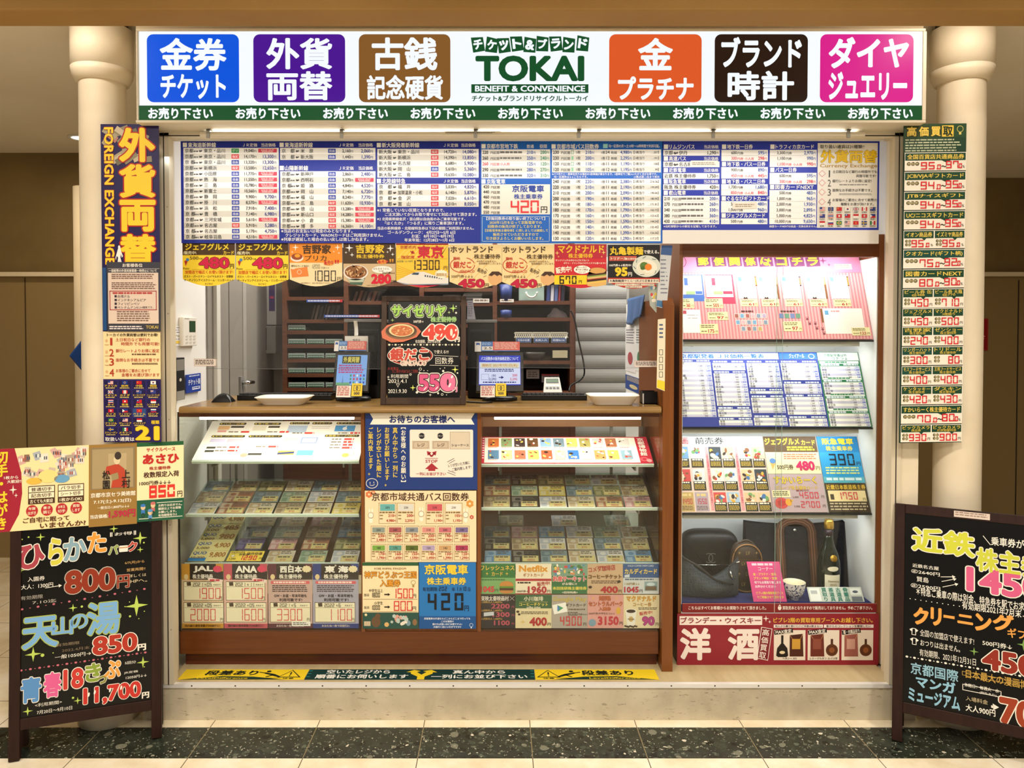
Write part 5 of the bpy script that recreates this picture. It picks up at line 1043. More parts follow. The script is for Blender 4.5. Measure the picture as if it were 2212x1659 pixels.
# ------------------------------------------------------------------ price posters standing inside the glass at the foot of the bays
YI = YF + .012
def stand(x0, x1, y0, y1, col): s = Sheet.px(YI, x0, y0, x1, y1); s.back(x0, y0, x1, y1, col, .0015); return s
def price_box(s, x, y, w_, h_, dt, val):
    s.rect(x, y, x + w_, y + h_, '4A3A2A', 1); s.rect(x + 1, y + 1, x + w_ - 1, y + h_ - 1, 'F0E6C8', 2); s.poly([(x + 7, y + 1.5), (x + 16, y + 1), (x + 17, y + 9), (x + 8, y + 9.5)], '4A3A2A', 3)
    yy, mm = dt; s.seg(yy, x + 21, y + 2.4, 7.4, '3A3028', 4.4, .9, 1.3); s.tl('年', x + 46, y + 7, 5, '3A3028', .01, 4); s.seg(mm, x + 52, y + 2.4, 7.4, '3A3028', 4.4, .9, 1.3); s.tl('月末まで', x + 65, y + 7, 4.2, '3A3028', .012, 4); s.rect(x + 2, y + 11, x + w_ - 2, y + 11.5, '6A5A40', 3)
    s.seg(val, x + (26 if val[0] == '1' else 15), y + 14, h_ - 18, 'D8404A', 11, 1.5, 3.6); s.tx('円', x + w_ - 8, y + h_ - 9, x + w_ - 2, y + h_ - 2, '3A3028', .012, 4)
for x0, x1, c, t, ac, b1, b2, lab in ((392, 483, 'D8B898', 'JAL', 'C89030', (('2021', '05'), '1900'), (('2022', '05'), '2000'), 'airline voucher poster with a gold corner and prices 1900 and 2000'), (483.5, 578, 'E0B4A8', 'ANA', 'C05060', (('2021', '11'), '1500'), (('2022', '05'), '1600'), 'airline voucher poster with a pink corner and prices 1500 and 1600'), (579, 675, 'C8A8A0', '西日本', '5A2A38', None, (('2021', '5'), '3300'), 'rose grey railway voucher poster with the price 3300'), (675.5, 775, 'A8A4B8', '東 海', '2A3A80', None, (('2022', '6'), '1100'), 'lilac grey railway voucher poster with the price 1100')):
    s = stand(x0, x1, 1218, 1357, c); s.rect(x0, 1218, x1, 1252, '2E241E', 1); s.rect(x0, 1218, x0 + 18, 1252, ac, 2); s.rect(x1 - 16, 1218, x1, 1234, ac, 2); s.burst(x1 - 12, 1229, 11, 8, 'E8D8B0' if b1 is None else 'D84060', 3, 10)
    if b1 is None: s.tl('JR', (x0 + x1) / 2, 1221.5, 5, 'F0E8DC', .02, 4, 'c')
    s.tx(t, x0 + 26, 1222, x1 - 22, 1237, 'F4EEE4', .04, 4); s.tx('株主優待券', x0 + 24, 1240, x1 - 22, 1250, 'F0E8DC', .024, 4); s.ell(x0 + 10, 1246, 5, 6, 'E0C898', 3, 12)
    if b1: price_box(s, x0 + 4, 1256, 86, 41, *b1); s.poly([(x1 - 32, 1247), (x1 - 1, 1252), (x1 - 2, 1259), (x1 - 33, 1253)], 'F0D8D0', 5); s.fine(x1 - 29, 1251, x1 - 6, 1256, 1, 'C83848', 6, .8, .1)
    else:
        s.poly([(x0 + 6, 1255), (x1 - 6, 1255), (x1 - 6, 1261), (x0 + 6, 1261)], 'D86068', 2); s.fine(x0 + 12, 1256, x1 - 12, 1260, 1, 'F4D8D0', 3, .9, .05); s.fine(x0 + 9, 1264, x1 - 8, 1280, 4, '4A3A40', 3, .5, .1)
        s.tx('GW・お盆・年末年始も', x0 + 13, 1283, x1 - 12, 1290, '2A1E22', .03, 4); s.tx('利用可能です!', x0 + 24, 1292, x1 - 22, 1299, '2A1E22', .03, 4)
    price_box(s, x0 + 4, 1301, 88, 43, *b2); s.rect(x0, 1347, x1, 1357, ac, 1); s.tl('国内線の通常運賃が50%割引に!' if b1 else 'おおむね一枚で四割引に', (x0 + x1) / 2, 1351.5, 5.6, '4A2A1A' if b1 else 'D8C8C0', .02, 4, 'c')
    if b1 is None and t == '西日本': s.rect(630, 1342, 671, 1352, 'F4F0E8', 6); s.fine(633, 1344, 668, 1351, 2, '4A4A4A', 7, .5, .2)
    s.build('ticket_poster', label=lab, cat='poster', group='price posters in the counter glass')
def gift(x0, y0, bg, lab, parts, w_=77):
    h_ = 65 if y0 < 1250 else 72; s = stand(x0, x0 + w_, y0, y0 + h_, bg)
    parts(s, x0, y0); s.build('ticket_poster', label=lab, cat='poster', group='price posters in the counter glass')
def yenp(s, t, x0, y0, x1, y1, c='B02830', oc=None): s.tx(t, x0, y0, x1, y1, c, .04, 5, outl=((oc, .03),) if oc else ()); s.tx('円', x1 + 1, y1 - 7, x1 + 8, y1 - .5, '3A2A20', .012, 5)
def g1(s, x, y):
    s.rect(x, y, x + 77, y + 30, '2E7038', 1); s.tx('フレッシュネス', x + 2, y + 3, x + 75, y + 14, 'E8C050', .02, 4); s.tx('カード', x + 26, y + 17, x + 50, y + 26, 'E8C050', .02, 4); s.spark(x + 16, y + 21, 4, 'E8C050', 4); s.spark(x + 59, y + 21, 4, 'E8C050', 4); s.fine(x + 4, y + 33, x + 60, y + 36, 1, '3A6A38', 3, .8, .1)
    s.ell(x + 58, y + 46, 15, 9, 'C8863C', 4); s.rect(x + 43, y + 48, x + 73, y + 52, '5A8A30', 5); s.rect(x + 43, y + 52, x + 73, y + 57, '4A2A18', 5); s.ell(x + 58, y + 59, 15, 5, 'C08040', 4.5); yenp(s, '1045', x + 2, y + 48, x + 32, y + 61, 'D0303C')
gift(1036, 1218, '78A868', 'green hamburger shop card poster with a burger and the price 1045', g1)
def g2(s, x, y):
    s.tx('Netflix', x + 7, y + 3, x + 69, y + 17, 'D8901C', .035, 5, outl=(('F8E8C0', .03),)); s.tx('ギフトカード', x + 16, y + 20, x + 60, y + 28, 'B06A1C', .02, 4); s.rect(x, y + 32, x + 77, y + 37, 'B03038', 1); s.fine(x + 4, y + 39, x + 34, y + 43, 1, '3A2A20', 3, .8, .1); s.tx('販売中!', x + 46, y + 38, x + 74, y + 47, 'B02830', .03, 4, rot=-6); s.tl('2000円券→', x + 2, y + 59, 5, '3A2A20', .02, 4); yenp(s, '1960', x + 26, y + 48, x + 67, y + 63, 'B02838'); s.rect(x, y + 63.5, x + 77, y + 65, 'B03038', 3)
gift(1114, 1218, 'EDE0C8', 'cream gift card poster with orange lettering and the price 1960', g2)
def g3(s, x, y):
    s.rect(x, y, x + 77, y + 26, '7A9A88', 1)
    for i in range(40): s.ell(x + random.uniform(4, 72), y + random.uniform(3, 22), random.uniform(2, 5), random.uniform(1.5, 4), random.choice(('C84848', 'F0E8D8', '4A7A48', 'E8C060', '5A8AB8', 'D88A60')), 2 + i * .03, 8)
    s.tx('鈴鹿サーキット', x + 2, y + 26, x + 74, y + 38, 'D02838', .026, 5, outl=(('F8F0E8', .05),)); s.tx('がお得に!!', x + 22, y + 40, x + 54, y + 46, 'F0E8D8', .02, 4); s.rect(x, y + 48, x + 77, y + 57, '3E8048', 1); s.tx('本田技研株主優待券', x + 2, y + 49, x + 75, y + 56, 'F0D860', .02, 4); s.tx('<招待特典>', x + 22, y + 59, x + 56, y + 64, 'F0E8D8', .02, 4)
gift(1192, 1218, '2E6A40', 'green circuit ticket poster with a colourful picture at its top', g3, 76)
def g4(s, x, y):
    s.tx('コメダ珈琲店', x + 2, y + 4, x + 60, y + 16, 'B04038', .02, 4, rot=-6); s.tl('KOMEDA', x + 20, y + 6, 5, 'B04038', .01, 4); s.tx('コーヒーチケット', x + 2, y + 23, x + 73, y + 32, 'D89A38', .026, 5, outl=(('5A3A20', .03),)); s.fine(x + 8, y + 36, x + 70, y + 44, 2, '6A5038', 3, .5, .1); s.ell(x + 68, y + 38, 4, 3, '3A2418', 4, 10); s.ell(x + 6, y + 50, 4, 3, '3A2418', 4, 10); yenp(s, '400', x + 28, y + 48, x + 66, y + 63)
gift(1269, 1218, 'C8A888', 'tan coffee ticket poster with the price 400 beside the circuit ticket poster', g4, 76)
def g5(s, x, y):
    s.rect(x, y, x + 77, y + 30, '34568E', 1); s.tl('KALDI COFFEE FARM CARD', x + 38, y + 4, 5, 'D8E0EC', .01, 4, 'c', .9); s.tx('カルディカード', x + 3, y + 10, x + 73, y + 22, 'E8CC68', .03, 5); s.poly([(x + 3, y + 24), (x + 14, y + 22), (x + 14, y + 29), (x + 3, y + 29)], 'C8D0DC', 3); s.fine(x + 4, y + 32, x + 70, y + 36, 1, '5A6A80', 3, .7, .1); s.rect(x + 46, y + 38, x + 74, y + 58, '8AA0A8', 2); s.rect(x + 48, y + 48, x + 72, y + 57, '6A5A48', 3); s.ell(x + 60, y + 44, 9, 4, 'C0D0D8', 3, 12); s.tl('1100円券↓↓', x + 2, y + 43, 6, 'A08030', .02, 4); yenp(s, '1045', x + 2, y + 49, x + 34, y + 62, 'B02838')
gift(1346, 1218, 'C8CCD0', 'blue coffee farm card poster with a shop picture and the price 1045', g5)
def h1(s, x, y):
    s.tx('東映太秦映画村', x + 2, y + 2, x + 62, y + 13, 'E0D8D0', .02, 4); s.line(x + 64, y + 3, x + 74, y + 12, .7, 'C8C0B8', 4); s.line(x + 64, y + 12, x + 74, y + 3, .7, 'C8C0B8', 4)
    for i, v in enumerate(('2200', '1300', '1100')): s.tl('入村料大人 2,400円↓' if i == 0 else '入村料中人 1,400円↓', x + 2, y + 15.5 + i * 18, 5, 'C8A050', .02, 4); s.tx(v, x + 24 + 3 * i, y + 19 + i * 18, x + 64, y + 29.5 + i * 18, 'B84A60', .03, 4); s.tl('円', x + 68, y + 26 + i * 18, 6, 'B84A60', .012, 4)
    s.poly([(x + 8, y + 38), (x + 30, y + 36), (x + 30, y + 44), (x + 8, y + 46)], 'C8CCD8', 5)
gift(1037, 1285, '221A20', 'black film park poster with three pink prices', h1, 76)
def h2(s, x, y):
    s.rect(x, y, x + 78, y + 29, '2E5A38', 1); s.tx('小川珈琲', x + 18, y + 3, x + 60, y + 13, 'F0E8D0', .02, 4); s.rect(x + 8, y + 15, x + 70, y + 15.7, 'C8B870', 3); s.tx('コーヒーチケット', x + 8, y + 17, x + 70, y + 24, 'F0D860', .02, 4); s.tl('coffee ticket', x + 39, y + 26.5, 6, 'F0E8D0', .02, 4, 'c'); s.fine(x + 12, y + 36, x + 74, y + 43, 2, '5A4A30', 3, .5, .1); s.ell(x + 5, y + 36, 3.4, 2.6, '3A2418', 4, 10); s.ell(x + 8, y + 42, 3, 2.4, '3A2418', 4, 10); yenp(s, '400', x + 30, y + 48, x + 68, y + 67, 'B02830'); s.spark(x + 16, y + 58, 6, 'E0C070', 4)
gift(1113.5, 1285, 'E4D4AC', 'cream and dark green coffee ticket poster with the price 400', h2, 78)
def h3(s, x, y):
    s.tx('Google Play', x + 2, y + 4, x + 75, y + 16, 'C8B060', .03, 4); s.tl('ギフトカード', x + 74, y + 22, 7.4, '3A2A20', .02, 4, 'r'); s.poly([(x + 1, y + 22), (x + 30, y + 16), (x + 34, y + 36), (x + 5, y + 42)], 'F4F2EE', 2); s.poly([(x + 12, y + 22), (x + 25, y + 28), (x + 13, y + 36)], '3A9A6A', 4); s.poly([(x + 12, y + 22), (x + 18, y + 29), (x + 12, y + 35)], '4A80C8', 5); s.fine(x + 36, y + 30, x + 72, y + 33, 1, '6A5A48', 3, .8, .1); s.seg('5000', x + 35, y + 37, 7, '3A2A20', 4, .9, 1.4); s.tl('円券↓↓↓', x + 57, y + 42, 4.6, '3A2A20', .012, 4); s.seg('4900', x + 18, y + 46, 20, 'C83440', 9, 2.2, 3.4); s.tl('円', x + 71, y + 63, 8, '3A2A20', .012, 4, 'c')
gift(1192, 1285, 'AEA49C', 'grey gift card poster with a small coloured triangle and the price 4900', h3)
def h4(s, x, y):
    s.tx('姫路', x + 24, y + 2, x + 50, y + 12, 'E8A030', .03, 5, outl=(('B05040', .03),)); s.spark(x + 12, y + 7, 4, 'E8B060', 4); s.spark(x + 62, y + 7, 4, 'E8B060', 4); s.tx('セントラルパーク', x + 2, y + 14, x + 75, y + 24, 'E89A30', .03, 5, outl=(('B05040', .03),)); s.tx('入園券', x + 24, y + 26, x + 50, y + 34, 'E89A30', .03, 5, outl=(('B05040', .03),)); s.ell(x + 66, y + 34, 5, 8, 'D8A840', 3, 12); s.tl('3600円券(中学生以上)↓↓', x + 2, y + 40, 5, '5A3A38', .014, 4); s.ell(x + 10, y + 60, 8, 8, '7A9AB0', 3, 14); s.tx('3150', x + 22, y + 46, x + 67, y + 65, 'C03040', .04, 5); s.tl('円', x + 72, y + 61, 8, '3A2A20', .012, 4, 'c')
gift(1269.5, 1285, 'D89C96', 'pink safari park ticket poster with the price 3150', h4)
def h5(s, x, y):
    s.tx('マクドナルド', x + 6, y + 2, x + 70, y + 14, 'D89A28', .03, 5, outl=(('7A4A20', .02),)); s.tx('コーヒー券', x + 20, y + 16, x + 60, y + 25, 'A87828', .024, 4); s.fine(x + 32, y + 27, x + 72, y + 33, 2, '5A4A38', 3, .5, .2); s.tx('販売中!', x + 34, y + 35, x + 62, y + 43, 'C03038', .02, 4, rot=-8)
    s.poly([(x + 4, y + 36), (x + 28, y + 36), (x + 24, y + 66), (x + 8, y + 66)], 'E8E4DC', 3); s.ell(x + 16, y + 35, 12, 5, 'F4F0E8', 4); s.ell(x + 16, y + 35, 10, 3.8, '3A2418', 5); s.ell(x + 16, y + 52, 5, 6, 'C8A868', 4, 12); s.tl('McCafé', x + 16, y + 52, 4.6, '5A3A20', .02, 5, 'c')
    for i in range(8): s.ell(x + 4 + i * 3.4, y + 67 + (i % 3), 2.6, 1.8, '3A2418', 5, 8)
    s.tx('90', x + 40, y + 46, x + 67, y + 66, 'B03080', .05, 5, outl=(('5A1A50', .02),)); s.tl('円', x + 72, y + 63, 8, '3A2A20', .012, 4, 'c')
gift(1347, 1285, 'E0D0AC', 'cream coffee ticket poster with a paper cup and the price 90', h5)
# ------------------------------------------------------------------ tall glass show case
YC, YD = .17, .56
cx0, cx1 = at(1466, 1000, YC).x, at(1906, 1000, YC).x
gx0, gx1 = at(1473, 1000, YC).x, at(1895, 1000, YC).x
zt1 = at(1700, 506, YC).z; zg1 = at(1700, 555, YC).z; zg0 = at(1700, 1325, YC).z
case = thing('show_case', 'tall brown framed glass show case with white lit inside and three sloping shelves', 'show case', ((cx0 + cx1) / 2, YC, ZP))
M_LINE = mat('white_case_lining', 'F0F0EE', .5)
zfl = at(1700, 1303, YC + .02).z
MB().box(cx0, YC, ZP, gx0, YD, zt1, M_WOODV).build('side_panel', case, bev=.001)
MB().box(gx1, YC, ZP, cx1, YD, zt1, M_WOODV).build('side_panel', case, bev=.001)
MB().box(gx0, YC, zg1, gx1, YC + .018, zt1, M_WOOD).build('top_rail', case)
MB().box(gx0, YC + .018, zg1 + .05, gx1, YD, zt1, M_WOOD).build('top_panel', case)
MB().box(gx0, YC + .012, ZP, gx1, YD, zg0, M_WOODD).build('plinth_panel', case)
MB().box(gx0, YC + .012, zg0, gx1, YD - .012, zfl, mat('blue_cloth', '28306A', .9)).build('case_floor', case)
MB().box(gx0, YD - .012, zg0, gx1, YD, zg1, M_LINE).build('back_panel', case)
for x, q in ((gx0, .004), (gx1, -.004)): MB().box(x, YC + .01, zfl, x + q, YD - .012, zg1, M_LINE).build('side_lining', case)
xm = at(1682, 1000, YC).x
MB().box(gx0, YC + .001, zg0, xm + .012, YC + .005, zg1, M_GLASS).build('glass_door', case)
MB().box(xm - .012, YC + .006, zg0, gx1, YC + .010, zg1, M_GLASS).build('glass_door', case)
for x in (xm - .012, xm + .012): MB().box(x - .0008, YC, zg0, x + .0008, YC + .0005, zg1, mat('glass_edge', '8FA8A0', .2)).build('door_edge', case)
MB().box(gx0, YC - .002, zg0 - .006, gx1, YC + .012, zg0 + .004, M_ALU).build('door_track', case)
p = at(1700, 562, YC + .03)
MB().box(gx0 + .04, YC + .022, zg1 + .034, gx1 - .04, YC + .04, zg1 + .048, M_TUBEW).build('light_tube', case, 'glowing strip light inside the case top')
area('case_lamp', ((gx0 + gx1) / 2, YC + .05, zg1 + .03), gx1 - gx0 - .1, 1.5, (.94, .97, 1.0), (math.radians(12), 0, 0), .02)
uc = 3.02 / F_PX
def cshelf(yb, yt, Yb=.2, Yt=.33):
    a = at(1475, yb, Yb); c = at(1475, yt, Yt); a.x = gx0 + .006
    up = Vector((0, Yt - Yb, c.z - a.z)); L = up.length; up.normalize(); n = Vector((1, 0, 0)).cross(up); W_ = gx1 - gx0 - .012
    MB().obox(a + Vector((W_ / 2, 0, 0)) + up * (L / 2) - n * .0068, (1, 0, 0), up, n, W_ / 2, L / 2, .002, mat('sheet_backing', 'C8C8C4', .5)).build('sloping_shelf', case)
    MB().box(a.x, a.y - .004, a.z - .010, a.x + W_, a.y + .012, a.z - .003, M_DGREY).build('shelf_edge', case)
    MB().box(a.x + .01, a.y + .012, a.z - .028, a.x + W_ - .05, a.y + .034, a.z - .006, M_LGREY).build('light_housing', case)
    MB().box(a.x + .03, a.y + .0345, a.z - .024, a.x + W_ - .07, a.y + .044, a.z - .014, M_TUBEW).build('light_tube', case)
    area('case_lamp', (a.x + W_ / 2, a.y + .052, a.z - .022), W_ - .1, .55, (.94, .97, 1.0), (math.radians(20), 0, 0), .02)
    for t in (.06, .56): MB().box(a.x + W_ * t, a.y + .03, a.z - .03, a.x + W_ * t + .006, YD - .012, a.z - .012, M_GREY).build('shelf_bracket', case)
    return a + up * L, up, L, W_
def csheet(o, up, x0, y0): return Sheet(o + Vector((x0 * uc, 0, 0)) - up * (y0 * uc), (uc, 0, 0), -up * uc)
# upper: pink postal board
o, up, L, W_ = cshelf(733, 553)
s = csheet(o, up, 0, 0); H = L / uc; Q = W_ / uc; s.back(0, 0, Q, H, 'DF8A92', .003)
for i in range(60): s.rect(i * 7, 42, i * 7 + 3.4, H - 1, 'EDB4B6', 1) if i * 7 + 4 < Q else None
s.rect(0, 0, Q, 40, 'E890B4', 1)
for i, ch in enumerate('郵便関係はコチラ'): x = 46 + i * 35; s.poly([(x, 4), (x + 31, 2), (x + 32, 25), (x + 1, 27)], '7A3A68', 2); s.tx(ch, x + 4, 4, x + 28, 24, 'F2D838', .035, 4, rot=18 if i == 4 else 0)
s.ring(10, 14, 14, 16, 1.4, '8A2A60', 3, -50, 130); s.spark(330, 12, 9, '8A3A68', 3); s.spark(342, 22, 5, '8A3A68', 3); s.rect(354, 20, 392, 33, 'F8F0D8', 3); s.fine(357, 22, 389, 31, 3, '8A7A60', 4, .4, .2)
def tagp(x, y, w_, h_, v): s.poly([(x, y), (x + w_, y - 1), (x + w_, y + h_), (x, y + h_)], 'F4EAB4', 4); s.fine(x + 3, y + 2, x + w_ - 8, y + h_ * .45, 2, '7A6A48', 5, .5, .2); s.tx(v, x + w_ * .45, y + h_ * .52, x + w_ - 9, y + h_ - 2, 'C03040', .03, 5); s.tl('円', x + w_ - 4, y + h_ - 5, 6, '5A3A20', .01, 5, 'c'); s.fine(x + 3, y + h_ * .7, x + w_ * .4, y + h_ - 3, 1, '7A6A48', 5, .6, .1)
for x, y, w_, h_, c in ((-2, 46, 56, 64, '4A70C0'), (62, 46, 62, 70, 'D84060')):
    x = max(x, 1); s.rect(x, y, x + w_, y + h_, c, 2); s.rect(x, y + 2, x + w_ - 3, y + h_ - 16, 'FAFAFA', 3); s.rect(x + 14, y + 8, x + 22, y + 26, c, 4); s.fine(x + 24, y + 10, x + w_ - 6, y + 34, 3, 'A0A8B8', 4, .2, .1); s.rect(x + 16, y + 40, x + 36, y + 48, 'A8C088', 4); s.rect(x + 37, y + 40, x + w_ - 4, y + 47, c, 4)
tagp(1, 104, 32, 22, '360'); tagp(56, 104, 40, 22, '505')
for i, x in enumerate((132, 178, 230, 284, 336)):
    s.rect(x, 48, x + 41, 104, 'FCFCFA', 3); s.rect(x + 3, 52, x + 11, 62, ('68A8C8', '78B890', '70B0D0', '80C0A8', '78A8D8')[i], 4); s.rect(x + 40, 50 if i % 2 == 0 else 68, x + 44, 74 if i % 2 == 0 else 104, '8A5A30' if i != 2 else '5A3A58', 4); s.fine(x + 40.6, 54, x + 43.4, 72, 5, 'F0D060', 5, .5, 0)
    s.poly([(x + 10, 104), (x + 12, 99), (x + 15, 102), (x + 18, 99), (x + 20, 104)], '4A3A30' if i in (0, 1, 3) else 'F8F4EC', 5); tagp(x + 3, 106, 38, 16, '61')
s.rect(4, 130, 44, 184, 'FAFAF8', 3); s.rect(6, 132, 14, 140, 'C04858', 4); s.fine(16, 142, 40, 156, 2, 'B0A8A8', 4, .2, .1); tagp(40, 164, 40, 22, '175'); tagp(60, 136, 44, 18, '97')
for r_ in range(3):
    for i in range(6 if r_ < 2 else 4): x, y = 118 + i * 12 + (12 if r_ == 2 else r_ * 1.5), 139 + r_ * 15; s.rect(x, y, x + 9.6, y + 11, 'F4EEE8', 3); s.rect(x + 1, y + 1, x + 8.6, y + 10, random.choice(('C8A868', 'C0A8C8', '8898B0', 'D8B0B8', 'A0B8A0', '7AA8D0', 'D8D090', 'B0605A')), 4)
for i in range(4): s.rect(216 + i * 12, 139, 225.6 + i * 12, 150, random.choice(('B0A0C8', 'C07078', '7888B8', '6A9A80')), 3)
tagp(222, 158, 40, 22, '97'); s.fine(134, 132, 160, 136, 1, '5A3030', 4, .9, 0); s.fine(220, 132, 252, 136, 1, '5A3030', 4, .9, 0)
for x, y in ((276, 152), (280, 163), (292, 163), (294, 174), (306, 176), (308, 186)): s.ell(x, y, 3, 2.6, '8A4050', 3, 8); s.ell(x - 2, y - 4, 1, 1.2, '8A4050', 3, 6); s.ell(x + 2, y - 4, 1, 1.2, '8A4050', 3, 6)
s.rect(312, 127, 398, 186, 'FAF6EE', 3); s.rect(316, 132, 324, 142, '6AA8D8', 4); s.fine(330, 132, 350, 136, 1, 'D89090', 4, .8, .1); s.rect(307, 128, 311, 160, '8A5A30', 4); tagp(368, 172, 40, 18, '122')
s.build('postal_board', label='pink striped postal stationery board on the upper shelf of the show case', cat='price board')
# middle: blue and green fare board
o, up, L, W_ = cshelf(922, 761)
s = csheet(o, up, 0, 0); H = L / uc; Q = W_ / uc; s.back(0, 0, Q, H, '23349A', .003)
s.rect(0, 2, 232, 17, 'F0F6FF', 1); s.tx('京都駅発着 ＪＲ価格一覧表', 12, 4, 200, 15, '2A70C8', .03, 3); s.rect(234, 2, 318, 17, '3A78D8', 1); s.tx('ジェイアール', 256, 4, 290, 14, 'F0F6FF', .02, 3); s.ring(306, 10, 7, 6, 1.5, 'F0F6FF', 3)
s.rect(319, 0, Q, H, '2E7A50', 1); s.rect(320, 1, Q - 1, 20, 'F4FAF4', 2); s.tx('京都駅発着以外', 334, 4, 386, 11, '2E7A50', .02, 3); s.tx('コチラ↓', 350, 12, 386, 19, '2E7A50', .02, 3)
def ft(x0, x1, y0, n, hd=True, c='23349A', sta=None):
    y0 *= .95
    if hd: s.fine(x0 + 2, y0, x0 + (x1 - x0) * .5, y0 + 4, 1, 'E0E8F8', 3, .9, .1); s.fine(x0 + (x1 - x0) * .6, y0, x1 - 2, y0 + 4, 1, 'E0E8F8', 3, .8, 0); y0 += 5
    for i in range(n):
        y = y0 + i * 5.8; s.rect(x0, y, x1, y + 5.8, 'F6F4F0' if i % 2 == 0 else 'CCC8E0', 2); nm = random.choice(('京都', '山科', '大津', '草津', '高槻', '茨木', '新大阪', '大阪', '神戸', '三ノ宮', '西宮', '明石', '奈良', '宇治', '亀岡', '福知山', '米原', '彦根', '敦賀', '長岡京', '六地蔵', '加古川', '姫路', '和歌山', '天王寺', '鶴橋'))
        if sta and i == sta[0]: s.tl(sta[1], x0 + 2, y + 3.1, 6.6, '2A2A40', .012, 4); s.tl(sta[2], x1 - 2, y + 3.1, 6.4, '2A58C8', .02, 4, 'r'); continue
        s.tl(nm, x0 + 2, y + 3.1, 5.6, '2A2A40', .014, 4); v = random.randint(17, 190) * 10; s.tl(f'{v + 40:,}', x1 - (x1 - x0) * .24, y + 3.1, 5.4, '4A4A58', .01, 4, 'r', .9); s.tl(f'{v:,}', x1 - 1.5, y + 3.1, 5.6, '2A58C8', .02, 4, 'r', .9)
random.seed(11)
ft(1, 78, 20, 22, sta=(6, '大　阪', '500')); ft(82, 154, 22, 3); ft(82, 154, 48, 13, sta=(11, 'ユニバーサルシティ', '670')); ft(82, 154, 136, 3); ft(82, 154, 162, 2)
ft(158, 230, 22, 10); ft(158, 230, 92, 1); ft(158, 230, 108, 6); ft(158, 230, 156, 3); ft(234, 316, 22, 7); ft(234, 316, 74, 4); ft(234, 316, 106, 7); ft(234, 316, 158, 3)
for y, n in ((30, 5), (70, 5), (110, 4), (146, 5)): y *= .95; s.rect(322, y - 7, Q - 3, y - 1, 'F4FAF4', 2); s.fine(334, y - 6, 384, y - 2, 1, '3E8A60', 3, .8, 0); ft(322, Q - 3, y / .95, n)
s.build('fare_board', label='blue and green train fare board on the middle shelf of the show case', cat='price board')
# lower: film tickets and price posters
o, up, L, W_ = cshelf(1107, 943); H = L / uc
s = csheet(o, up, 0, 0); s.back(0, 0, 198, H, 'F0D4CC', .003); s.rect(0, 0, 198, 20, 'FAFAF8', 1); s.tx('映画', 1, 2, 30, 18, 'C83040', .012, 3); s.tx('前売券', 46, 2, 110, 18, '2A2A2A', .012, 3); s.rect(114, 4, 196, 9, 'B8D8EC', 2); s.rect(114, 11, 190, 15, 'CCE4F0', 2)
for x in (66, 132): s.rect(x, 24, x + 7, H - 4, 'E8A0A8', 2); s.tx('全国共通前売券', x + 1.5, 40, x + 5.5, H - 20, 'C83848', .012, 3, vert=True)
random.seed(5)
for r_ in range(3):
    for i in range(6):
        x = (1, 33, 74, 103, 141, 170)[i]; y = 24 + r_ * 51; h_ = min(47, H - y - 2)
        if r_ == 2 and i < 2: s.rect(x, y, x + 29, y + h_, ('C8A868', 'B8A8B8')[i], 2); s.seg(('1490', '1550')[i], x + 2, y + 14, 12, 'C83848', 4.6, 1.2, 1.6); s.fine(x + 2, y + 30, x + 27, y + h_ - 2, 3, '6A5040', 3, .5, .1); s.fine(x + 4, y + 3, x + 24, y + 10, 1, 'E8D090', 3, .8, 0); continue
        s.rect(x, y, x + 27, y + h_, random.choice(('D8E0E8', 'A8C8E8', 'D85050', 'E8C8A0', '78A8D8', '384048', 'F0E8E0')), 2)
        for k in range(9): s.ell(x + random.uniform(5, 22), y + random.uniform(5, h_ - 22), random.uniform(2, 6), random.uniform(2, 5), random.choice(('3A2A28', 'D83838', 'F0D8C0', 'E8B040', '4878B8', '78A868', 'F4F0E8', '8A5838')), 3 + k * .1, 8, random.uniform(0, 180))
        s.rect(x, y + h_ - 20, x + 27, y + h_, '2A2620', 4); s.fine(x + 2, y + h_ - 19, x + 25, y + h_ - 15, 1, 'F0E8D8', 5, .8, .1); s.fine(x + 2, y + h_ - 13, x + 25, y + h_ - 2, 4, 'D8B848', 5, .5, .1)
s.build('film_ticket_board', label='pale pink board of small film ticket pictures on the lower shelf of the show case', cat='price board')
s = csheet(o, up, 200, 0); s.back(0, 0, 118, H * .5, 'F0E4B8', .003); s.rect(0, 0, 118, 36, '5A4020', 1); s.tx('ジェフグルメ', 2, 3, 80, 20, 'F0D038', .035, 3); s.tx('カード', 84, 8, 115, 20, 'F0D038', .03, 3); s.fine(50, 23, 114, 34, 2, 'F0D038', 3, .7, .1)
s.fine(40, 40, 114, 54, 3, 'D87858', 3, .5, .1); s.ell(14, 56, 7, 6, '5888C8', 3, 12); s.poly([(8, 60), (20, 60), (12, 76)], 'D8B060', 2); s.tx('500円券', 22, 64, 58, 76, '4A3018', .012, 3); s.tx('480', 64, 56, 106, 78, 'C82060', .045, 4); s.tl('円', 112, 72, 10, '4A3018', .012, 3, 'c')
s.build('ticket_poster', label='cream dining card poster with 480 in pink on the show case shelf', cat='poster')
s = csheet(o, up, 200, H * .5 + .8); h2_ = H * .5 - 1; s.back(0, 0, 118, h2_, 'C0A8B0', .003); s.tx('すかいらーく', 10, 5, 104, 22, 'E8C838', .03, 5, outl=(('7A6020', .02),)); s.tx('グループ株主優待カード', 12, 26, 104, 35, 'D8B838', .02, 4); s.rect(3, 36, 42, 51, 'F0E8B8', 2); s.fine(5, 38, 40, 49, 3, '4A4020', 3, .5, .1)
s.ell(20, 64, 15, 12, 'D84848', 3); s.ell(36, 62, 7, 8, 'E8A838', 4); s.poly([(40, 56), (48, 58), (40, 62)], 'E8B840', 4); s.burst(20, 64, 10, 8, 'C03838', 4, 6)
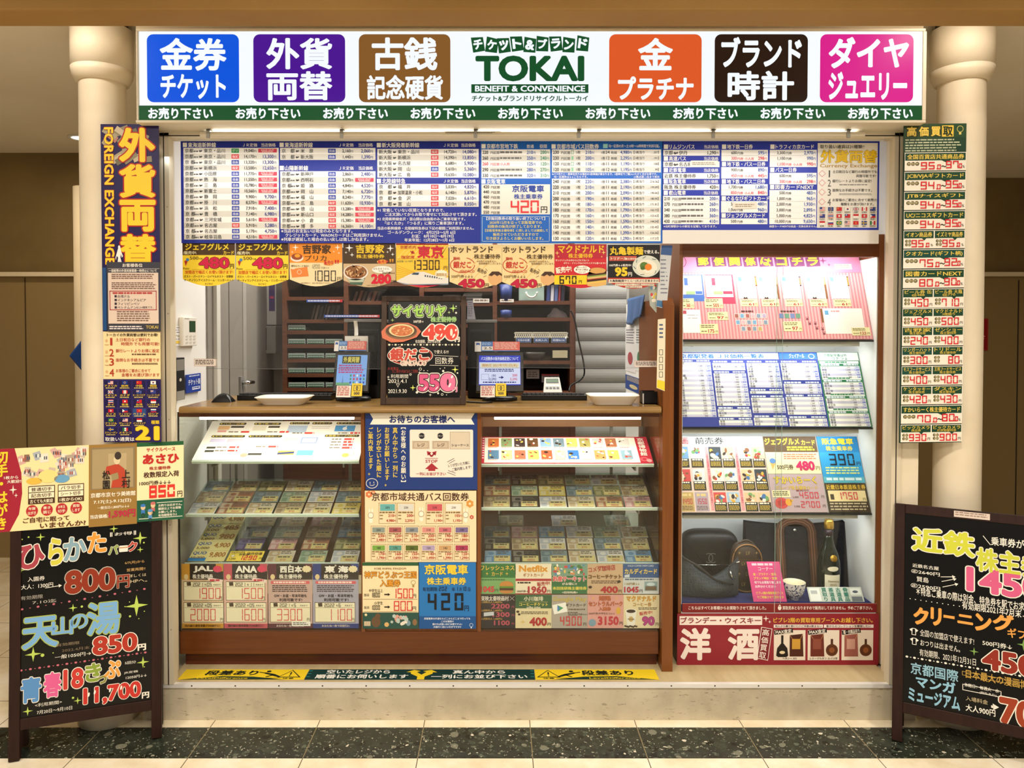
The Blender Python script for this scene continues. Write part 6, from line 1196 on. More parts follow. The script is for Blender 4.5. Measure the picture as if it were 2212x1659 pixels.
for y, v, t in ((40, '4500', '5,000'), (60, '2700', '3,000')): s.seg(v, 62, y, 14, 'D03848', 8, 1.8, 3); s.tl('円', 112, y + 10, 7, '4A3020', .012, 3, 'c'); s.tl(t, 46, y + 11, 6, '4A3020', .01, 3)
s.tx('販売中!!', 56, 33, 84, 39, '8A3040', .02, 3)
s.build('ticket_poster', label='mauve restaurant voucher poster with 4500 and 2700 on the show case shelf', cat='poster')
s = csheet(o, up, 321, 0); w3 = (gx1 - gx0 - .012) / uc - 322; h3_ = H * .62; s.back(0, 0, w3, h3_, '2A9AD8', .003); s.rect(0, 0, w3, 36, '1E84C4', 1); s.tx('阪急電車', 10, 4, w3 - 10, 19, 'F2D838', .03, 3); s.tx('株主乗車券', 16, 22, w3 - 14, 33, 'F2D838', .026, 3); s.seg('390', 20, 40, 26, '1A2230', 15, 3.2, 5); s.tl('円', w3 - 7, 62, 10, '1A2230', .012, 3, 'c'); s.fine(8, 70, w3 - 6, 88, 3, 'D8E890', 3, .5, .1); s.rect(0, 92, w3, h3_, '5AB0C8', 1); s.fine(6, 94, w3 - 4, h3_ - 2, 1, 'D8F0F8', 3, .6, .05)
s.build('ticket_poster', label='sky blue train ticket poster with a black 390 on the show case shelf', cat='poster')
s = csheet(o, up, 321, H * .62 + .8); h4_ = H * .38 - 1; s.back(0, 0, w3, h4_, '3E3020', .003); s.tx('近畿日本鉄道株主券', 2, 3, w3 - 2, 14, 'E8C040', .02, 3); s.rect(4, 16, w3 - 4, 40, 'F0DCA8', 1); s.seg('1750', 24, 20, 16, 'D84858', 8.5, 2, 3); s.tl('円', w3 - 9, 35, 7, '3E3020', .012, 3, 'c'); s.rect(8, 24, 16, 36, '4A4030', 2); s.fine(4, 43, w3 - 4, h4_ - 2, 3, 'C8B898', 3, .5, .1)
s.build('ticket_poster', label='dark brown railway voucher poster with 1750 in red on the show case shelf', cat='poster')
# maroon posters on the front
YG = YC - .003
s = Sheet.px(YG, 1474, 1303, 1894, 1323); s.back(1474, 1303, 1894, 1323, '7E1E22', .0015); s.rect(1672, 1303, 1673.4, 1323, 'C8B0A0', 2); s.rect(1474, 1303, 1894, 1304, 'B08878', 1)
s.tx('こちらはすべてお客様からお買取りさせて頂きました。', 1487, 1309, 1655, 1317, 'F0E4D8', .022, 3); s.tx('買取見本となりますので販売はしておりません。予めご了承下さい。', 1690, 1309, 1884, 1317, 'F0E4D8', .022, 3); s.ell(1684, 1313, 4, 5, 'F0E4D8', 3, 10); s.ell(1684, 1308, 2.4, 2, 'F0E4D8', 3, 8)
s.build('notice_strip', label='narrow maroon notice strip across the foot of the show case glass', cat='notice')
s = Sheet.px(YG - .008, 1463, 1326, 1897, 1437); s.back(1463, 1326, 1897, 1437, '8E2430', .004)
s.rect(1468, 1331, 1646, 1350, 'F0E4DC', 1); s.tx('ブランデー・ウィスキー', 1470, 1333, 1643, 1347, '8E2430', .022, 3); s.tx('洋', 1469, 1356, 1536, 1426, 'F0E4DC', .04, 3); s.tx('酒', 1572, 1356, 1640, 1426, 'F0E4DC', .035, 3)
s.poly([(1644, 1354), (1668, 1358), (1659, 1427), (1635, 1422)], 'F0E4DC', 2); s.poly([(1645.5, 1355.5), (1666.5, 1359), (1658, 1425), (1636.5, 1421)], '7A1C28', 3)
for i, ch in enumerate('高価買取'): s.tx(ch, 1646 - i * 2.1, 1359 + i * 16.4, 1661 - i * 2.1, 1373 + i * 16.4, 'F0E4DC', .012, 4, rot=6)
s.spark(1654, 1336, 7, 'F0E4DC', 3); s.spark(1662, 1343, 4, 'F0E4DC', 3)
s.tx('ビブレ2階の買取専用ブースへお越し下さい。', 1670, 1334, 1884, 1345, 'E8B848', .026, 3); s.rect(1671, 1349, 1777, 1356, 'F0E4DC', 1); s.tx('知人から譲り受けたけど洋酒は飲まない', 1674, 1350, 1774, 1355, '3A1A1A', .02, 3); s.rect(1779, 1349, 1886, 1356, 'F0E4DC', 1); s.tx('昔からのコレクションを整理したい', 1784, 1350, 1880, 1355, '3A1A1A', .02, 3)
for i, (t, c) in enumerate((('MAX査定', 'ヘネシー XO'), ('MAX査定', 'レミーマルタン ルイ13世'), ('箱・付属品有り', ''))):
    x = 1671.5 + i * 73; s.rect(x, 1361, x + 68, 1426, 'E8DCCC', 1); s.poly([(x, 1362), (x + 40, 1357), (x + 41, 1366), (x + 1, 1371)], '1E1614', 5); s.tx(t, x + 3, 1359.5, x + 38, 1368, 'F0E8DC', .024, 6, rot=-6); c and s.tl(c, x + 34, 1422, 5.4, '2A1A14', .02, 3, 'c')
    bx, bc_, gl = (x + 18, '1A120E', '1A120E') if i == 0 else (x + 52, '4A2A18', '5A3018')
    s.rect(bx - 2.5, 1372 if i == 0 else 1380, bx + 2.5, 1394, bc_, 3); s.poly([(bx - 13, 1416), (bx - 11, 1400), (bx - 3, 1390), (bx + 3, 1390), (bx + 11, 1400), (bx + 13, 1416), (bx + 9, 1419), (bx - 9, 1419)], bc_, 4) if i == 0 else s.ell(bx, 1404, 13, 13, gl, 4); s.ell(bx, 1409 if i == 0 else 1404, 6, 3.4 if i == 0 else 6, 'E0D0A8' if i == 0 else '8A5028', 5)
    q = x + 34 if i == 0 else x + 6; bo = ('4A2014', '6A2A20', '9A5A50')[i]; s.poly([(q, 1372), (q + 28, 1369), (q + 30, 1418), (q, 1418)], bo, 2); s.rect(q + 5, 1380, q + 23, 1402, ('C89838', '8A4838', 'C89888')[i], 3); s.line(q, 1372, q + 6, 1380, .8, 'C89060', 4); s.line(q + 28, 1369, q + 23, 1380, .8, 'C89060', 4)
s.build('buying_poster', label='wide maroon spirits buying poster standing against the foot of the show case', cat='poster')

# ------------------------------------------------------------------ second-hand goods on the blue cloth
M_LEATH = mat('black_leather', '141214', .42, build=speckle('100E10', '1C1A1C', 60))
def bag_body(name, root, C, w_, h_, d, m, round_=.55, top=.9, lean=0):
    """soft bag: rounded outline, pillow depth"""
    def fn(uu, vv):
        a = 2 * math.pi * uu; q = math.sin(math.pi / 2 * (2 * vv - 1))
        k = abs(math.cos(a)) ** round_ * (1 if math.cos(a) >= 0 else -1); j = abs(math.sin(a)) ** round_ * (1 if math.sin(a) >= 0 else -1)
        z = j * h_ / 2; x = k * w_ / 2 * (top + (1 - top) * (1 - (z / h_ + .5)))
        f = max(0, 1 - abs(q) ** 3.2) ** (1 / 3.2)
        return Vector((C[0] + x * f, C[1] + q * d / 2 + lean * (z + h_ / 2), C[2] + h_ / 2 + z * f))
    return MB().grid(fn, 48, 32, m).build(name, root)
zfl += .0008
def onfloor(px, Y): return Vector((at(px, 1200, Y).x, Y, zfl))
# big dark tote
p = onfloor(1717, .43); hh = at(1700, 1128, .43).z - zfl; ww = at(1824, 1200, .43).x - at(1612, 1200, .43).x
t = thing('tote_bag', 'large black canvas tote with brown striped handles at the back of the show case', 'bag', p)
m = MB(); M_CANV = mat('black_canvas', '17151A', .85, build=speckle('131116', '201E24', 90))
def tf(uu, vv):
    x = (uu - .5) * ww * (1 + .02 * vv); sag = .016 * (1 - (2 * abs(uu - .5)) ** 2) * vv * vv
    return Vector((p.x + x, p.y - .05 + .05 * vv + .012 * math.sin(uu * 9), zfl + hh * vv - sag))
def tb_(uu, vv): q = tf(1 - uu, vv); return Vector((q.x, p.y + .055 - .03 * vv, q.z + .004 * vv))
m.grid(tf, 20, 12, M_CANV).grid(tb_, 20, 12, M_CANV)
m.grid(lambda a_, v: tf(0, v).lerp(tb_(1, v), 1 - a_), 2, 12, M_CANV).grid(lambda a_, v: tf(1, v).lerp(tb_(0, v), a_), 2, 12, M_CANV)
m.build('body', t)
M_STR = mat('brown_strap', '4A2E1E', .8); M_STR2 = mat('tan_strap_stripe', '7A5238', .8)
hd = MB()
def strap(pts, wid, mb):
    for k, (o1, o2, mt) in enumerate(((-.5, -.2, M_STR), (-.2, -.08, M_STR2), (-.08, .08, M_STR), (.08, .2, M_STR2), (.2, .5, M_STR))):
        vs = []
        for q, d in pts: vs += [q + d * (wid * o1), q + d * (wid * o2)]
        mb.add(vs + [v + Vector((0, .002, 0)) for v in vs], [(2 * i, 2 * i + 2, 2 * i + 3, 2 * i + 1) for i in range(len(pts) - 1)], mt, True)
pts = []
xa, xb_ = at(1687, 1200, .39).x, at(1757, 1200, .39).x
for i in range(25):
    tt = i / 24
    if tt < .38: z = tt / .38 * (hh - .03); x = xa; d = Vector((1, 0, 0))
    elif tt > .62: z = (1 - tt) / .38 * (hh - .03); x = xb_; d = Vector((-1, 0, 0))
    else: a_ = math.pi * (tt - .38) / .24; x = (xa + xb_) / 2 - math.cos(a_) * (xb_ - xa) / 2; z = hh - .03 + math.sin(a_) * .045; d = Vector((math.cos(a_), 0, -math.sin(a_)))
    vv = max(0, min(1, z / hh)); pts.append((Vector((x, p.y - .05 + .05 * vv - .016, zfl + z)), d))
strap(pts, .038, hd); hd.build('handle', t, 'brown striped handle')
MB().lathe((at(1716, 1200, .41).x, p.y - .022, at(1716, 1145, .41).z), [(.001, -.004), (.007, -.003), (.008, .002)], M_CHROME, 16, ax=((1, 0, 0), (0, 0, 1), (0, 1, 0))).build('press_stud', t, 'silver press stud')
# black bag with embossed double ring mark
p = onfloor(1530, .435); t = thing('shoulder_bag', 'black leather shoulder bag with an embossed interlocked letter mark', 'bag', p)
zz = at(1530, 1142, .435).z - zfl
bb = bag_body('body', t, p, .29, zz, .10, M_LEATH, .5, .86)
em = Sheet((0, 0, 0), (.001, 0, 0), (0, 0, -.001)); q = at(1536, 1206, .38)
em = Sheet(Vector((q.x, .3842, q.z)), (.001, 0, 0), (0, 0, -.001))
em.ring(-9, 0, 19, 22, 3.4, '5E5A56', 2, -130, 130); em.ring(9, 0, 19, 22, 3.4, '625E5A', 3, 50, 310); em.build('emblem', bb)
MB().tube([(p.x - .12, .3838, q.z - .030), (p.x + .12, .3838, q.z - .030)], .0018, M_CHROME).build('zip', t, 'silver zip')
# grey crescent bag in front
p = onfloor(1533, .25); t = thing('hobo_bag', 'dark grey crescent shaped bag with woven monogram and a black strap', 'bag', p)
def b_mono(nt, pz):
    v = coords(nt, (1, 1, 1)); vo = nd(nt, 'ShaderNodeTexVoronoi', i_Scale=95, i_Randomness=.15); nt.links.new(v, vo.inputs['Vector'])
    k = math_(nt, 'GREATER_THAN', math_(nt, 'ABSOLUTE', math_(nt, 'SUBTRACT', vo.outputs['Distance'], .36)), .07); nt.links.new(mixc(nt, k, rgb('262A30'), rgb('3E434A')), pz.inputs['Base Color'])
M_MONO = mat('woven_monogram', '3A3F46', .8, build=b_mono)
w2 = .235; h2 = at(1580, 1200, .25).z - zfl
def hf(uu, vv):
    x = (uu - .5) * w2; top = h2 * (.50 + .50 * (2 * abs(uu - .53)) ** 1.5); bot = .002 + .012 * (2 * abs(uu - .5)) ** 4
    bul = math.sin(math.pi * vv) * math.sin(math.pi * max(.03, min(.97, uu)))
    return x, bot + (top - bot) * vv, bul
m = MB()
m.grid(lambda a_, v: Vector((p.x + hf(a_, v)[0], p.y - .045 * hf(a_, v)[2] - .004, zfl + hf(a_, v)[1])), 28, 12, M_MONO).grid(lambda a_, v: Vector((p.x + hf(1 - a_, v)[0], p.y + .045 * hf(1 - a_, v)[2] + .004, zfl + hf(1 - a_, v)[1])), 28, 12, M_MONO)
m.build('body', t, solid=.002)
q0 = at(1474, 1204, .235); q1 = at(1545, 1252, .205); q2 = at(1584, 1262, .21); q3 = at(1592, 1240, .24); q4 = at(1578, 1226, .26); q5 = at(1590, 1215, .27)
def spl(P, n=8):
    out = []
    for i in range(len(P) - 1):
        a_, b_, c_, d_ = P[max(i - 1, 0)], P[i], P[i + 1], P[min(i + 2, len(P) - 1)]
        for k in range(n):
            tt = k / n; out.append(.5 * ((2 * b_) + (c_ - a_) * tt + (2 * a_ - 5 * b_ + 4 * c_ - d_) * tt * tt + (3 * b_ - a_ - 3 * c_ + d_) * tt ** 3))
    return out + [P[-1]]
q0.x = max(q0.x, gx0 + .012)
MB().tube(spl([q0, at(1510, 1225, .21), q1, q2]), .0055, M_LEATH).build('strap', t, 'black leather strap')
MB().tube([at(1577, 1234, .222), at(1583, 1252, .22)], .0032, M_CHROME).tube([at(1590, 1216, .24), at(1598, 1213, .238)], .0032, M_CHROME).build('cord_end', t, 'silver cord ends')
MB().tube(spl([at(1583, 1252, .222), at(1574, 1240, .225), at(1578, 1222, .23), at(1592, 1215, .24)]), .0018, M_LEATH).build('cord', t)
# small monogram backpack
p = onfloor(1609, .338); t = thing('mini_backpack', 'small brown monogram canvas backpack with tan piping behind the pink card', 'bag', p)
M_BRN = mat('brown_coated_canvas', '3E3026', .5)
hb = at(1609, 1170, .338).z - zfl; bag_body('body', t, p, .135, hb, .075, M_BRN, .55, .82)
MB().tube([Vector((p.x + .068 * math.cos(a_) * (1 if math.sin(a_) < 0 else .92), p.y - .030, zfl + hb * .5 + hb * .48 * (abs(math.sin(a_)) ** .6) * (1 if math.sin(a_) > 0 else -1))) for a_ in [2 * math.pi * i / 40 for i in range(41)]], .0028, mat('tan_piping', '8A6238', .5)).build('piping', t)
pk = Sheet(Vector((p.x, p.y - .0395, zfl + hb * .94)), (.001, 0, 0), (0, 0, -.001))
pk.rect(-56, 52, 56, 54, '6A4C30', 1)
for r_ in range(4):
    for i in range(3):
        x, y = -36 + i * 36 + (18 if r_ % 2 else 0), 24 + r_ * 44
        if x > 44: continue
        pk.tx('LV', x - 8, y - 8, x + 8, y + 8, 'A08850', .0, 3, res=2) if (i + r_) % 2 == 1 else pk.spark(x, y, 8, 'A08850', 3)
pk.build('monogram_print', t)
MB().tube([Vector((p.x - .03 + .06 * i / 10, p.y - .01, zfl + hb * .98 + .014 * math.sin(math.pi * i / 10))) for i in range(11)], .004, M_BRN).build('top_loop', t)
# bottle
p = onfloor(1790, .30); zt_b = at(1790, 1121, .30).z - zfl; k = zt_b / .30
t = thing('cognac_bottle', 'tall dark green glass spirits bottle with cream label and gold seal', 'bottle', p)
M_BOT = mat('dark_bottle_glass', '0F1A12', .08, spec=.7)
MB().lathe(p, [(.036 * k, 0), (.042 * k, .006), (.044 * k, .02), (.044 * k, .10 * k), (.042 * k, .13 * k), (.034 * k, .165 * k), (.022 * k, .195 * k), (.0165 * k, .22 * k), (.0155 * k, .255 * k)], M_BOT, 40).build('glass', t)
MB().lathe(p, [(.0162 * k, .225 * k), (.0158 * k, .262 * k)], mat('dark_foil', '2A1E22', .35, .4), 32).build('neck_foil', t)
MB().lathe(p, [(.0165 * k, .262 * k), (.0185 * k, .264 * k), (.0185 * k, .285 * k), (.016 * k, .292 * k), (.016 * k, .298 * k), (.001, .30 * k)], mat('gold_cap', 'B8903C', .3, .8), 32).build('cap', t, 'gold cap')
def curved(zc, hw, hh_, r_, col, name, ell=False, lab=None, txt=None):
    def fn(uu, vv):
        a_ = (uu - .5) * 2 * hw; e = math.sqrt(max(0, 1 - (2 * vv - 1) ** 2)) if ell else 1; a_ *= e
        return Vector((p.x + r_ * math.sin(a_), p.y - r_ * math.cos(a_), zfl + zc + (vv - .5) * 2 * hh_))
    return MB().grid(fn, 16, 12, col).build(name, t, lab)
lab = curved(.058 * k, .72, .030 * k, .0447 * k, mat('cream_label', 'EDE6D0', .6), 'front_label', lab='cream label')
sl = Sheet(Vector((p.x, p.y - .0462 * k, zfl + .066 * k)), (.001, 0, 0), (0, 0, -.001)); sl.tx('Hennessy', -22 * k, -3, 22 * k, 9, '6A5A30', .012, 2); sl.fine(-14, 12, 14, 22, 2, 'A89868', 2, .4, .1); sl.build('label_lettering', lab)
curved(.112 * k, .5, .010 * k, .0446 * k, mat('cream_label', 'EDE6D0', .6), 'shoulder_label', True)
MB().lathe((p.x + .004, p.y - .036 * k, zfl + .152 * k), [(.013 * k, -.004), (.014 * k, .002), (.011 * k, .004), (.001, .004)], mat('gold_cap', 'B8903C', .3, .8), 24, ax=((1, 0, 0), (0, .3, .95), (0, -.95, .3))).build('seal', t, 'round gold seal')
# bowl
p = onfloor(1716, .235); rb = (at(1739, 1250, .235).x - at(1692, 1250, .235).x) / 2
t = thing('tea_bowl', 'cream tea bowl with blue scroll pattern beside the pink card', 'bowl', p)
def b_bowl(nt, pz):
    v = coords(nt); n = nd(nt, 'ShaderNodeTexNoise', i_Scale=38, i_Detail=1, i_Distortion=1.6); nt.links.new(v, n.inputs['Vector'])
    kk = math_(nt, 'LESS_THAN', math_(nt, 'ABSOLUTE', math_(nt, 'SUBTRACT', n.outputs['Fac'], .5)), .045); nt.links.new(mixc(nt, kk, rgb('CFCBD0'), rgb('3A4468')), pz.inputs['Base Color'])
MB().lathe(p, [(rb * .4, 0), (rb * .42, .006), (rb * .62, .012), (rb * .88, .035), (rb * .97, .058), (rb, .072)], mat('blue_scroll_glaze', 'CFCBD0', .2, build=b_bowl), 40, caps=False).build('bowl_outside', t)
MB().lathe(p, [(rb, .072), (rb * .96, .072), (rb * .9, .05), (rb * .6, .02), (.001, .014)], mat('cream_glaze', 'EFE6C8', .2), 40, caps=False).build('bowl_inside', t, 'cream inside')
# pink card and small sign
a, b = at(1628, 1300, .20), at(1700, 1300, .20); c = at(1611, 1213, .27)
upv = Vector((c.x - a.x, .06, at(1611, 1213, .26).z - a.z)); Wc = b.x - a.x; uu = Wc / 72
s = Sheet(a + upv, (uu, 0, 0), -upv / 88, 0, 0); s.back(0, 0, 72, 88, 'DC4888', .0015)
s.fine(10, 4, 62, 10, 1, 'F8D0E0', 3, .8, .1); s.tx('コーナー', 22, 12, 54, 20, 'F8F0F4', .012, 3)
for i, (t_, c_) in enumerate((('金・プラチナ・宝石', 'F0D858'), ('ブランド時計・宝飾', 'F0D858'), ('何でもお買取り致します', 'F8F0F4'), ('お声かけください', 'F8F0F4'), ('ビブレ2階の買取専用ブース', 'F0D858'), ('でご相談させて頂きます', 'F0D858'))): s.tx(t_, 9, 25 + i * 9 + (5 if i > 3 else 0), 9 + min(58, len(t_) * 5.6), 31 + i * 9 + (5 if i > 3 else 0), c_, .02, 3)
s.build('pink_card', label='pink buying corner card leaning in front of the small monogram backpack', cat='card')
a, b = at(1750, 1300, .20), at(1868, 1302, .20); c = at(1750, 1268, .235)
upv = Vector((0, .035, c.z - a.z)); uu = (b.x - a.x) / 118
s = Sheet(a + upv, (uu, 0, 0), -upv / 34); s.back(0, 0, 118, 34, 'CFD4CC', .0015); s.rect(3, 3, 26, 32, 'F0F2EE', 1); s.rect(6, 8, 20, 16, 'B8BCC0', 2); s.rect(92, 3, 115, 18, 'F0F2EE', 1); s.ell(103, 11, 6, 3, '5A6470', 2); s.rect(92, 22, 115, 33, '7A8088', 1)
for i, t_ in enumerate(('買取り', '茶道具', '古道具', '骨董品')): s.tx(t_, 30 + i * 15.5, 2, 41 + i * 15.5, 33, '1E7A6A', .03, 3, vert=True)
s.build('antique_sign', label='small grey sign with teal vertical lettering before the spirits bottle', cat='sign')
# ------------------------------------------------------------------ things on the counter top
def onct(px, Y): return Vector((at(px, 870, Y).x, Y, zct + .0006))
def tray(px0, px1, py0, Y, lab):
    a, b = at(px0, py0, Y), at(px1, py0, Y); w_ = b.x - a.x; hgt = a.z - zct; p = Vector(((a.x + b.x) / 2, Y, zct + .0006))
    t = thing('coin_tray', lab, 'tray', p, 'white coin trays on the counter')
    def rr(sx, sy, z, n=48):
        return [Vector((p.x + sx * (1 if math.cos(q) > 0 else -1) * abs(math.cos(q)) ** .35, p.y + sy * (1 if math.sin(q) > 0 else -1) * abs(math.sin(q)) ** .35, p.z + z)) for q in [2 * math.pi * i / n for i in range(n)]]
    rings = [rr(w_ * .36, .055, 0), rr(w_ * .37, .058, .003), rr(w_ * .48, .078, hgt - .004), rr(w_ * .5, .082, hgt - .002), rr(w_ * .5, .082, hgt), rr(w_ * .485, .079, hgt), rr(w_ * .365, .055, .006), rr(w_ * .1, .02, .005)]
    n = 48; m = MB(); m.add([v for r_ in rings for v in r_], [(k * n + i, k * n + (i + 1) % n, (k + 1) * n + (i + 1) % n, (k + 1) * n + i) for k in range(len(rings) - 1) for i in range(n)] + [tuple(range(n))[::-1], tuple((len(rings) - 1) * n + i for i in range(n))], M_WPLAST, True)
    m.build('tray_body', t)
    m = MB()
    for i in range(7):
        for j in range(3): m.lathe((p.x + (i - 3) * .016, p.y + (j - 1) * .02, p.z + .007), [(.004, 0), (.003, .002), (.001, .003)], M_WPLAST, 8)
    m.build('rubber_pad_dots', t)
tray(558, 673, 856, .20, 'white coin tray on the counter near the mouse')
tray(1268, 1377, 852, .20, 'white coin tray on the counter beside the black box')
p = onct(483, .30)
t = thing('computer_mouse', 'black computer mouse lying at the wall end of the counter', 'mouse', p)
MB().grid(lambda u_, v: Vector((p.x + (u_ - .5) * .082, p.y + (v - .5) * .06, p.z + .036 * (math.sin(math.pi * min(1, max(0, u_))) ** .55) * (math.sin(math.pi * v) ** .45) )), 24, 16, M_BLACK).build('mouse_body', t)
MB().lathe((p.x + .015, p.y - .018, p.z + .029), [(.005, -.002), (.005, .002)], M_DGREY, 12, ax=((1, 0, 0), (0, 0, 1), (0, 1, 0))).build('scroll_wheel', t)
def keyboard(px0, px1, Y, lab, d=.15):
    a, b = at(px0, 858, Y), at(px1, 858, Y); t = thing('keyboard', lab, 'keyboard', ((a.x + b.x) / 2, Y, zct))
    z0, z1 = zct + .0006, at((px0 + px1) / 2, 848, Y + d).z
    MB().prism([(a.x, Y, z0), (a.x, Y + d, z0), (a.x, Y + d, z1 - .008), (a.x, Y, z0 + .022)], (b.x - a.x, 0, 0), M_BLACK).build('keyboard_case', t, bev=.002)
    m = MB(); n = int((b.x - a.x) / .019); sl = (z1 - .008 - z0 - .022) / d
    for r_ in range(5):
        for i in range(n):
            x = a.x + .006 + i * .019; y = Y + .012 + r_ * (d - .02) / 5; z = z0 + .022 + sl * (y - Y); m.box(x, y, z - .001, x + .016, y + .020, z + .007, M_DGREY)
    m.build('key_block', t)
keyboard(512, 715, .36, 'long black keyboard behind the coin tray near the mouse', .12); keyboard(1127, 1268, .36, 'black keyboard behind the second coin tray', .12)
p0, p1 = at(1386, 845, .22), at(1424, 845, .22)
t = thing('pen_box', 'small black open box at the end panel of the counter', 'box', ((p0.x + p1.x) / 2, .22, zct))
MB().box(p0.x, .20, zct + .0006, p1.x, .203, p0.z, M_BLACK).box(p0.x, .26, zct + .0006, p1.x, .263, p0.z, M_BLACK).box(p0.x, .203, zct + .0006, p0.x + .003, .26, p0.z, M_BLACK).box(p1.x - .003, .203, zct + .0006, p1.x, .26, p0.z, M_BLACK).box(p0.x, .20, zct + .0006, p1.x, .263, zct + .004, M_BLACK).build('box_body', t)
s = Sheet.px(.1995, 1388, 848, 1394, 874); s.rect(1388, 850, 1391, 872, 'C8C8C8', 0); s.build('white_edge_tape', t)
# ---- chalk board standing on the counter
YK = .17
a, b, c = at(822, 876, YK), at(1006, 876, YK), at(838, 640, YK + .045)
t = thing('counter_chalkboard', 'dark wooden framed blackboard standing on the counter with a pasted dish picture', 'blackboard', ((a.x + b.x) / 2, YK, zct))
Kup = Vector((0, .045, c.z - zct - .001)); KL = Kup.length; Kup.normalize(); Kw = b.x - a.x; Kn = Vector((1, 0, 0)).cross(Kup); K0 = Vector((a.x, YK, zct + .001))
M_FRM = mat('dark_frame_wood', '3A2418', .5, build=b_wood('301C12', '45301F', (20, 1, 4)))
fw = .0205
def kb(x0, x1, y0, y1, t0, t1, m, nm): return MB().obox(K0 + Vector(((x0 + x1) / 2, 0, 0)) + Kup * ((y0 + y1) / 2) + Kn * ((t0 + t1) / 2), (1, 0, 0), Kup, Kn, (x1 - x0) / 2, (y1 - y0) / 2, (t1 - t0) / 2, m).build(nm, t, bev=.001)
kb(0, fw, 0, KL, -.012, .006, M_FRM, 'frame_stile'); kb(Kw - fw, Kw, 0, KL, -.012, .006, M_FRM, 'frame_stile'); kb(fw, Kw - fw, KL - fw, KL, -.012, .006, M_FRM, 'frame_rail'); kb(fw, Kw - fw, 0, .028, -.012, .004, M_FRM, 'frame_rail')
ku = Kw / 1172                                                 # units: pixels of the enlarged photo
s = Sheet(K0 + Kup * KL, (ku, 0, 0), -Kup * (KL / 1500), 28, 66); BB = '1B1512'
s.v = []; s.back(120, 140, 1120, 1474, mat('blackboard_black', '040404', .3, spec=.3), .004)
def chalk(s, t, x0, y0, x1, y1, c, oc='F0EBDD', oo=.05, b=.03, l=8, inner=None, **k): s.tx(t, x0, y0, x1, y1, c, b, l, outl=((oc, oo + .02), (inner or '17120F', oo - .02)) if inner else ((oc, oo),), **k)
chalk(s, 'サイゼリヤ', 165, 185, 920, 355, 'A8D860', 'F0F4E0', .08, .05, inner='23381A'); s.tx('株主優待券', 710, 352, 1070, 425, '17120F', .02, 6, outl=(('A8D888', .03),))
for x, y, r_, c_ in ((1022, 235, 58, 'B8E070'), (965, 293, 24, 'D0E8A0'), (180, 400, 28, 'A8C878'), (1052, 1085, 50, 'E0E870'), (472, 1335, 42, 'E0E870'), (562, 1125, 22, 'F0EBDD'), (712, 1432, 24, 'F0EBDD')): s.spark(x, y, r_, c_, 7)
for x, y, r_ in ((1062, 208, 9), (1062, 298, 14), (888, 1105, 16), (528, 1398, 17), (820, 1410, 14), (1085, 1132, 11), (936, 1432, 7), (622, 1100, 7), (672, 1100, 6), (846, 1072, 7), (908, 1062, 7), (130, 1218, 7)): s.ell(x, y, r_, r_, 'F0EBDD', 6, 10)
for x, y, r_ in ((572, 1078, 20), (132, 1188, 13), (437, 1152, 15), (876, 1426, 17)): s.ring(x, y, r_, r_, 6, 'F0EBDD', 6, n=16)
s.tx('500円券→', 470, 398, 610, 440, 'F0EBDD', .02, 6); chalk(s, '490', 600, 460, 1085, 680, 'E04838', 'F0EBDD', .055, .06); chalk(s, '円', 1050, 635, 1112, 700, 'D84030', 'F0EBDD', .06, .02)
for x, y, q, r_, an in ((690, 540, 10, 26, 12), (905, 520, 12, 22, 25), (860, 610, 10, 30, 25), (1060, 540, 12, 18, 20), (1030, 620, 14, 34, 30)): s.ell(x, y, q, r_, 'F8F0E8', 10, 10, an)
s.tx('有効期限、2021年8月末', 500, 672, 850, 722, 'F0EBDD', .01, 6)
s.dots(140, 742, 1096, 742, 12, 17, 'F0E8C8', 6, True)
chalk(s, '銀だこ', 150, 790, 690, 965, 'C84838', 'F0EBDD', .055, .045); chalk(s, 'GINDACO', 295, 955, 655, 1030, 'B03A30', 'E8D8C8', .05, .04); s.ring(430, 890, 306, 130, 20, 'A83428', 5, 110, 245); s.ring(430, 890, 306, 130, 20, 'A83428', 5, -60, 60); s.ring(430, 890, 316, 138, 7, 'F0EBDD', 5, 110, 245); s.ring(430, 890, 316, 138, 7, 'F0EBDD', 5, -60, 60)
s.tx('で使える!!!', 755, 815, 960, 865, 'F0EBDD', .012, 6); s.line(770, 890, 1096, 904, 5, 'F0EBDD', 6); s.tx('回数券', 780, 915, 1030, 1010, 'F0EBDD', .006, 6); s.line(700, 1025, 1096, 1033, 5, 'F0EBDD', 6); s.line(760, 880, 780, 896, 5, 'F0EBDD', 6)
s.tx('お食事は', 125, 1050, 270, 1090, '983028', .012, 6); s.tx('たこ焼き1舟(8コ)とご交換!!', 185, 1085, 540, 1138, '983028', .012, 6)
s.tx('利用期間', 165, 1150, 405, 1205, 'F0EBDD', .006, 6); s.tx('2021.4.1', 135, 1218, 382, 1268, 'F0EBDD', .01, 6); s.tx('▽', 240, 1278, 290, 1330, 'F0EBDD', .0, 6); s.tx('2021.9.30', 132, 1355, 388, 1408, 'F0EBDD', .01, 6)
chalk(s, '55', 545, 1150, 840, 1385, 'D85888', 'F0EBDD', .055, .05, inner='30101C'); chalk(s, '0', 845, 1135, 1060, 1385, 'F078A0', 'F0EBDD', .055, .08, inner='30101C'); chalk(s, '円', 1010, 1320, 1082, 1392, '17120F', 'F0A8C0', .05, .02)
for x, y, q, r_, an in ((1010, 1185, 14, 24, 20), (980, 1300, 14, 34, 25), (640, 1345, 8, 34, 40), (800, 1340, 8, 30, 40)): s.ell(x, y, q, r_, 'F8E8EC', 10, 10, an)
for q in (270, 850): s.rect(q - 160, 1478, q + 130, 1555, '4A3626', 14)
cp = s.build('chalk_panel', t)
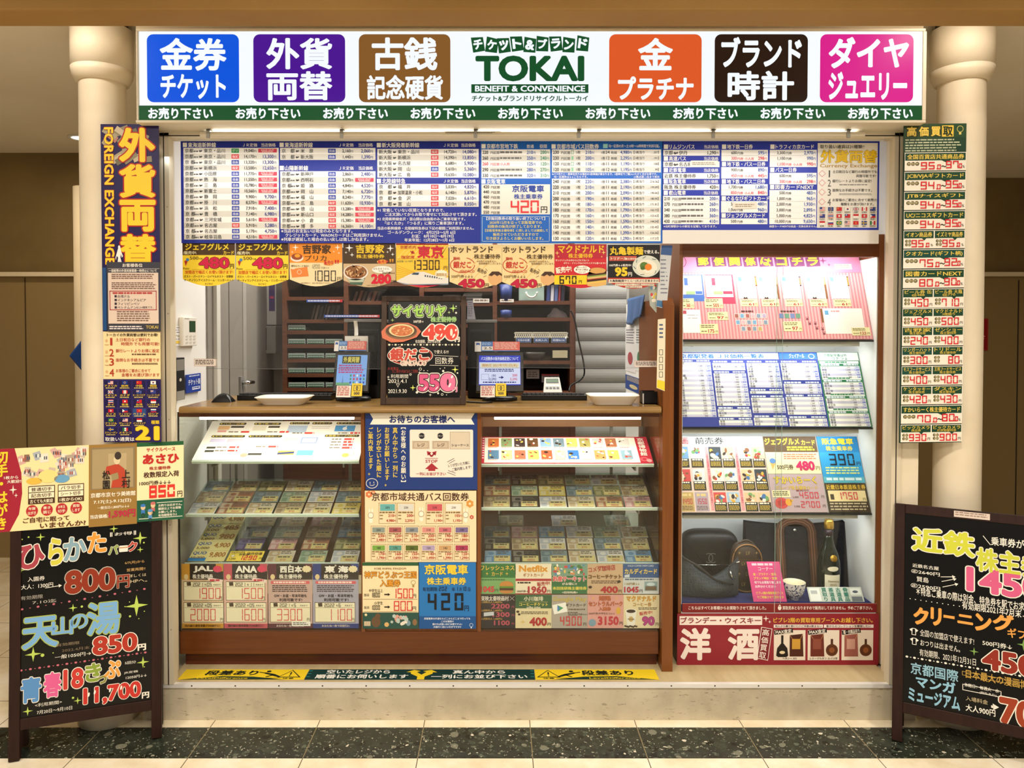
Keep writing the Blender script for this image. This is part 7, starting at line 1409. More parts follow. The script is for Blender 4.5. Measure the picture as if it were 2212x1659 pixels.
s = Sheet(K0 + Kup * KL + Kn * .0075, (ku, 0, 0), -Kup * (KL / 1500), 28, 66)
s.slab([(28, 560), (110, 470), (250, 438), (400, 440), (520, 490), (582, 560), (520, 640), (330, 705), (170, 712), (45, 650)], 'D87858', .0008)
s.ell(305, 560, 220, 110, '8A6A48', 1, 32); s.ell(305, 548, 212, 96, '5A4230', 2, 32); s.ell(310, 545, 175, 88, 'F0D8A0', 3, 32); s.ell(315, 550, 148, 72, 'D07848', 4, 32)
for i in range(40): a_ = random.random() * 6.28; r_ = random.random() ** .5; s.ell(315 + 130 * r_ * math.cos(a_), 550 + 60 * r_ * math.sin(a_), random.uniform(8, 20), random.uniform(5, 10), random.choice(('E8A870', 'C06038', 'D88858', 'F0C890')), 5 + i * .02, 8)
s.build('dish_cutout', cp)
# ---- customer displays
def disp(px, py, Y, lab, blue):
    """tilted screen on a foot; px, py = photo corners of the lit screen"""
    (x0, y0), (x1, y1) = px, py; a = at(x0, y1, Y); b = at(x1, y1, Y); c = at(x0, y0, Y + .05); t = thing('customer_display', lab, 'monitor', ((a.x + b.x) / 2, Y + .05, zct), 'customer displays on the counter')
    up = Vector((0, .05, c.z - a.z)); H = up.length; up.normalize(); n = Vector((1, 0, 0)).cross(up); w_ = b.x - a.x; ctr_ = a + Vector((w_ / 2, 0, 0)) + up * (H / 2)
    hb = MB().obox(ctr_ - n * .012 - up * .006, (1, 0, 0), up, n, w_ / 2 + .012, H / 2 + .022, .011, M_BLACK).build('screen_housing', t, bev=.003)
    s = Sheet(a + up * H + n * .0002, (w_ / 100, 0, 0), -up * (H / 70), 0, 0, .8)
    if blue:
        s.rect(0, 0, 100, 70, '2A40C8', 0); s.tx('バス回数券の販売価格変更について', 5, 3, 95, 12, 'F0F4FF', .024, 2); s.rect(1, 16, 99, 68, 'DDE4FF', 1); s.rect(4, 19, 96, 29, 'F0E8C8', 2); s.tx('開始日 2021年7月1日(木)', 8, 20, 92, 28, 'C88A28', .02, 3); s.fine(14, 32, 86, 40, 2, '3A4078', 3, .55, .1)
        s.tl('191', 42, 48, 8, '30387A', .02, 3, 'r'); s.tl('2,292', 42, 56, 8, '30387A', .02, 3, 'r'); s.arrow(48, 52, 60, 52, 2, '30387A', 3); s.tl('200', 92, 47, 8, 'D04068', .02, 3, 'r'); s.tl('2,295', 92, 56, 8, 'D04068', .02, 3, 'r'); s.box(6, 44, 24, 58, .6, '7078B0', 3); s.fine(10, 62, 90, 66, 1, '30387A', 3, .7, .05)
    else:
        s.rect(0, 0, 100, 70, '8CB8F0', 0); s.rect(16, 2, 78, 20, '4A4838', 1); s.tx('外貨両替', 20, 4, 74, 18, 'E8D868', .03, 3); s.fine(6, 23, 94, 44, 4, 'C05080', 2, .6, .15)
        for i in range(15): s.ell(48 + (i % 5) * 11, 48 + (i // 5) * 8, 3, 3, random.choice(('D85060', '4058B0', 'F0F0F0', '58A070')), 2, 8)
        s.poly([(22, 46), (24, 66), (20, 66)], '6A8AB8', 2); s.rect(0, 64, 46, 70, '78B080', 1)
    s.build('screen', hb)
    MB().prism([(ctr_.x - .035, Y + .04, zct + .02), (ctr_.x + .035, Y + .04, zct + .02), (ctr_.x + .028, Y + .055, a.z + .01), (ctr_.x - .028, Y + .055, a.z + .01)], (0, .03, 0), M_BLACK).build('neck', t)
    MB().lathe((ctr_.x, Y + .06, zct + .0006), [(.075, 0), (.075, .012), (.06, .02), (.001, .021)], M_BLACK, 32, sy=.8).build('foot', t)
    s = Sheet(a + up * (H + .062) + n * .004 + Vector((-.018, 0, 0)), (w_ / 92, 0, 0), -up * .001); s.back(0, 0, 100, 44, '3A78C0', .0008); s.rect(40, 0, 100, 40, 'E06858', 1); s.rect(0, 0, 14, 46, 'F0ECE4', 2); s.poly([(3, 6), (11, 6), (11, 18), (7, 14), (3, 18)], '2A5AA8', 3); s.rect(16, 22, 40, 40, 'F0ECE4', 2); s.tx('2.5', 20, 25, 38, 36, '5A5048', .02, 3); s.fine(44, 4, 96, 36, 6, 'F0C8B8', 2, .5, .1); s.fine(16, 4, 38, 18, 3, 'A8C8E8', 2, .6, .1); s.build('cashless_notice', t)
    s = Sheet(a - up * .006 + n * .012 + Vector((.008, 0, 0)), (.001, 0, 0), -up * .001); s.back(0, 0, 60, 50, 'F0E8DC', .0008); s.fine(4, 4, 56, 46, 5, 'B85048', 1, .55, .15); s.build('small_notice', t)
    s = Sheet(a + up * .004 + n * .0125 + Vector((.071, 0, 0)), (.001, 0, 0), -up * .001); s.back(0, 0, 44, 56, 'F0D028', .0008); s.box(8, 8, 36, 34, 2, '3A3020', 1); s.tx('0', 17, 12, 27, 30, '3A3020', .04, 2); s.tx('000', 10, 38, 34, 50, '3A3020', .04, 2); s.build('yellow_notice', t)
    return t
disp((725, 767), (790, 832), .30, 'customer display with a pale blue currency screen and a wobbling tag on top', False)
disp((1034, 768), (1125, 832), .30, 'customer display with a royal blue notice screen beside the blackboard', True)
a = at(745, 760, .375); q = at(795, 726, .375)
t = thing('shelf_wobbler', 'white tag on a curved plastic strip rising from the first customer display', 'tag', a)
MB().box(a.x, .375, at(745, 762, .375).z, q.x, .3765, q.z, M_WPLAST).build('tag_plate', t, bev=.003)
MB().grid(lambda u_, v: Vector((at(765 + 8 * u_, 700, .375).x - .004 * math.sin(v * 2), .377 + .02 * math.sin(v * 3), q.z + .001 + v * (at(765, 694, .375).z - q.z))), 1, 12, M_WPLAST).build('strip', t, solid=.0008)
s = Sheet.px(.3745, 745, 726, 795, 760); s.tx('当店は', 762, 732, 778, 738, '4A4A4A', .02, 0); s.fine(750, 744, 790, 754, 2, '8A8A98', 0, .5, .2); s.build('lettering', t)
# ---- tills behind the counter
def till(x0, x1, y0, Y, lab):
    a, b = at(x0, y0, Y), at(x1, y0, Y); t = thing('till_cabinet', lab, 'till', ((a.x + b.x) / 2, Y, zct), 'black tills behind the counter')
    tb2 = MB().box(a.x, Y, zct + .0006, b.x, Y + .2, a.z - .012, M_BLACK).build('till_body', t, bev=.004)
    MB().box(a.x - .01, Y - .02, a.z - .012, b.x + .012, Y + .22, a.z, M_GREY).build('top_plate', t, bev=.002)
    m = MB().box(a.x + .015, Y - .004, zct + .06, b.x - .015, Y - .0005, a.z - .06, mat('dark_screen_glass', '050506', .12)).build('screen', tb2)
    MB().box(a.x + .01, Y - .003, a.z - .05, b.x - .01, Y - .0005, a.z - .042, M_DGREY).build('seam', t)
till(750, 822, 690, .46, 'black till with a grey top plate between the displays and the blackboard'); till(1010, 1068, 691, .46, 'black till with a grey top plate showing beyond the blackboard')
MB().tube(spl([Vector((at(1008, 868, .26).x, .26, zct + .004)), Vector((at(1024, 872, .24).x, .24, zct + .004)), Vector((at(1046, 866, .22).x, .22, zct + .004)), Vector((at(1062, 870, .25).x, .25, zct + .004)), Vector((at(1056, 862, .29).x, .29, zct + .004))]), .003, M_BLACK).build('loose_cable', label='black cable coiled on the counter at the foot of the blackboard', cat='cable')
# ------------------------------------------------------------------ clear vinyl screens and their slips
def vinyl(x0, x1, yb, lab, ph):
    a, b = at(x0, 604, .235), at(x1, yb, .235); zt_v = at(700, 530, .235).z
    t = thing('vinyl_screen', lab, 'screen', ((a.x + b.x) / 2, .235, b.z), 'clear vinyl splash screens')
    MB().grid(lambda u_, v: Vector((a.x + (b.x - a.x) * u_, .235 + v * (.012 * math.sin(u_ * 17 + ph) + .004 * math.sin(u_ * 41 + v * 6 + ph) + .003 * math.sin(v * 23 + u_ * 9)), zt_v + (b.z - zt_v) * v)), 90, 40, M_VINYL).build('vinyl_sheet', t)
    MB().grid(lambda u_, v: Vector((a.x + (b.x - a.x) * u_, .235 + (.012 * math.sin(u_ * 17 + ph) + .004 * math.sin(u_ * 41 + 6 + ph) + .003 * math.sin(23 + u_ * 9)) - .0006, b.z + .0012 * v)), 90, 1, mat('vinyl_edge', '77797C', .2)).build('hem', t)
vinyl(444, 1002, 797, 'clear wrinkled vinyl sheet hanging behind the yellow and orange posters', 0); vinyl(1006, 1412, 795, 'clear wrinkled vinyl sheet hanging behind the red and black posters', 2)
for x0, y0, x1, y1, lab in ((419, 775, 467, 791, 'small printed slip stuck at the wall end of the vinyl'), (1370, 779, 1437, 793, 'small printed slip stuck on the vinyl by the end panel')):
    s = Sheet.px(.214, x0, y0, x1, y1); s.back(x0, y0, x1, y1, 'F0E8E0', .0006); s.box(x0, y0, x1, y1, .8, 'C8A8A0', 1); s.fine(x0 + 3, y0 + 2.5, x1 - 3, y1 - 2.5, 3, '5A4848', 1, .55, .1); s.build('paper_slip', label=lab, cat='notice')
# ------------------------------------------------------------------ things on the shop's side wall
def wsheet(x0, y0, x1, y1, d=.003):                             # sheet on the side wall, seen at a slant
    a, b = atx(x0, y0, XW + d), atx(x1, y1, XW + d); a2 = atx(x0, y1, XW + d)
    return Sheet(a, (0, (b.y - a.y) / 100, 0), (0, 0, (a2.z - a.z) / 100)), b.y - a.y, a.z - a2.z, a
s, w_, h_, a = wsheet(396, 685, 426, 748, .02)
t = thing('wall_controller', 'white wall controller with a green display and buttons beside the gray door', 'controller', (XW, a.y, a.z - h_))
MB().box(XW, a.y, a.z - h_, XW + .0198, a.y + w_, a.z, M_WPLAST).build('controller_body', t, bev=.003); cb = t.children[0]
s.rect(42, 12, 88, 52, '3A4A38', 1); s.rect(45, 15, 85, 49, '2E4A2E', 2); s.fine(10, 4, 40, 8, 1, '9A968A', 1, .6, 0); s.build('display', cb)
s, *_ = wsheet(396, 685, 426, 748, .0205); [s.ell(x, y, 9, 3.4, 'CFCABC', 1, 10) for x in (25, 52, 80) for y in (66, 76, 88)]; s.build('button_pad', cb)
s, w_, h_, a = wsheet(374, 774, 400, 868, .03)
t = thing('access_panel', 'dark grey access panel on the white side wall below the small notices', 'panel', (XW, a.y, a.z - h_))
MB().box(XW, a.y, a.z - h_, XW + .0295, a.y + w_, a.z, M_DGREY).build('panel_body', t, bev=.002)
s.rect(28, 4, 94, 30, '8A8880', 1); s.rect(28, 34, 94, 74, '2A2A2C', 1); s.rect(28, 78, 94, 99, '9A988E', 1); s.ell(60, 52, 10, 4, 'D8D4C8', 2, 12); s.rect(2, 34, 18, 82, 'E8E0D4', 2); s.poly([(4, 36), (14, 36), (9, 41)], 'C84838', 3); s.build('panel_covers', t)
for y0, y1, k in ((704, 724, 0), (729, 748, 1)):
    s, *_ = wsheet(374, y0, 392, y1); s.back(0, 0, 100, 100, 'F4F2EE', .001); s.fine(8, 14, 80, 90, 3, '8A8AA0', 1, .4, .2); s.rect(4, 40, 96, 70, 'F0D048', 2) if k else s.rect(88, 14, 95, 88, 'B03038', 2); s.build('wall_notice', label='small wall notice with a %s on the white side wall' % ('yellow band' if k else 'red mark'), cat='notice')
s, w_, h_, a = wsheet(404, 810, 434, 850, .012); s.back(0, 0, 100, 100, '2A45A0', .008); s.fine(14, 6, 90, 14, 1, 'C8D4F0', 1, .8, .05); s.tx('チケット商', 8, 26, 94, 60, 'F0F4FF', .02, 1); s.rect(36, 70, 92, 86, 'E8ECF8', 1); s.fine(40, 74, 88, 83, 1, '2A45A0', 2, .6, .1)
s.build('dealer_plaque', label='blue ticket dealer plaque on the white side wall above the counter', cat='plaque')
# grey steel door in the side wall
y0, y1 = atx(446, 800, XW).y, 1.56; m = MB().box(XW, y0, ZP, XW + .008, y1, 2.2, mat('grey_door_paint', '8E887E', .45))
ym = atx(492, 800, XW).y; m.box(XW, ym - .004, ZP, XW + .0085, ym + .004, 2.2, M_DKSTEEL)
for px in (456, 521): yy = atx(px, 800, XW).y; m.box(XW, yy, ZP, XW + .012, yy + .05, 2.2, mat('grey_door_rib', 'A39E94', .45))
d = m.build('door_3', kind='structure')
q = atx(512, 835, XW)
MB().box(XW + .008, q.y, q.z - .05, XW + .02, q.y + .05, q.z + .05, M_GREY).tube([(XW + .02, q.y + .02, q.z + .02), (XW + .05, q.y + .02, q.z + .02), (XW + .05, q.y + .10, q.z + .015)], .01, M_CHROME).build('door_handle', d)
MB().box(XW, .655, ZP, XW + .028, .70, 2.3, mat('white_trim', 'DAD6CA', .5)).build('trim_4', kind='structure')
# alarm cabinet and reader on the back wall
YBW = 1.56
p, q = at(561, 598, YBW - .09), at(597, 702, YBW - .09)
t = thing('alarm_cabinet', 'pale grey wall cabinet with a purple label next to the store shelves', 'cabinet', ((p.x + q.x) / 2, YBW, q.z))
MB().box(p.x, YBW - .09, q.z, q.x, 1.62, p.z, M_LGREY).build('cabinet_body', t, bev=.003); s = Sheet.px(YBW - .0905, 561, 598, 597, 702); s.rect(581, 600, 594, 672, '4A3A70', 1); s.fine(583, 640, 592, 646, 1, 'C84870', 2, .8, 0); s.ell(568, 676, 1.6, 2, '5A5A58', 1, 8); s.build('purple_label', t)
p, q = at(561, 704, YBW - .11), at(596, 764, YBW - .11)
t = thing('alarm_reader', 'grey wall reader with glowing red digits under the pale cabinet', 'reader', ((p.x + q.x) / 2, YBW, q.z))
MB().box(p.x, YBW - .11, q.z, q.x, 1.62, p.z, M_GREY).build('reader_body', t, bev=.004); s = Sheet.px(YBW - .1105, 561, 704, 596, 764); s.rect(565, 708, 576, 756, '1A1616', 1); s.build('dark_window', t)
s = Sheet.px(YBW - .1115, 561, 704, 596, 764, 2.5); s.rect(567, 716, 574, 719, 'FF2030', 0); s.rect(569, 721, 572, 730, 'FF2030', 0); s.build('red_digits', t)
# ------------------------------------------------------------------ store shelves at the back
YS1 = 1.26
un = thing('store_shelves', 'long brown wooden store shelves along the back of the shop', 'shelves', (at(900, 800, YS1).x, YS1, ZP))
posts = [at(px, 800, YS1).x for px in (615, 748, 911, 1069, 1236)]
zsh = at(900, 560, YS1).z
for x in posts: MB().box(x - .012, YS1, ZP, x + .012, 1.6, zsh + .1, M_WOODS).build('upright', un)
MB().box(posts[0], 1.59, ZP, posts[-1], 1.602, zsh + .1, mat('shelf_back', '2A1A14', .7)).build('back_board', un)
SH = {0: (588, 641, 690, 714, 744, 775, 807, 838), 1: (588, 610, 650, 690, 740, 800, 846), 2: (588, 622, 653, 700, 770, 846), 3: (588, 650, 686, 742, 779, 848)}
for k, ys in SH.items():
    for y in ys: z = at(900, y, YS1).z; MB().box(posts[k] + .012, YS1 + .004, z - .02, posts[k + 1] - .012, 1.59, z, M_WOODS).build('shelf_board', un)
zl = at(900, 838, YS1).z - .02
MB().box(posts[0] + .012, YS1 + .006, ZP, posts[-1] - .012, YS1 + .02, zl - .02, M_WOODS).build('lower_doors', un)
def onsh(px, k, j, Y=1.30): return Vector((at(px, 800, Y).x, Y, at(900, SH[k][j], YS1).z + .0006))
# trays of cards
def card_tray(p, w_, n, lab):
    t = thing('card_tray', lab, 'tray', p, 'clear trays of dotted cards on the store shelves')
    MB().box(p.x - w_ / 2, p.y, p.z, p.x + w_ / 2, p.y + .16, p.z + .003, M_SHELF).box(p.x - w_ / 2, p.y, p.z + .003, p.x + w_ / 2, p.y + .002, p.z + .03, mat('tray_front', 'A8B8B0', .2)).build('tray', t); tr = t.children[0]
    m = MB()
    for i in range(n): m.box(p.x - w_ / 2 + .006, p.y + .006 + i * .001, p.z + .0035 + i * .005, p.x + w_ / 2 - .008, p.y + .15, p.z + .008 + i * .005, mat('white_card_edge', 'C8CCC4', .5))
    m.build('card_stack', t)
    s = Sheet(Vector((p.x - w_ / 2, p.y - .0004, p.z + .03)), (w_ / 100, 0, 0), (0, 0, -.001))
    s.rect(4, 10, 96, 26, '2E5A48', 0)
    for i in range(10): s.ell(10 + i * 9, 18, 3, 4, 'C8D8C8', 1, 8)
    s.build('dotted_front', tr); return t
for j, r_ in ((3, 'top'), (4, 'second'), (5, 'third'), (6, 'fourth'), (7, 'lowest')):
    for i in range(3):
        if j == 3 and i: continue
        p = onsh(640 + i * 40, 0, j, 1.272); p.x = posts[0] + .012 + .052 + i * .102
        card_tray(p, .094, 3 + (i + j) % 3, 'clear tray of dotted cards, %s row of the store shelves, %s from the alarm cabinet' % (r_, ORD[i]))
random.seed(3)
def files(px0, px1, k, j, cols, hgt, name, labf, lean=.0, grp=None, Y=1.30):
    x = at(px0, 800, Y).x; xe = at(px1, 800, Y).x; i = 0
    while x < xe:
        c = cols[i % len(cols)]; th = random.uniform(.008, .02); h2_ = hgt * random.uniform(.85, 1); z = onsh(px0, k, j, Y).z
        MB().prism([(x, Y, z), (x + th, Y, z), (x + th + lean * h2_, Y, z + h2_), (x + lean * h2_, Y, z + h2_)], (0, .12, 0), mat('file_' + c, c, .6)).build(name, label=labf(i), cat='file', group=grp); x += th + .003 + lean * .02; i += 1
files(672, 728, 0, 2, ('4A4038', '6A5A4A', '3A3634'), .085, 'card_file', lambda i: 'thin dark card file, %s upright above the red and blue label strip' % ORD[min(i, 9)], .25, 'card files in the pigeonholes')
files(762, 815, 1, 2, ('5A3A2A', '7A4A30', '4A3A34'), .06, 'card_file', lambda i: 'leaning brown card file, %s in the pigeonhole over the till' % ORD[min(i, 9)], .35, 'card files in the pigeonholes')
for k, (x0, x1, y) in enumerate(((662, 740, 650), (700, 820, 683))):
    s = Sheet.px(YS1 - .003, x0, y - 3, x1, y + 3); s.back(x0, y - 3, x1, y + 3, '2A50A8', .002); s.rect(x0 + (x1 - x0) * .62, y - 3, x1, y + 3, 'B83030', 1); s.fine(x0 + 3, y - 1.5, x1 - 3, y + 1.5, 1, 'D8D8E0', 2, .9, .05); s.build('label_strip', label='blue and red label strip on the %s pigeonhole edge of the store shelves' % ('upper', 'lower')[k], cat='label')
# baskets
def basket(px, lab, txt):
    p = onsh(px, 3, 3, 1.275); w_ = .088; hgt = .062; t = thing('plastic_basket', lab, 'basket', p, 'cream plastic baskets on the store shelf'); m = MB()
    M_B = mat('cream_basket', 'D8D0B8', .5)
    m.box(p.x - w_ / 2, p.y, p.z, p.x + w_ / 2, p.y + .12, p.z + .003, M_B)
    for y in (p.y, p.y + .117): m.box(p.x - w_ / 2, y, p.z, p.x + w_ / 2, y + .003, p.z + hgt * .5, M_B).box(p.x - w_ / 2 - .002, y - .001, p.z + hgt - .006, p.x + w_ / 2 + .002, y + .004, p.z + hgt, M_B)
    for x in (p.x - w_ / 2, p.x + w_ / 2 - .003): m.box(x, p.y, p.z, x + .003, p.y + .12, p.z + hgt, M_B)
    n = 8
    for i in range(n + 1):
        x = p.x - w_ / 2 + w_ * i / n
        m.obox((x, p.y + .0015, p.z + hgt * .72), Vector((.92, 0, .38)), (0, 1, 0), Vector((-.38, 0, .92)), .0022, .0014, hgt * .26, M_B).obox((x, p.y + .0015, p.z + hgt * .72), Vector((.92, 0, -.38)), (0, 1, 0), Vector((.38, 0, .92)), .0022, .0012, hgt * .26, M_B)
    bb = m.build('basket_body', t)
    s = Sheet(Vector((p.x - w_ * .45, p.y - .001, p.z + hgt * .48)), (w_ * .9 / 100, 0, 0), (0, 0, -.001)); s.back(0, 0, 100, 24, '3A5A90', .0005); s.tx(txt, 8, 6, 92, 19, 'E8ECF4', .02, 1); s.build('blue_label', bb)
basket(1131, 'cream lattice basket with a blue label, first of three, toward the blackboard', '今月の伝票'); basket(1169, 'cream lattice basket with a blue label, middle of three', '名刺入れ'); basket(1207, 'cream lattice basket with a blue label, third, next to the roller shutter', '両替BOX')
# odds and ends
p = onsh(1148, 3, 1, 1.29); t = thing('storage_case', 'pale green storage case with a white carrying handle on the top shelf', 'case', p)
MB().box(p.x - .07, p.y, p.z, p.x + .07, p.y + .12, p.z + .09, mat('pale_green_plastic', '9AB0A4', .4)).build('case_body', t, bev=.004); MB().tube([(p.x - .03 * math.cos(a_), p.y - .012, p.z + .05 - .03 * math.sin(a_)) for a_ in [math.pi * i / 12 for i in range(13)]], .005, M_WPLAST).build('handle', t, 'white handle')
p = onsh(1093, 3, 1, 1.29); t = thing('storage_bin', 'deep blue plastic bin beside the pale green case', 'bin', p); MB().lathe(p, [(.03, 0), (.036, .09), (.033, .09), (.028, .004), (.001, .004)], mat('blue_plastic', '2A3C78', .4), 20, sy=1).build('bin_body', t)
files(1180, 1218, 3, 1, ('3A4A80', 'C8C8D0', '5A6A9A', '8A3038', '2A2A3A', 'C0A840'), .10, 'ring_file', lambda i: 'narrow coloured file, %s along the top shelf near the shutter' % ORD[min(i, 9)], .05, 'files on the top shelf')
p = onsh(1093, 3, 2, 1.29); t = thing('storage_bin', 'small blue tub on the second shelf', 'bin', p); MB().lathe(p, [(.03, 0), (.034, .04), (.001, .045)], mat('blue_plastic', '2A3C78', .4), 20).build('bin_body', t)
p = onsh(1205, 3, 2, 1.29); m = MB().grid(lambda u_, v: Vector((p.x + (u_ - .5) * .1 + .008 * math.sin(v * 9), p.y + .01 + .07 * v, p.z + .001 + .045 * (math.sin(math.pi * u_) ** .6) * (math.sin(math.pi * v) ** .5) * (1 + .25 * math.sin(u_ * 14 + v * 5)))), 24, 12, mat('crumpled_paper', 'C8C0B4', .8)); m.build('cloth_bundle', label='crumpled pale cloth lying on the second shelf', cat='cloth')
p = onsh(1156, 3, 4, 1.30); t = thing('mixing_bowl', 'shallow dark bowl on the shelf under the baskets', 'bowl', p); MB().lathe(p, [(.025, 0), (.055, .03), (.062, .045), (.058, .045), (.05, .03), (.02, .005), (.001, .005)], mat('dark_bowl', '55524C', .3), 28, sy=.8).build('bowl_body', t)
s = Sheet.px(1.262, 1194, 757, 1226, 773); s.back(1194, 757, 1226, 773, 'C8BC98', .03); s.build('card_box', label='small manila box on the shelf beside the dark bowl', cat='box')
for x0, y0, x1, y1, lab in ((1022, 645, 1057, 654, 'white label stuck on the shelf edge above the till'), (1080, 646, 1110, 653, 'white label on the shelf edge under the blue bin')):
    s = Sheet.px(YS1 + .0015, x0, y0, x1, y1); s.back(x0, y0, x1, y1, 'D8D0C4', .001); s.fine(x0 + 3, y0 + 2, x1 - 3, y1 - 2, 1, '7A6A5A', 1, .7, .1); s.build('shelf_label', label=lab, cat='label')
p = onsh(1020, 2, 2, 1.30); m = MB()
for i in range(6): m.box(p.x - .05 + .004 * (i % 2), p.y, p.z + i * .009, p.x + .05 + .003 * (i % 3), p.y + .14, p.z + i * .009 + .008, mat('paper_green' if i % 2 else 'paper_white', '8A9C8A' if i % 2 else 'C8C4BA', .6))
m.build('paper_ream', label='flat stack of papers on the shelf above the till', cat='paper', kind='stuff')
p = onsh(975, 2, 2, 1.30); m = MB()
for i in range(5): m.lathe((p.x + .003 * (i % 2), p.y + .06, p.z + i * .009), [(.05 - .002 * (i % 3), 0), (.052, .004), (.05, .0085)], mat('bagged_roll', 'A8A090', .3), 20, sy=.8)
m.build('bagged_pack', label='round plastic bagged pack on the shelf above the blackboard', cat='pack', kind='stuff')
a = Vector((at(1009, 689, .50).x, .50, at(1009, 690, .46).z + .0008))
s = Sheet(a + Vector((0, .03, .085)), (.001, 0, 0), (0, -.00035, -.001)); s.slab([(0, 0), (24, 0), (38, 84), (0, 84)], 'D8D4D0', .001); s.fine(3, 8, 24, 76, 8, '8A8480', 1, .4, .1); s.build('printed_sheet', label='printed sheet leaning on the till beyond the blackboard', cat='paper')
# small card terminal
p = onsh(1193, 3, 5, 1.20); p.z = at(1193, 846, 1.20).z
t = thing('card_terminal', 'grey card payment terminal with green display behind the keyboard', 'card terminal', p)
MB().box(posts[3] + .012, 1.15, p.z - .022, posts[4] - .012, YS1 + .01, p.z - .0006, M_WOODS).build('pull_out_shelf', un)
M_TERM = mat('terminal_grey', 'B0AEA4', .4)
MB().prism([(p.x - .05, p.y - .045, p.z), (p.x + .05, p.y - .045, p.z), (p.x + .04, p.y + .02, p.z + .075), (p.x - .04, p.y + .02, p.z + .075)], (0, .03, 0), M_TERM).build('terminal_body', t, bev=.003)
nv = Vector((0, -.075, .065)).normalized(); uv = Vector((0, .065, .075)).normalized()
s = Sheet(Vector((p.x - .04, p.y + .02, p.z + .075)) + nv * .001, (.0008, 0, 0), -uv * .001); s.rect(8, 8, 92, 38, '3A3C38', 1); s.rect(12, 12, 88, 34, '3E5A3A', 2); [s.rect(4 + i * 24, 50 + r_ * 16, 22 + i * 24, 62 + r_ * 16, '4A4C4A' if r_ else 'D8D4C8', 1) for i in range(4) for r_ in range(2)]; s.build('keypad', t)
for x0, y0, x1, y1, lab in ((1137, 798, 1165, 818, 'small framed notice on the dark back panel of the shelves'), (1170, 808, 1208, 826, 'pink and white notice behind the card terminal')):
    s = Sheet.px(1.40, x0, y0, x1, y1); s.back(x0, y0, x1, y1, 'B8B0A8', .002); s.rect(x0, y0, x1, y0 + 4, 'C05858' if x0 > 1150 else 'A8A098', 1); s.fine(x0 + 3, y0 + 5, x1 - 3, y1 - 2, 3, '6A6460', 1, .5, .1); s.build('shelf_notice', label=lab, cat='notice')
# roller shutter
p, q = at(1243, 560, 1.46), at(1352, 870, 1.46); m = MB(); M_SHUT = mat('shutter_slat_white', 'B4B4AE', .5)
z = q.z - .6
while z < p.z:
    prof = [(1.46 - .010 * math.sin(math.pi * min(1, k / 6 * 1.05)), z + .076 * k / 6) for k in range(7)]
    m.add([(x, y, zz_) for y, zz_ in prof for x in (p.x, q.x)], [(2 * k, 2 * k + 1, 2 * k + 3, 2 * k + 2) for k in range(6)], M_SHUT)
    m.box(p.x, 1.458, z - .004, q.x, 1.47, z, mat('shutter_joint', '6A6A66', .5)); z += .080
t = thing('roller_shutter', 'pale grey slatted roller shutter beside the store shelves', 'shutter', ((p.x + q.x) / 2, 1.46, ZP)); m.build('slats', t); MB().box(p.x - .012, 1.44, ZP, p.x, 1.5, p.z, M_WOODS).box(q.x, 1.44, ZP, q.x + .012, 1.5, p.z, M_LGREY).build('guide_rail', t)
MB().tube(spl([at(1232, 670, 1.22), at(1241, 690, 1.22), at(1250, 735, 1.22), at(1260, 780, 1.22), at(1262, 808, 1.22), at(1252, 822, 1.22), at(1234, 832, 1.22), at(1229, 845, 1.2)]), .0045, M_BLACK).build('hanging_cable', label='black cable hanging in front of the roller shutter', cat='cable')
# partition with papers beyond the end panel
XP = .652
MB().box(XP, .61, ZP, XP + .02, .98, at(1362, 655, .8).z, M_WHITE).build('wall_partition', kind='structure')
def psheet(x0, y0, x1, y1, d=.0015):
    a, b, c = atx(x0, y0, XP - d), atx(x1, y0, XP - d), atx(x0, y1, XP - d)
    return Sheet(a, (0, (b.y - a.y) / 100, 0), (0, 0, (c.z - a.z) / 100))
for x0, y0, x1, y1, lab, cs in ((1351, 706, 1373, 800, 'white notice with red pictures on the partition under the blue cloth', ('E8E4E0', 'B04048')), (1373, 706, 1388, 800, 'white notice with a green shape on the partition', ('E4E6E0', '2E7A50')), (1351, 808, 1388, 838, 'blue notice at the foot of the partition', ('2A4A90', 'D8C898'))):
    s = psheet(x0, y0, x1, y1); s.back(0, 0, 100, 100, cs[0], .001); s.fine(10, 6, 90, 40, 6, '7A7A80' if cs[0] != '2A4A90' else cs[1], 1, .45, .15); s.ell(50, 70, 24, 14, cs[1], 2); s.build('partition_notice', label=lab, cat='notice')
a, b = atx(1350, 650, XP - .02), atx(1386, 650, XP - .02); zz = atx(1360, 706, XP - .02).z
MB().grid(lambda u_, v: Vector((XP - .006 - .018 * abs(math.sin(u_ * 8)) * v, a.y + (b.y - a.y) * u_, a.z + .01 + (zz - a.z) * v * (.85 + .15 * math.sin(u_ * 5)))), 24, 10, mat('blue_cloth_hanging', '3A5A88', .9)).build('hanging_cloth', label='blue cloth draped over the top of the white partition', cat='cloth', solid=.003)
s = Sheet.px(.098, 1421, 690, 1437, 845); s.slab([(1421, 690), (1437, 688), (1436, 845), (1419, 838)], 'E4DCC4', .0008); s.fine(1424, 700, 1433, 735, 4, '4A5A80', 1, .4, .2); [s.box(1424, 755 + i * 16, 1432, 767 + i * 16, 1, '3A3A3A', 1) for i in range(4)]; s.poly([(1420.5, 820), (1436, 824), (1436, 844), (1419.5, 837)], 'E8D038', 1)
s.build('hanging_notice', label='long narrow cream notice with a yellow foot hung on the brown end panel', cat='notice')
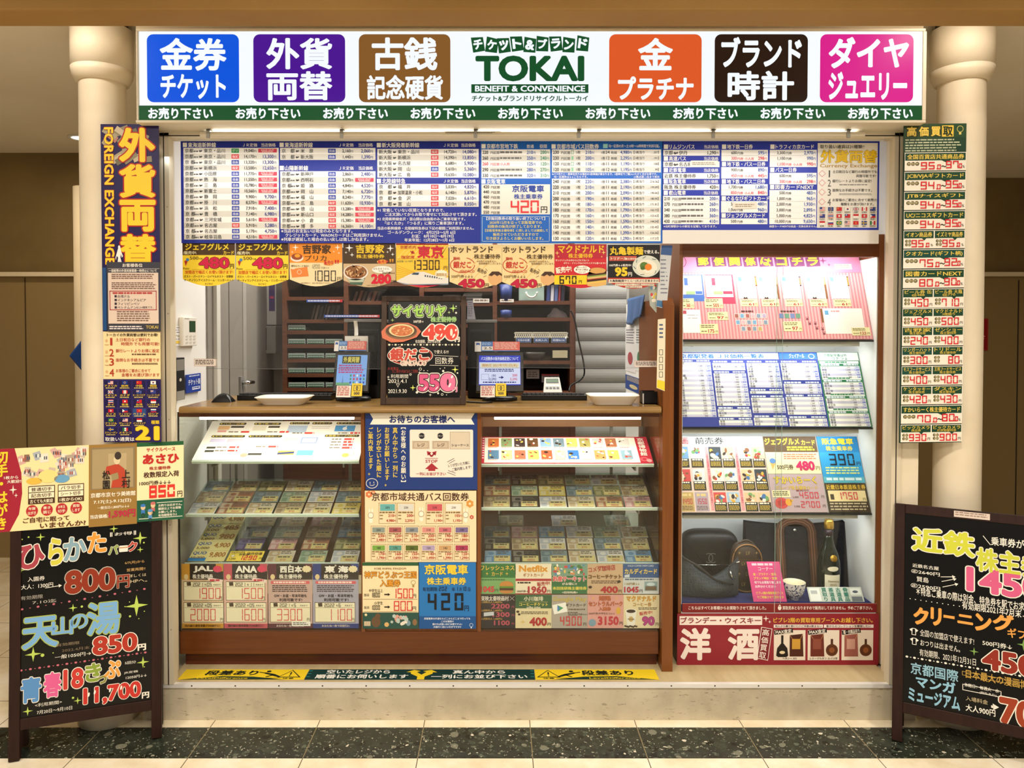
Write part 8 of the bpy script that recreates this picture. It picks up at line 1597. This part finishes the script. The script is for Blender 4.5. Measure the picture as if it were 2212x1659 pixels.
s = Sheet.px(.12, 1418, 530, 1452, 668); s.slab([(1428, 530), (1452, 530), (1440, 668), (1418, 662)], 'C8CCD0', .0008); s.fine(1427, 560, 1442, 640, 9, '7A8090', 1, .3, .3); s.poly([(1429, 530), (1452, 530), (1450, 552), (1427, 550)], '3A5A90', 1); s.poly([(1420, 648), (1441, 652), (1440, 666), (1418, 661)], '4A7AA8', 1)
s.build('hanging_notice', label='pale grey paper sheet hanging beside the black noodle poster', cat='notice')
s = Sheet.px(.135, 1398, 600, 1424, 680); s.slab([(1400, 612), (1422, 600), (1418, 676), (1404, 660)], 'A8B0A8', .0008)
for i in range(14): s.ell(random.uniform(1405, 1416), random.uniform(616, 650), 3, 4, random.choice(('4A7A58', '7A9AC8', 'C84848', 'E8E0D0', 'D8C060')), 1 + i * .05, 7)
s.build('picture_sheet', label='crumpled colourful picture sheet hanging beside the grey paper sheet', cat='paper')
# ------------------------------------------------------------------ sticker mats on the platform
def mat_sheet(x0, x1): # flat on the platform, printing towards the camera
    a, b = atz(x0, 1468, ZP + .0012), atz(x1, 1468, ZP + .0012); far = atz(x0, 1446, ZP + .0012).y
    return Sheet(Vector((a.x, far, ZP + .0012)), ((b.x - a.x) / (x1 - x0), 0, 0), (0, -(far - a.y) / 50, 0), x0, 0)
def stepmat(x0, x1, flip, lab):
    s = mat_sheet(x0, x1); s.back(x0, 0, x1, 50, 'EFD02C', .0008); W_ = x1 - x0
    g = lambda x: x0 + (x if not flip else W_ - x)
    s.poly([(g(4), 50), (g(90), 34), (g(160), 36), (g(230), 50)], '1E3A30', 1); xs = sorted((g(40), g(150))); s.tx('LevelDifference', xs[0], 40, xs[1], 47, 'EFD02C', .02, 3)
    xs = sorted((g(50), g(165))); s.tx('段差あり', xs[0], 6, xs[1], 30, '1E2A24', .03, 3, shear=.12 if not flip else -.05)
    x = g(238); s.poly([(x - 26, 40), (x, 4), (x + 26, 40)], '1E2A24', 2); s.poly([(x - 21, 37.5), (x, 8), (x + 21, 37.5)], 'EFD02C', 3); s.rect(x - 1.6, 15, x + 1.6, 28, '1E2A24', 4); s.ell(x, 33, 2, 2.4, '1E2A24', 4, 8); s.tx('注意', x - 12, 42, x + 12, 48, '1E2A24', .02, 4)
    d = -1 if flip else 1; x = g(195); s.ell(x - d * 8, 11, 5, 4.5, '1E2A24', 3, 12); s.poly([(x - d * 14, 16), (x + d * 8, 24), (x + d * 22, 34), (x + d * 18, 38), (x, 29), (x - d * 16, 21)], '1E2A24', 3); s.line(x - d * 12, 19, x - d * 28, 15, 3, '1E2A24', 3); s.line(x + d * 6, 28, x - d * 8, 38, 3.4, '1E2A24', 3); s.line(x - d * 12, 43, x + d * 26, 43, 1, '1E2A24', 3)
    s.build('floor_sticker', label=lab, cat='floor sticker', group='stickers along the shop step')
stepmat(383, 656, False, 'yellow step warning sticker nearest the blackboard with the park prices'); stepmat(1157, 1424, True, 'yellow step warning sticker at the show case end of the step')
s = mat_sheet(657, 1156); s.back(657, 0, 1156, 50, '173A38', .0008)
s.tx('空いたレジから', 698, 3, 838, 22, 'F0F0E8', .028, 3); s.tx('順番にお伺いします', 678, 26, 880, 46, 'F0F0E8', .028, 3); s.tx('真ん中から', 976, 5, 1092, 23, 'F0F0E8', .028, 3); s.tx('一列にお並び下さい', 930, 27, 1140, 46, 'F0F0E8', .028, 3)
YW = 'EFD02C'
s.poly([(900, 50), (916, 50), (916, 36), (932, 22), (932, 15), (942, 15), (928, 3), (910, 9), (918, 14), (908, 27), (897, 14), (905, 9), (890, 3), (874, 14), (884, 15), (884, 22), (900, 36)][::1], YW, 2)
for i in range(3): s.rect(658, 6 + i * 14, 666, 10 + i * 14, '2A7A78', 2); s.rect(1147, 6 + i * 14, 1155, 10 + i * 14, '2A7A78', 2)
s.build('floor_sticker', label='dark green queue sticker with a yellow forked arrow in the middle of the step', cat='floor sticker', group='stickers along the shop step')
# ------------------------------------------------------------------ standing blackboards
M_FR2 = mat('blackboard_frame_wood', '2A130C', .5, spec=.25, build=b_wood('22100A', '301810', (20, 20, 2)))
M_BRD = mat('blackboard_black', '040404', .3, spec=.3)
def aboard(Pl, Ux, Wd, Hh, tilt, label, rear=.10):
    U_ = Vector(Ux).normalized(); B = Vector((-U_.y, U_.x, 0)); up = (Vector((0, 0, math.cos(R(tilt)))) + B * math.sin(R(tilt))); n = U_.cross(up); P0 = Vector(Pl)
    t = thing('standing_blackboard', label, 'blackboard', P0 + U_ * (Wd / 2), 'standing blackboards before the shop')
    def bar(x0, x1, y0, y1, t0, t1, nm, m=M_FR2, bev=.002): return MB().obox(P0 + U_ * ((x0 + x1) / 2) + up * ((y0 + y1) / 2) + n * ((t0 + t1) / 2), U_, up, n, (x1 - x0) / 2, (y1 - y0) / 2, (t1 - t0) / 2, m).build(nm, t, bev=bev)
    lw = .034
    bar(0, lw, .004, Hh, -.028, 0, 'leg'); bar(Wd - lw, Wd, .004, Hh, -.028, 0, 'leg'); bar(lw, Wd - lw, Hh - .034, Hh, -.026, -.002, 'frame_rail'); bar(lw, Wd - lw, .105, .143, -.026, -.002, 'frame_rail')
    for x in (.004, Wd - lw - .004):                            # rear legs hinged at the top
        a = P0 + U_ * (x + lw / 2) + up * (Hh - .03) - n * .04; b = P0 + U_ * (x + lw / 2) + B * (rear + .03); b.z = .0; d = (a - b).normalized(); s1 = d.cross(U_)
        MB().obox((a + b) / 2 + Vector((0, 0, .004)), U_, d, s1, lw / 2, (a - b).length / 2 - .004, .011, M_FR2).build('rear_leg', t)
    s = Sheet(P0 + up * Hh - n * .007, U_ * .001, -up * .001); s.back(lw * 1000, 34, (Wd - lw) * 1000, (Hh - .143) * 1000, M_BRD, .006)
    N = n.normalized(); PP = P0 - n * .007
    def L(px, py):
        q = on_plane(px, py, PP, N) - (P0 + up * Hh - n * .007); return q.dot(U_) * 1000, -q.dot(up) * 1000
    return t, s, L, (U_, up, n, P0, Hh)
WH = 'ECE8DC'
def put(s, L, t, a, b, c, oc=None, oo=.05, bw=.03, l=7, **k):
    cx, cy, h, w_ = (a[0] + b[0]) / 2, (a[1] + b[1]) / 2, abs(b[1] - a[1]), b[0] - a[0]; h = max(h - .11 * w_, .62 * h)
    x0, x1 = L(a[0], cy)[0], L(b[0], cy)[0]; y0, y1 = L(cx, cy - h / 2)[1], L(cx, cy + h / 2)[1]
    s.tx(t, x0, y0, x1, y1, c, bw * .75, l, outl=((oc, oo * .6),) if oc else (), **k)
def sparkle(s, L, pts, c):
    for x, y, r_ in pts: q = L(x, y); s.spark(q[0], q[1], r_ * 1.6, c, 6)
def specks(s, L, pts, c):
    for x, y, r_ in pts: q = L(x, y); s.ell(q[0], q[1], r_, r_, c, 6, 8)
a, b = atz(17, 1650, 0), atz(349, 1596, 0)
t, s, L, fr_ = aboard((a.x, a.y, 0), b - a, (b - a).length, .90, 4.5, 'standing blackboard with colourful chalk park and bath prices under three posters', .07)
GRN2 = 'B8D060'
for ch, p0, p1, c in (('ひ', (39, 1173), (97, 1232), 'A8404E'), ('ら', (105, 1160), (137, 1222), 'D4CC48'), ('か', (137, 1157), (187, 1214), '86A8B8'), ('た', (189, 1147), (230, 1196), 'E09A3C'), ('パ', (234, 1176), (256, 1199), '8AA048'), ('ー', (258, 1180), (276, 1190), 'C89868'), ('ク', (276, 1168), (297, 1192), 'B84038')): put(s, L, ch, p0, p1, c, WH, .055, .05)
put(s, L, '‖お得‖', (238, 1145), (294, 1160), WH, bw=.012)
put(s, L, '800', (140, 1222), (250, 1285), '8E3018', 'B8B0A4', .045, .055); put(s, L, '円', (253, 1240), (280, 1271), '8E3018', 'B8A898', .05, .03)
put(s, L, '入園券', (60, 1243), (97, 1257), WH, bw=.01); put(s, L, '大人：1300円', (46, 1257), (115, 1274), WH, bw=.012)
q0, q1 = L(98, 1270), L(134, 1264); s.arrow(*q0, *q1, 2, WH, 6, 5)
put(s, L, '有効期限', (45, 1283), (93, 1297), 'A8A49A', bw=.006); put(s, L, '7.10迄', (70, 1293), (122, 1305), 'B8B4A8', bw=.008)
for i, (tt, y) in enumerate((('6/7(月)から', 1209), ('営業再開!!', 1224), ('詳しくは', 1237), ('HPへ。', 1249))): put(s, L, tt, (270 + 4 * i, y), (312 + 2 * i, y + 11), 'D0A868' if i < 2 else 'D8C8A0', bw=.008)
def dotl(a, b, n, c): s.dots(*L(*a), *L(*b), n, 4.6, c, 6, True)
dotl((48, 1316), (312, 1272), 9, 'C06878')
for ch, p0, p1 in (('天', (48, 1328), (126, 1404)), ('山', (112, 1330), (158, 1374)), ('の', (152, 1324), (190, 1360)), ('湯', (188, 1296), (260, 1374))): put(s, L, ch, p0, p1, '78ACDC', 'A8B860', .05, .035)
put(s, L, '850', (200, 1365), (297, 1416), 'B03222', WH, .05, .055); put(s, L, '円', (298, 1390), (315, 1405), 'B03222', WH, .05, .02)
put(s, L, '有効期限', (122, 1385), (172, 1396), '8A7A62', bw=.01); put(s, L, '2022.4月末', (134, 1396), (194, 1407), '7A6A54', bw=.01); put(s, L, '一般1050円→', (119, 1408), (197, 1422), WH, bw=.012)
dotl((46, 1448), (314, 1409), 15, 'C86878')
for ch, p0, p1, c in (('青', (45, 1460), (90, 1520), '5890CC'), ('春', (94, 1449), (133, 1508), 'E0609A'), ('18', (137, 1441), (181, 1490), 'C83830'), ('き', (184, 1430), (219, 1474), '88A03C'), ('っ', (211, 1458), (231, 1478), '8A8E40'), ('ぷ', (224, 1424), (261, 1467), 'E4A044')): put(s, L, ch, p0, p1, c, WH, .055, .05)
put(s, L, '5回分', (270, 1426), (294, 1435), WH, bw=.01); put(s, L, 'JR定価', (268, 1447), (298, 1456), WH, bw=.01); put(s, L, '12050円↓↓', (272, 1456), (317, 1466), WH, bw=.01)
put(s, L, '11,700', (180, 1471), (305, 1525), 'C83028', WH, .05, .055); put(s, L, '円', (307, 1494), (322, 1508), 'C83028', WH, .05, .02)
for x, y in ((192, 1500), (205, 1495), (238, 1490), (262, 1485), (290, 1483)): q = L(x, y); s.ell(q[0], q[1], 3.2, 8, 'F4EEE4', 9, 10, 12)
put(s, L, '<利用期間>', (76, 1513), (134, 1526), WH, bw=.008); put(s, L, '7月20日〜9月10日', (80, 1527), (156, 1540), WH, bw=.01)
sparkle(s, L, ((303, 1162, 15), (295, 1308, 24), (72, 1413, 16), (309, 1430, 13), (60, 1536, 10), (88, 1160, 9), (158, 1313, 9), (303, 1187, 7), (246, 1142, 9), (46, 1232, 7), (168, 1513, 8)), GRN2)
specks(s, L, ((62, 1160, 3), (311, 1172, 3), (177, 1310, 4), (281, 1331, 4), (92, 1415, 6), (158, 1507, 4), (48, 1165, 2.5), (300, 1336, 2), (280, 1300, 2), (312, 1320, 2), (270, 1310, 2), (115, 1410, 2), (312, 1440, 2)), GRN2)
s.build('chalk_panel', t)
# three posters fixed to its top
U_, up, n, P0, Hh = fr_
O3 = P0 + up * Hh + n * .003
def L3(px, py): q = on_plane(px, py, O3, n) - O3; return q.dot(U_) * 1000, -q.dot(up) * 1000
yt, yb = L3(290, 957)[1], L3(290, 1128)[1]; Hp = yb - yt
xe = [L3(px, 1040)[0] for px in (-22, 192, 296, 397)]
def p3(i, col, h=1.0):
    s = Sheet(O3 + n * (.0004 * i), U_ * ((xe[i + 1] - xe[i]) * .001 / 100), -up * (Hp * .001 / 100)); s.O = O3 + n * (.0016 * i) + U_ * (xe[i] * .001) - up * (yt * .001); s.back(0, 0, 100, 100 * h, col, .0012); return s
s = p3(0, 'F2DFA6')
s.poly([(0, 0), (24, 0), (31, 30), (32, 55), (29, 80), (20, 100), (0, 100)], 'A01E34', 1); s.tx('切手・はがき', 5, 3, 18, 97, 'F2D030', .03, 4, vert=True)
for i in range(26):
    x, y = 30 + random.random() * 64, 4 + random.random() * 32; w_, h_ = random.uniform(5, 10), random.uniform(8, 14); an = R(random.uniform(-35, 35)); c_, q_ = math.cos(an), math.sin(an)
    s.poly([(min(99.5, max(27, x + u_ * c_ - v_ * q_)), max(.6, y + u_ * q_ + v_ * c_)) for u_, v_ in ((-w_ / 2, -h_ / 2), (w_ / 2, -h_ / 2), (w_ / 2, h_ / 2), (-w_ / 2, h_ / 2))], random.choice(('E0D8CC', 'C8B8A8', '8A6A58', 'B0A090', 'D0A8A0', 'A8B0B8', 'E8E0D0')), 1.4 + i * .08)
    for k in range(3): s.rect(min(97, max(28, x - 2 + k * 2)), max(1, y - 2), min(98, max(29, x - .8 + k * 2)), max(2, y + 2), random.choice(('6A4A40', 'B05848', '4A5868', 'F4EEE4')), 4 + i * .02)
s.ell(58, 36, 10, 8, 'F0D888', 5); s.ell(72, 40, 8, 5, '68A0C8', 5); s.ell(44, 41, 8, 4, 'E8B848', 5)
for x, l1, l2, l3 in ((38, '普通切手', '記念切手', '古くても大歓迎'), (68, 'バラ切手', 'シート切手', '1枚からOK!')):
    s.rect(x, 47, x + 27, 69, '4A2E1A', 5); s.rect(x + .8, 48, x + 26.2, 54.6, 'F4EAC8', 6); s.rect(x + .8, 55.6, x + 26.2, 62, 'F4EAC8', 6); s.tx(l1, x + 3, 49, x + 24, 53.6, '4A2E1A', .02, 7); s.tx(l2, x + 3, 56.4, x + 24, 61, '4A2E1A', .02, 7); s.tx(l3, x + 2, 63.4, x + 25, 68, 'F4EAC8', .02, 7)
for x, l1, l2 in ((42, '年賀', 'はがき'), (57, '書き', '損じ'), (72, 'お年玉', '切手'), (87, '買取', 'します')): s.ell(x, 77, 6, 7, 'B82A30', 5, 16); s.tx(l1, x - 3.6, 72.5, x + 3.6, 76, 'F4E8C8', .02, 7); s.tx(l2, x - 4, 77.5, x + 4, 81.5, 'F4E8C8', .02, 7)
s.tx('ご自宅に眠って', 33, 85, 80, 91.5, '5A3218', .03, 5); s.tx('いませんか?', 50, 92.5, 97, 99, '5A3218', .03, 5)
s.tx('1枚から', 14, 33, 28, 37, 'F4E8D8', .02, 5); s.tx('大歓迎!!', 17, 38, 31, 42, 'F4E8D8', .02, 5); s.spark(23, 50, 4, 'F4E8D8', 5, 6); s.spark(26, 57, 2, 'F4E8D8', 5, 3)
s.build('stamp_poster', label='cream and maroon stamp buying poster on the blackboard with the park prices', cat='poster')
s = p3(1, '9A7638', 1.02)
s.rect(4, 4, 96, 56, '8A7858', 1); s.rect(7, 6, 92, 55, 'A8946C', 2); s.rect(40, 12, 78, 55, 'B8A47C', 3)
s.poly([(36, 28), (60, 25), (74, 32), (80, 55), (46, 55), (50, 40), (34, 36)], 'B8442C', 4); s.ell(58, 20, 7, 6, 'D8C8A0', 5, 14); s.ell(60, 15, 7, 5, '3A3028', 6, 12); s.poly([(46, 38), (60, 36), (62, 44), (48, 46)], '9A8A60', 5)
s.tx('松園', 28, 33, 44, 56, '2A2018', .02, 7, vert=True); s.tx('上村', 68, 33, 86, 56, '2A2018', .02, 7, vert=True)
s.tx('京都市京セラ美術館', 4, 60, 97, 66, 'F4EAD4', .03, 5); s.tx('7.17(土)-9.12(日)', 10, 69, 88, 74.5, 'F4EAD4', .03, 5); s.tx('一般当日:1,800円↓↓↓', 18, 77, 84, 81, 'F4EAD4', .02, 5); s.tx('当店価格:', 3, 87, 40, 92, 'F4EAD4', .03, 5); s.tx('1,590円', 41, 83, 97, 93, 'B83048', .04, 5)
s.build('exhibition_poster', label='brown museum exhibition poster with a figure in a red robe between two brighter posters', cat='poster')
s = p3(2, 'F2E4B4', 1.0)
s.rect(0, 0, 100, 5, '1E5A34', 1); s.tx('サイクルベース', 20, 7, 82, 12, 'B83028', .03, 4); s.tx('あさひ', 12, 15, 90, 28, 'C02A24', .045, 4); s.tx('株主優待券', 26, 31, 72, 35.5, 'A83828', .03, 4); s.tx('枚数限定入荷', 14, 37.5, 90, 45, '4A2818', .03, 4)
s.tx('1000円券↓↓↓', 5, 49, 72, 54.5, '3A2818', .02, 4); s.seg('850', 26, 55, 16, 'D83428', 16, 3.6, 3.4); s.tx('円', 86, 64, 97, 71.5, '3A2818', .02, 4)
s.rect(0, 73, 100, 100, '1E5A40', 1); s.rect(42, 77, 97, 77.8, 'E8E4D0', 2); s.rect(4, 96, 97, 96.8, 'E8E4D0', 2)
for x, y, c_ in ((13, 82, '3A78C0'), (34, 80, 'C06A68'), (28, 89, '5A90C8')): s.ell(x, y, 5, 3.4, 'E8C098', 4, 12); s.ell(x, y - 2.4, 5.4, 2, c_, 5, 12); s.rect(x - 4, y + 3, x + 4, y + 8, c_, 3); s.ring(x, y + 10, 3.4, 3, .9, '2A2A2A', 4, n=12)
for i, tt in enumerate(('お釣りは出ません。', '額面以上でお買物', 'お願いします。', '有効期限有り!!')): s.tl(tt, 45, 81 + i * 4.2, 3.5, 'F0EAD8', .02, 4, 'l', 1.75)
s.build('cycle_poster', label='cream and green bicycle voucher poster with 850 in red beside the exhibition poster', cat='poster')
# second blackboard
a = atz(1926, 1601, 0)
t, s, L, fr_ = aboard((a.x, a.y, 0), (1.806, -1, 0), .60, .85, 10, 'standing blackboard with yellow chalk railway voucher heading beside the green price banner', .10)
put(s, L, '近鉄', (1970, 1137), (2106, 1205), 'CCD03C', WH, .06, .045); put(s, L, '株主券', (2108, 1182), (2256, 1250), 'C8CC40', WH, .06, .045)
put(s, L, '＼乗車券がお得／', (2123, 1159), (2268, 1190), WH, bw=.02)
put(s, L, '近鉄名古屋', (1971, 1218), (2028, 1231), WH, bw=.02); put(s, L, '㊣2640円', (1968, 1230), (2030, 1244), WH, bw=.02); put(s, L, '賢島', (1980, 1245), (2006, 1259), WH, bw=.02); put(s, L, '㊣2590円', (1967, 1260), (2031, 1276), WH, bw=.02)
for p0, p1 in (((2032, 1246), (2064, 1246)), ((2034, 1256), (2066, 1250)), ((2036, 1268), (2070, 1261))): s.arrow(*L(*p0), *L(*p1), 2, WH, 6, 5)
put(s, L, '1450', (2087, 1224), (2258, 1298), 'D45C88', WH, .05, .055)
put(s, L, '＊特急ご乗車の際は別金、特急券を駅でお求め下さい', (1979, 1282), (2262, 1312), WH, bw=.012); put(s, L, '有効期限2021年7月末', (2078, 1303), (2206, 1330), WH, bw=.012)
s.dots(*L(1966, 1293), *L(2250, 1337), 24, 2, WH, 6)
for ch, x0, x1, dy in (('ク', 1973, 2006, 0), ('リ', 2010, 2034, 1), ('ー', 2038, 2062, 12), ('ニ', 2068, 2102, 10), ('ン', 2106, 2142, 14), ('グ', 2144, 2190, 14)):
    hq = 36 if ch not in 'ーニ' else (9 if ch == 'ー' else 24); put(s, L, ch, (x0, 1310 + dy + (6 if ch in 'ーニ' else 0)), (x1, 1310 + dy + hq + 6), 'E4A04C', bw=.07)
put(s, L, 'ギフト券', (2176, 1357), (2262, 1388), 'E4A04C', bw=.03)
put(s, L, '全国の加盟店で使えます!', (1987, 1364), (2104, 1388), WH, bw=.008); put(s, L, 'おつりは出ません。', (1988, 1384), (2074, 1406), WH, bw=.01); put(s, L, '有効期限、2021年12月31日', (1986, 1407), (2108, 1432), WH, bw=.006)
for x, y in ((1974, 1364), (1975, 1385)): q = L(x, y); s.poly([(q[0] - 14, q[1] - 6), (q[0] - 5, q[1] - 12), (q[0] + 5, q[1] - 12), (q[0] + 14, q[1] - 6), (q[0] + 9, q[1]), (q[0] + 7, q[1] - 2), (q[0] + 7, q[1] + 12), (q[0] - 7, q[1] + 12), (q[0] - 7, q[1] - 2), (q[0] - 9, q[1])], WH, 6); s.poly([(q[0] - 4, q[1] - 10), (q[0] + 4, q[1] - 10), (q[0] + 5, q[1] + 10), (q[0] - 5, q[1] + 10)], M_BRD, 7)
put(s, L, '500円券↓', (2122, 1384), (2186, 1402), WH, bw=.02); put(s, L, '450', (2121, 1402), (2240, 1462), '8E2A1A', WH, .05, .055)
s.dots(*L(1959, 1418), *L(2240, 1466), 17, 4.6, WH, 6, True)
put(s, L, '京都国際', (1967, 1433), (2070, 1470), '90BCD0', bw=.022); put(s, L, 'マンガ', (1978, 1462), (2064, 1496), '8CBCD4', bw=.055); put(s, L, 'ミュージアム', (1962, 1488), (2074, 1530), '8CBCD4', bw=.05)
x0, y0 = L(2078, 1445); x1, y1 = L(2262, 1497); s.box(x0, y0 + 6, x1, y1 - 6, 2, 'A88A48', 6); put(s, L, '日本最大の漫画博物館', (2086, 1455), (2256, 1486), 'C8A048', bw=.012)
x0, y0 = L(2079, 1474); x1, y1 = L(2163, 1508); s.box(x0, y0 + 4, x1, y1 - 2, 2, WH, 6); put(s, L, '休館日：毎週火・水', (2083, 1479), (2158, 1492), WH, bw=.012); put(s, L, '(例外あり)', (2116, 1494), (2152, 1504), WH, bw=.006)
put(s, L, '入場料金', (2086, 1505), (2134, 1520), 'C8B890', bw=.006); put(s, L, '大人900円', (2086, 1523), (2150, 1545), WH, bw=.02); s.arrow(*L(2141, 1526), *L(2158, 1528), 8, WH, 6, 2.2); put(s, L, '700', (2158, 1508), (2276, 1580), '9A3A1C', WH, .05, .06)
sparkle(s, L, ((2104, 1407, 9), (2211, 1393, 12)), '78A050')
q = L(2080, 1106); q2 = L(2136, 1122); s.v += []; s.build('chalk_panel', t)
U_, up, n, P0, Hh = fr_
s = Sheet(P0 + up * Hh + n * .0006, U_ * .001, -up * .001); s.back(190, 6, 300, 28, 'D8C8BC', .0005); s.fine(194, 9, 296, 25, 2, '9A8478', 1, .5, .1); s.build('paper_label', t, 'pale paper label on the top rail')
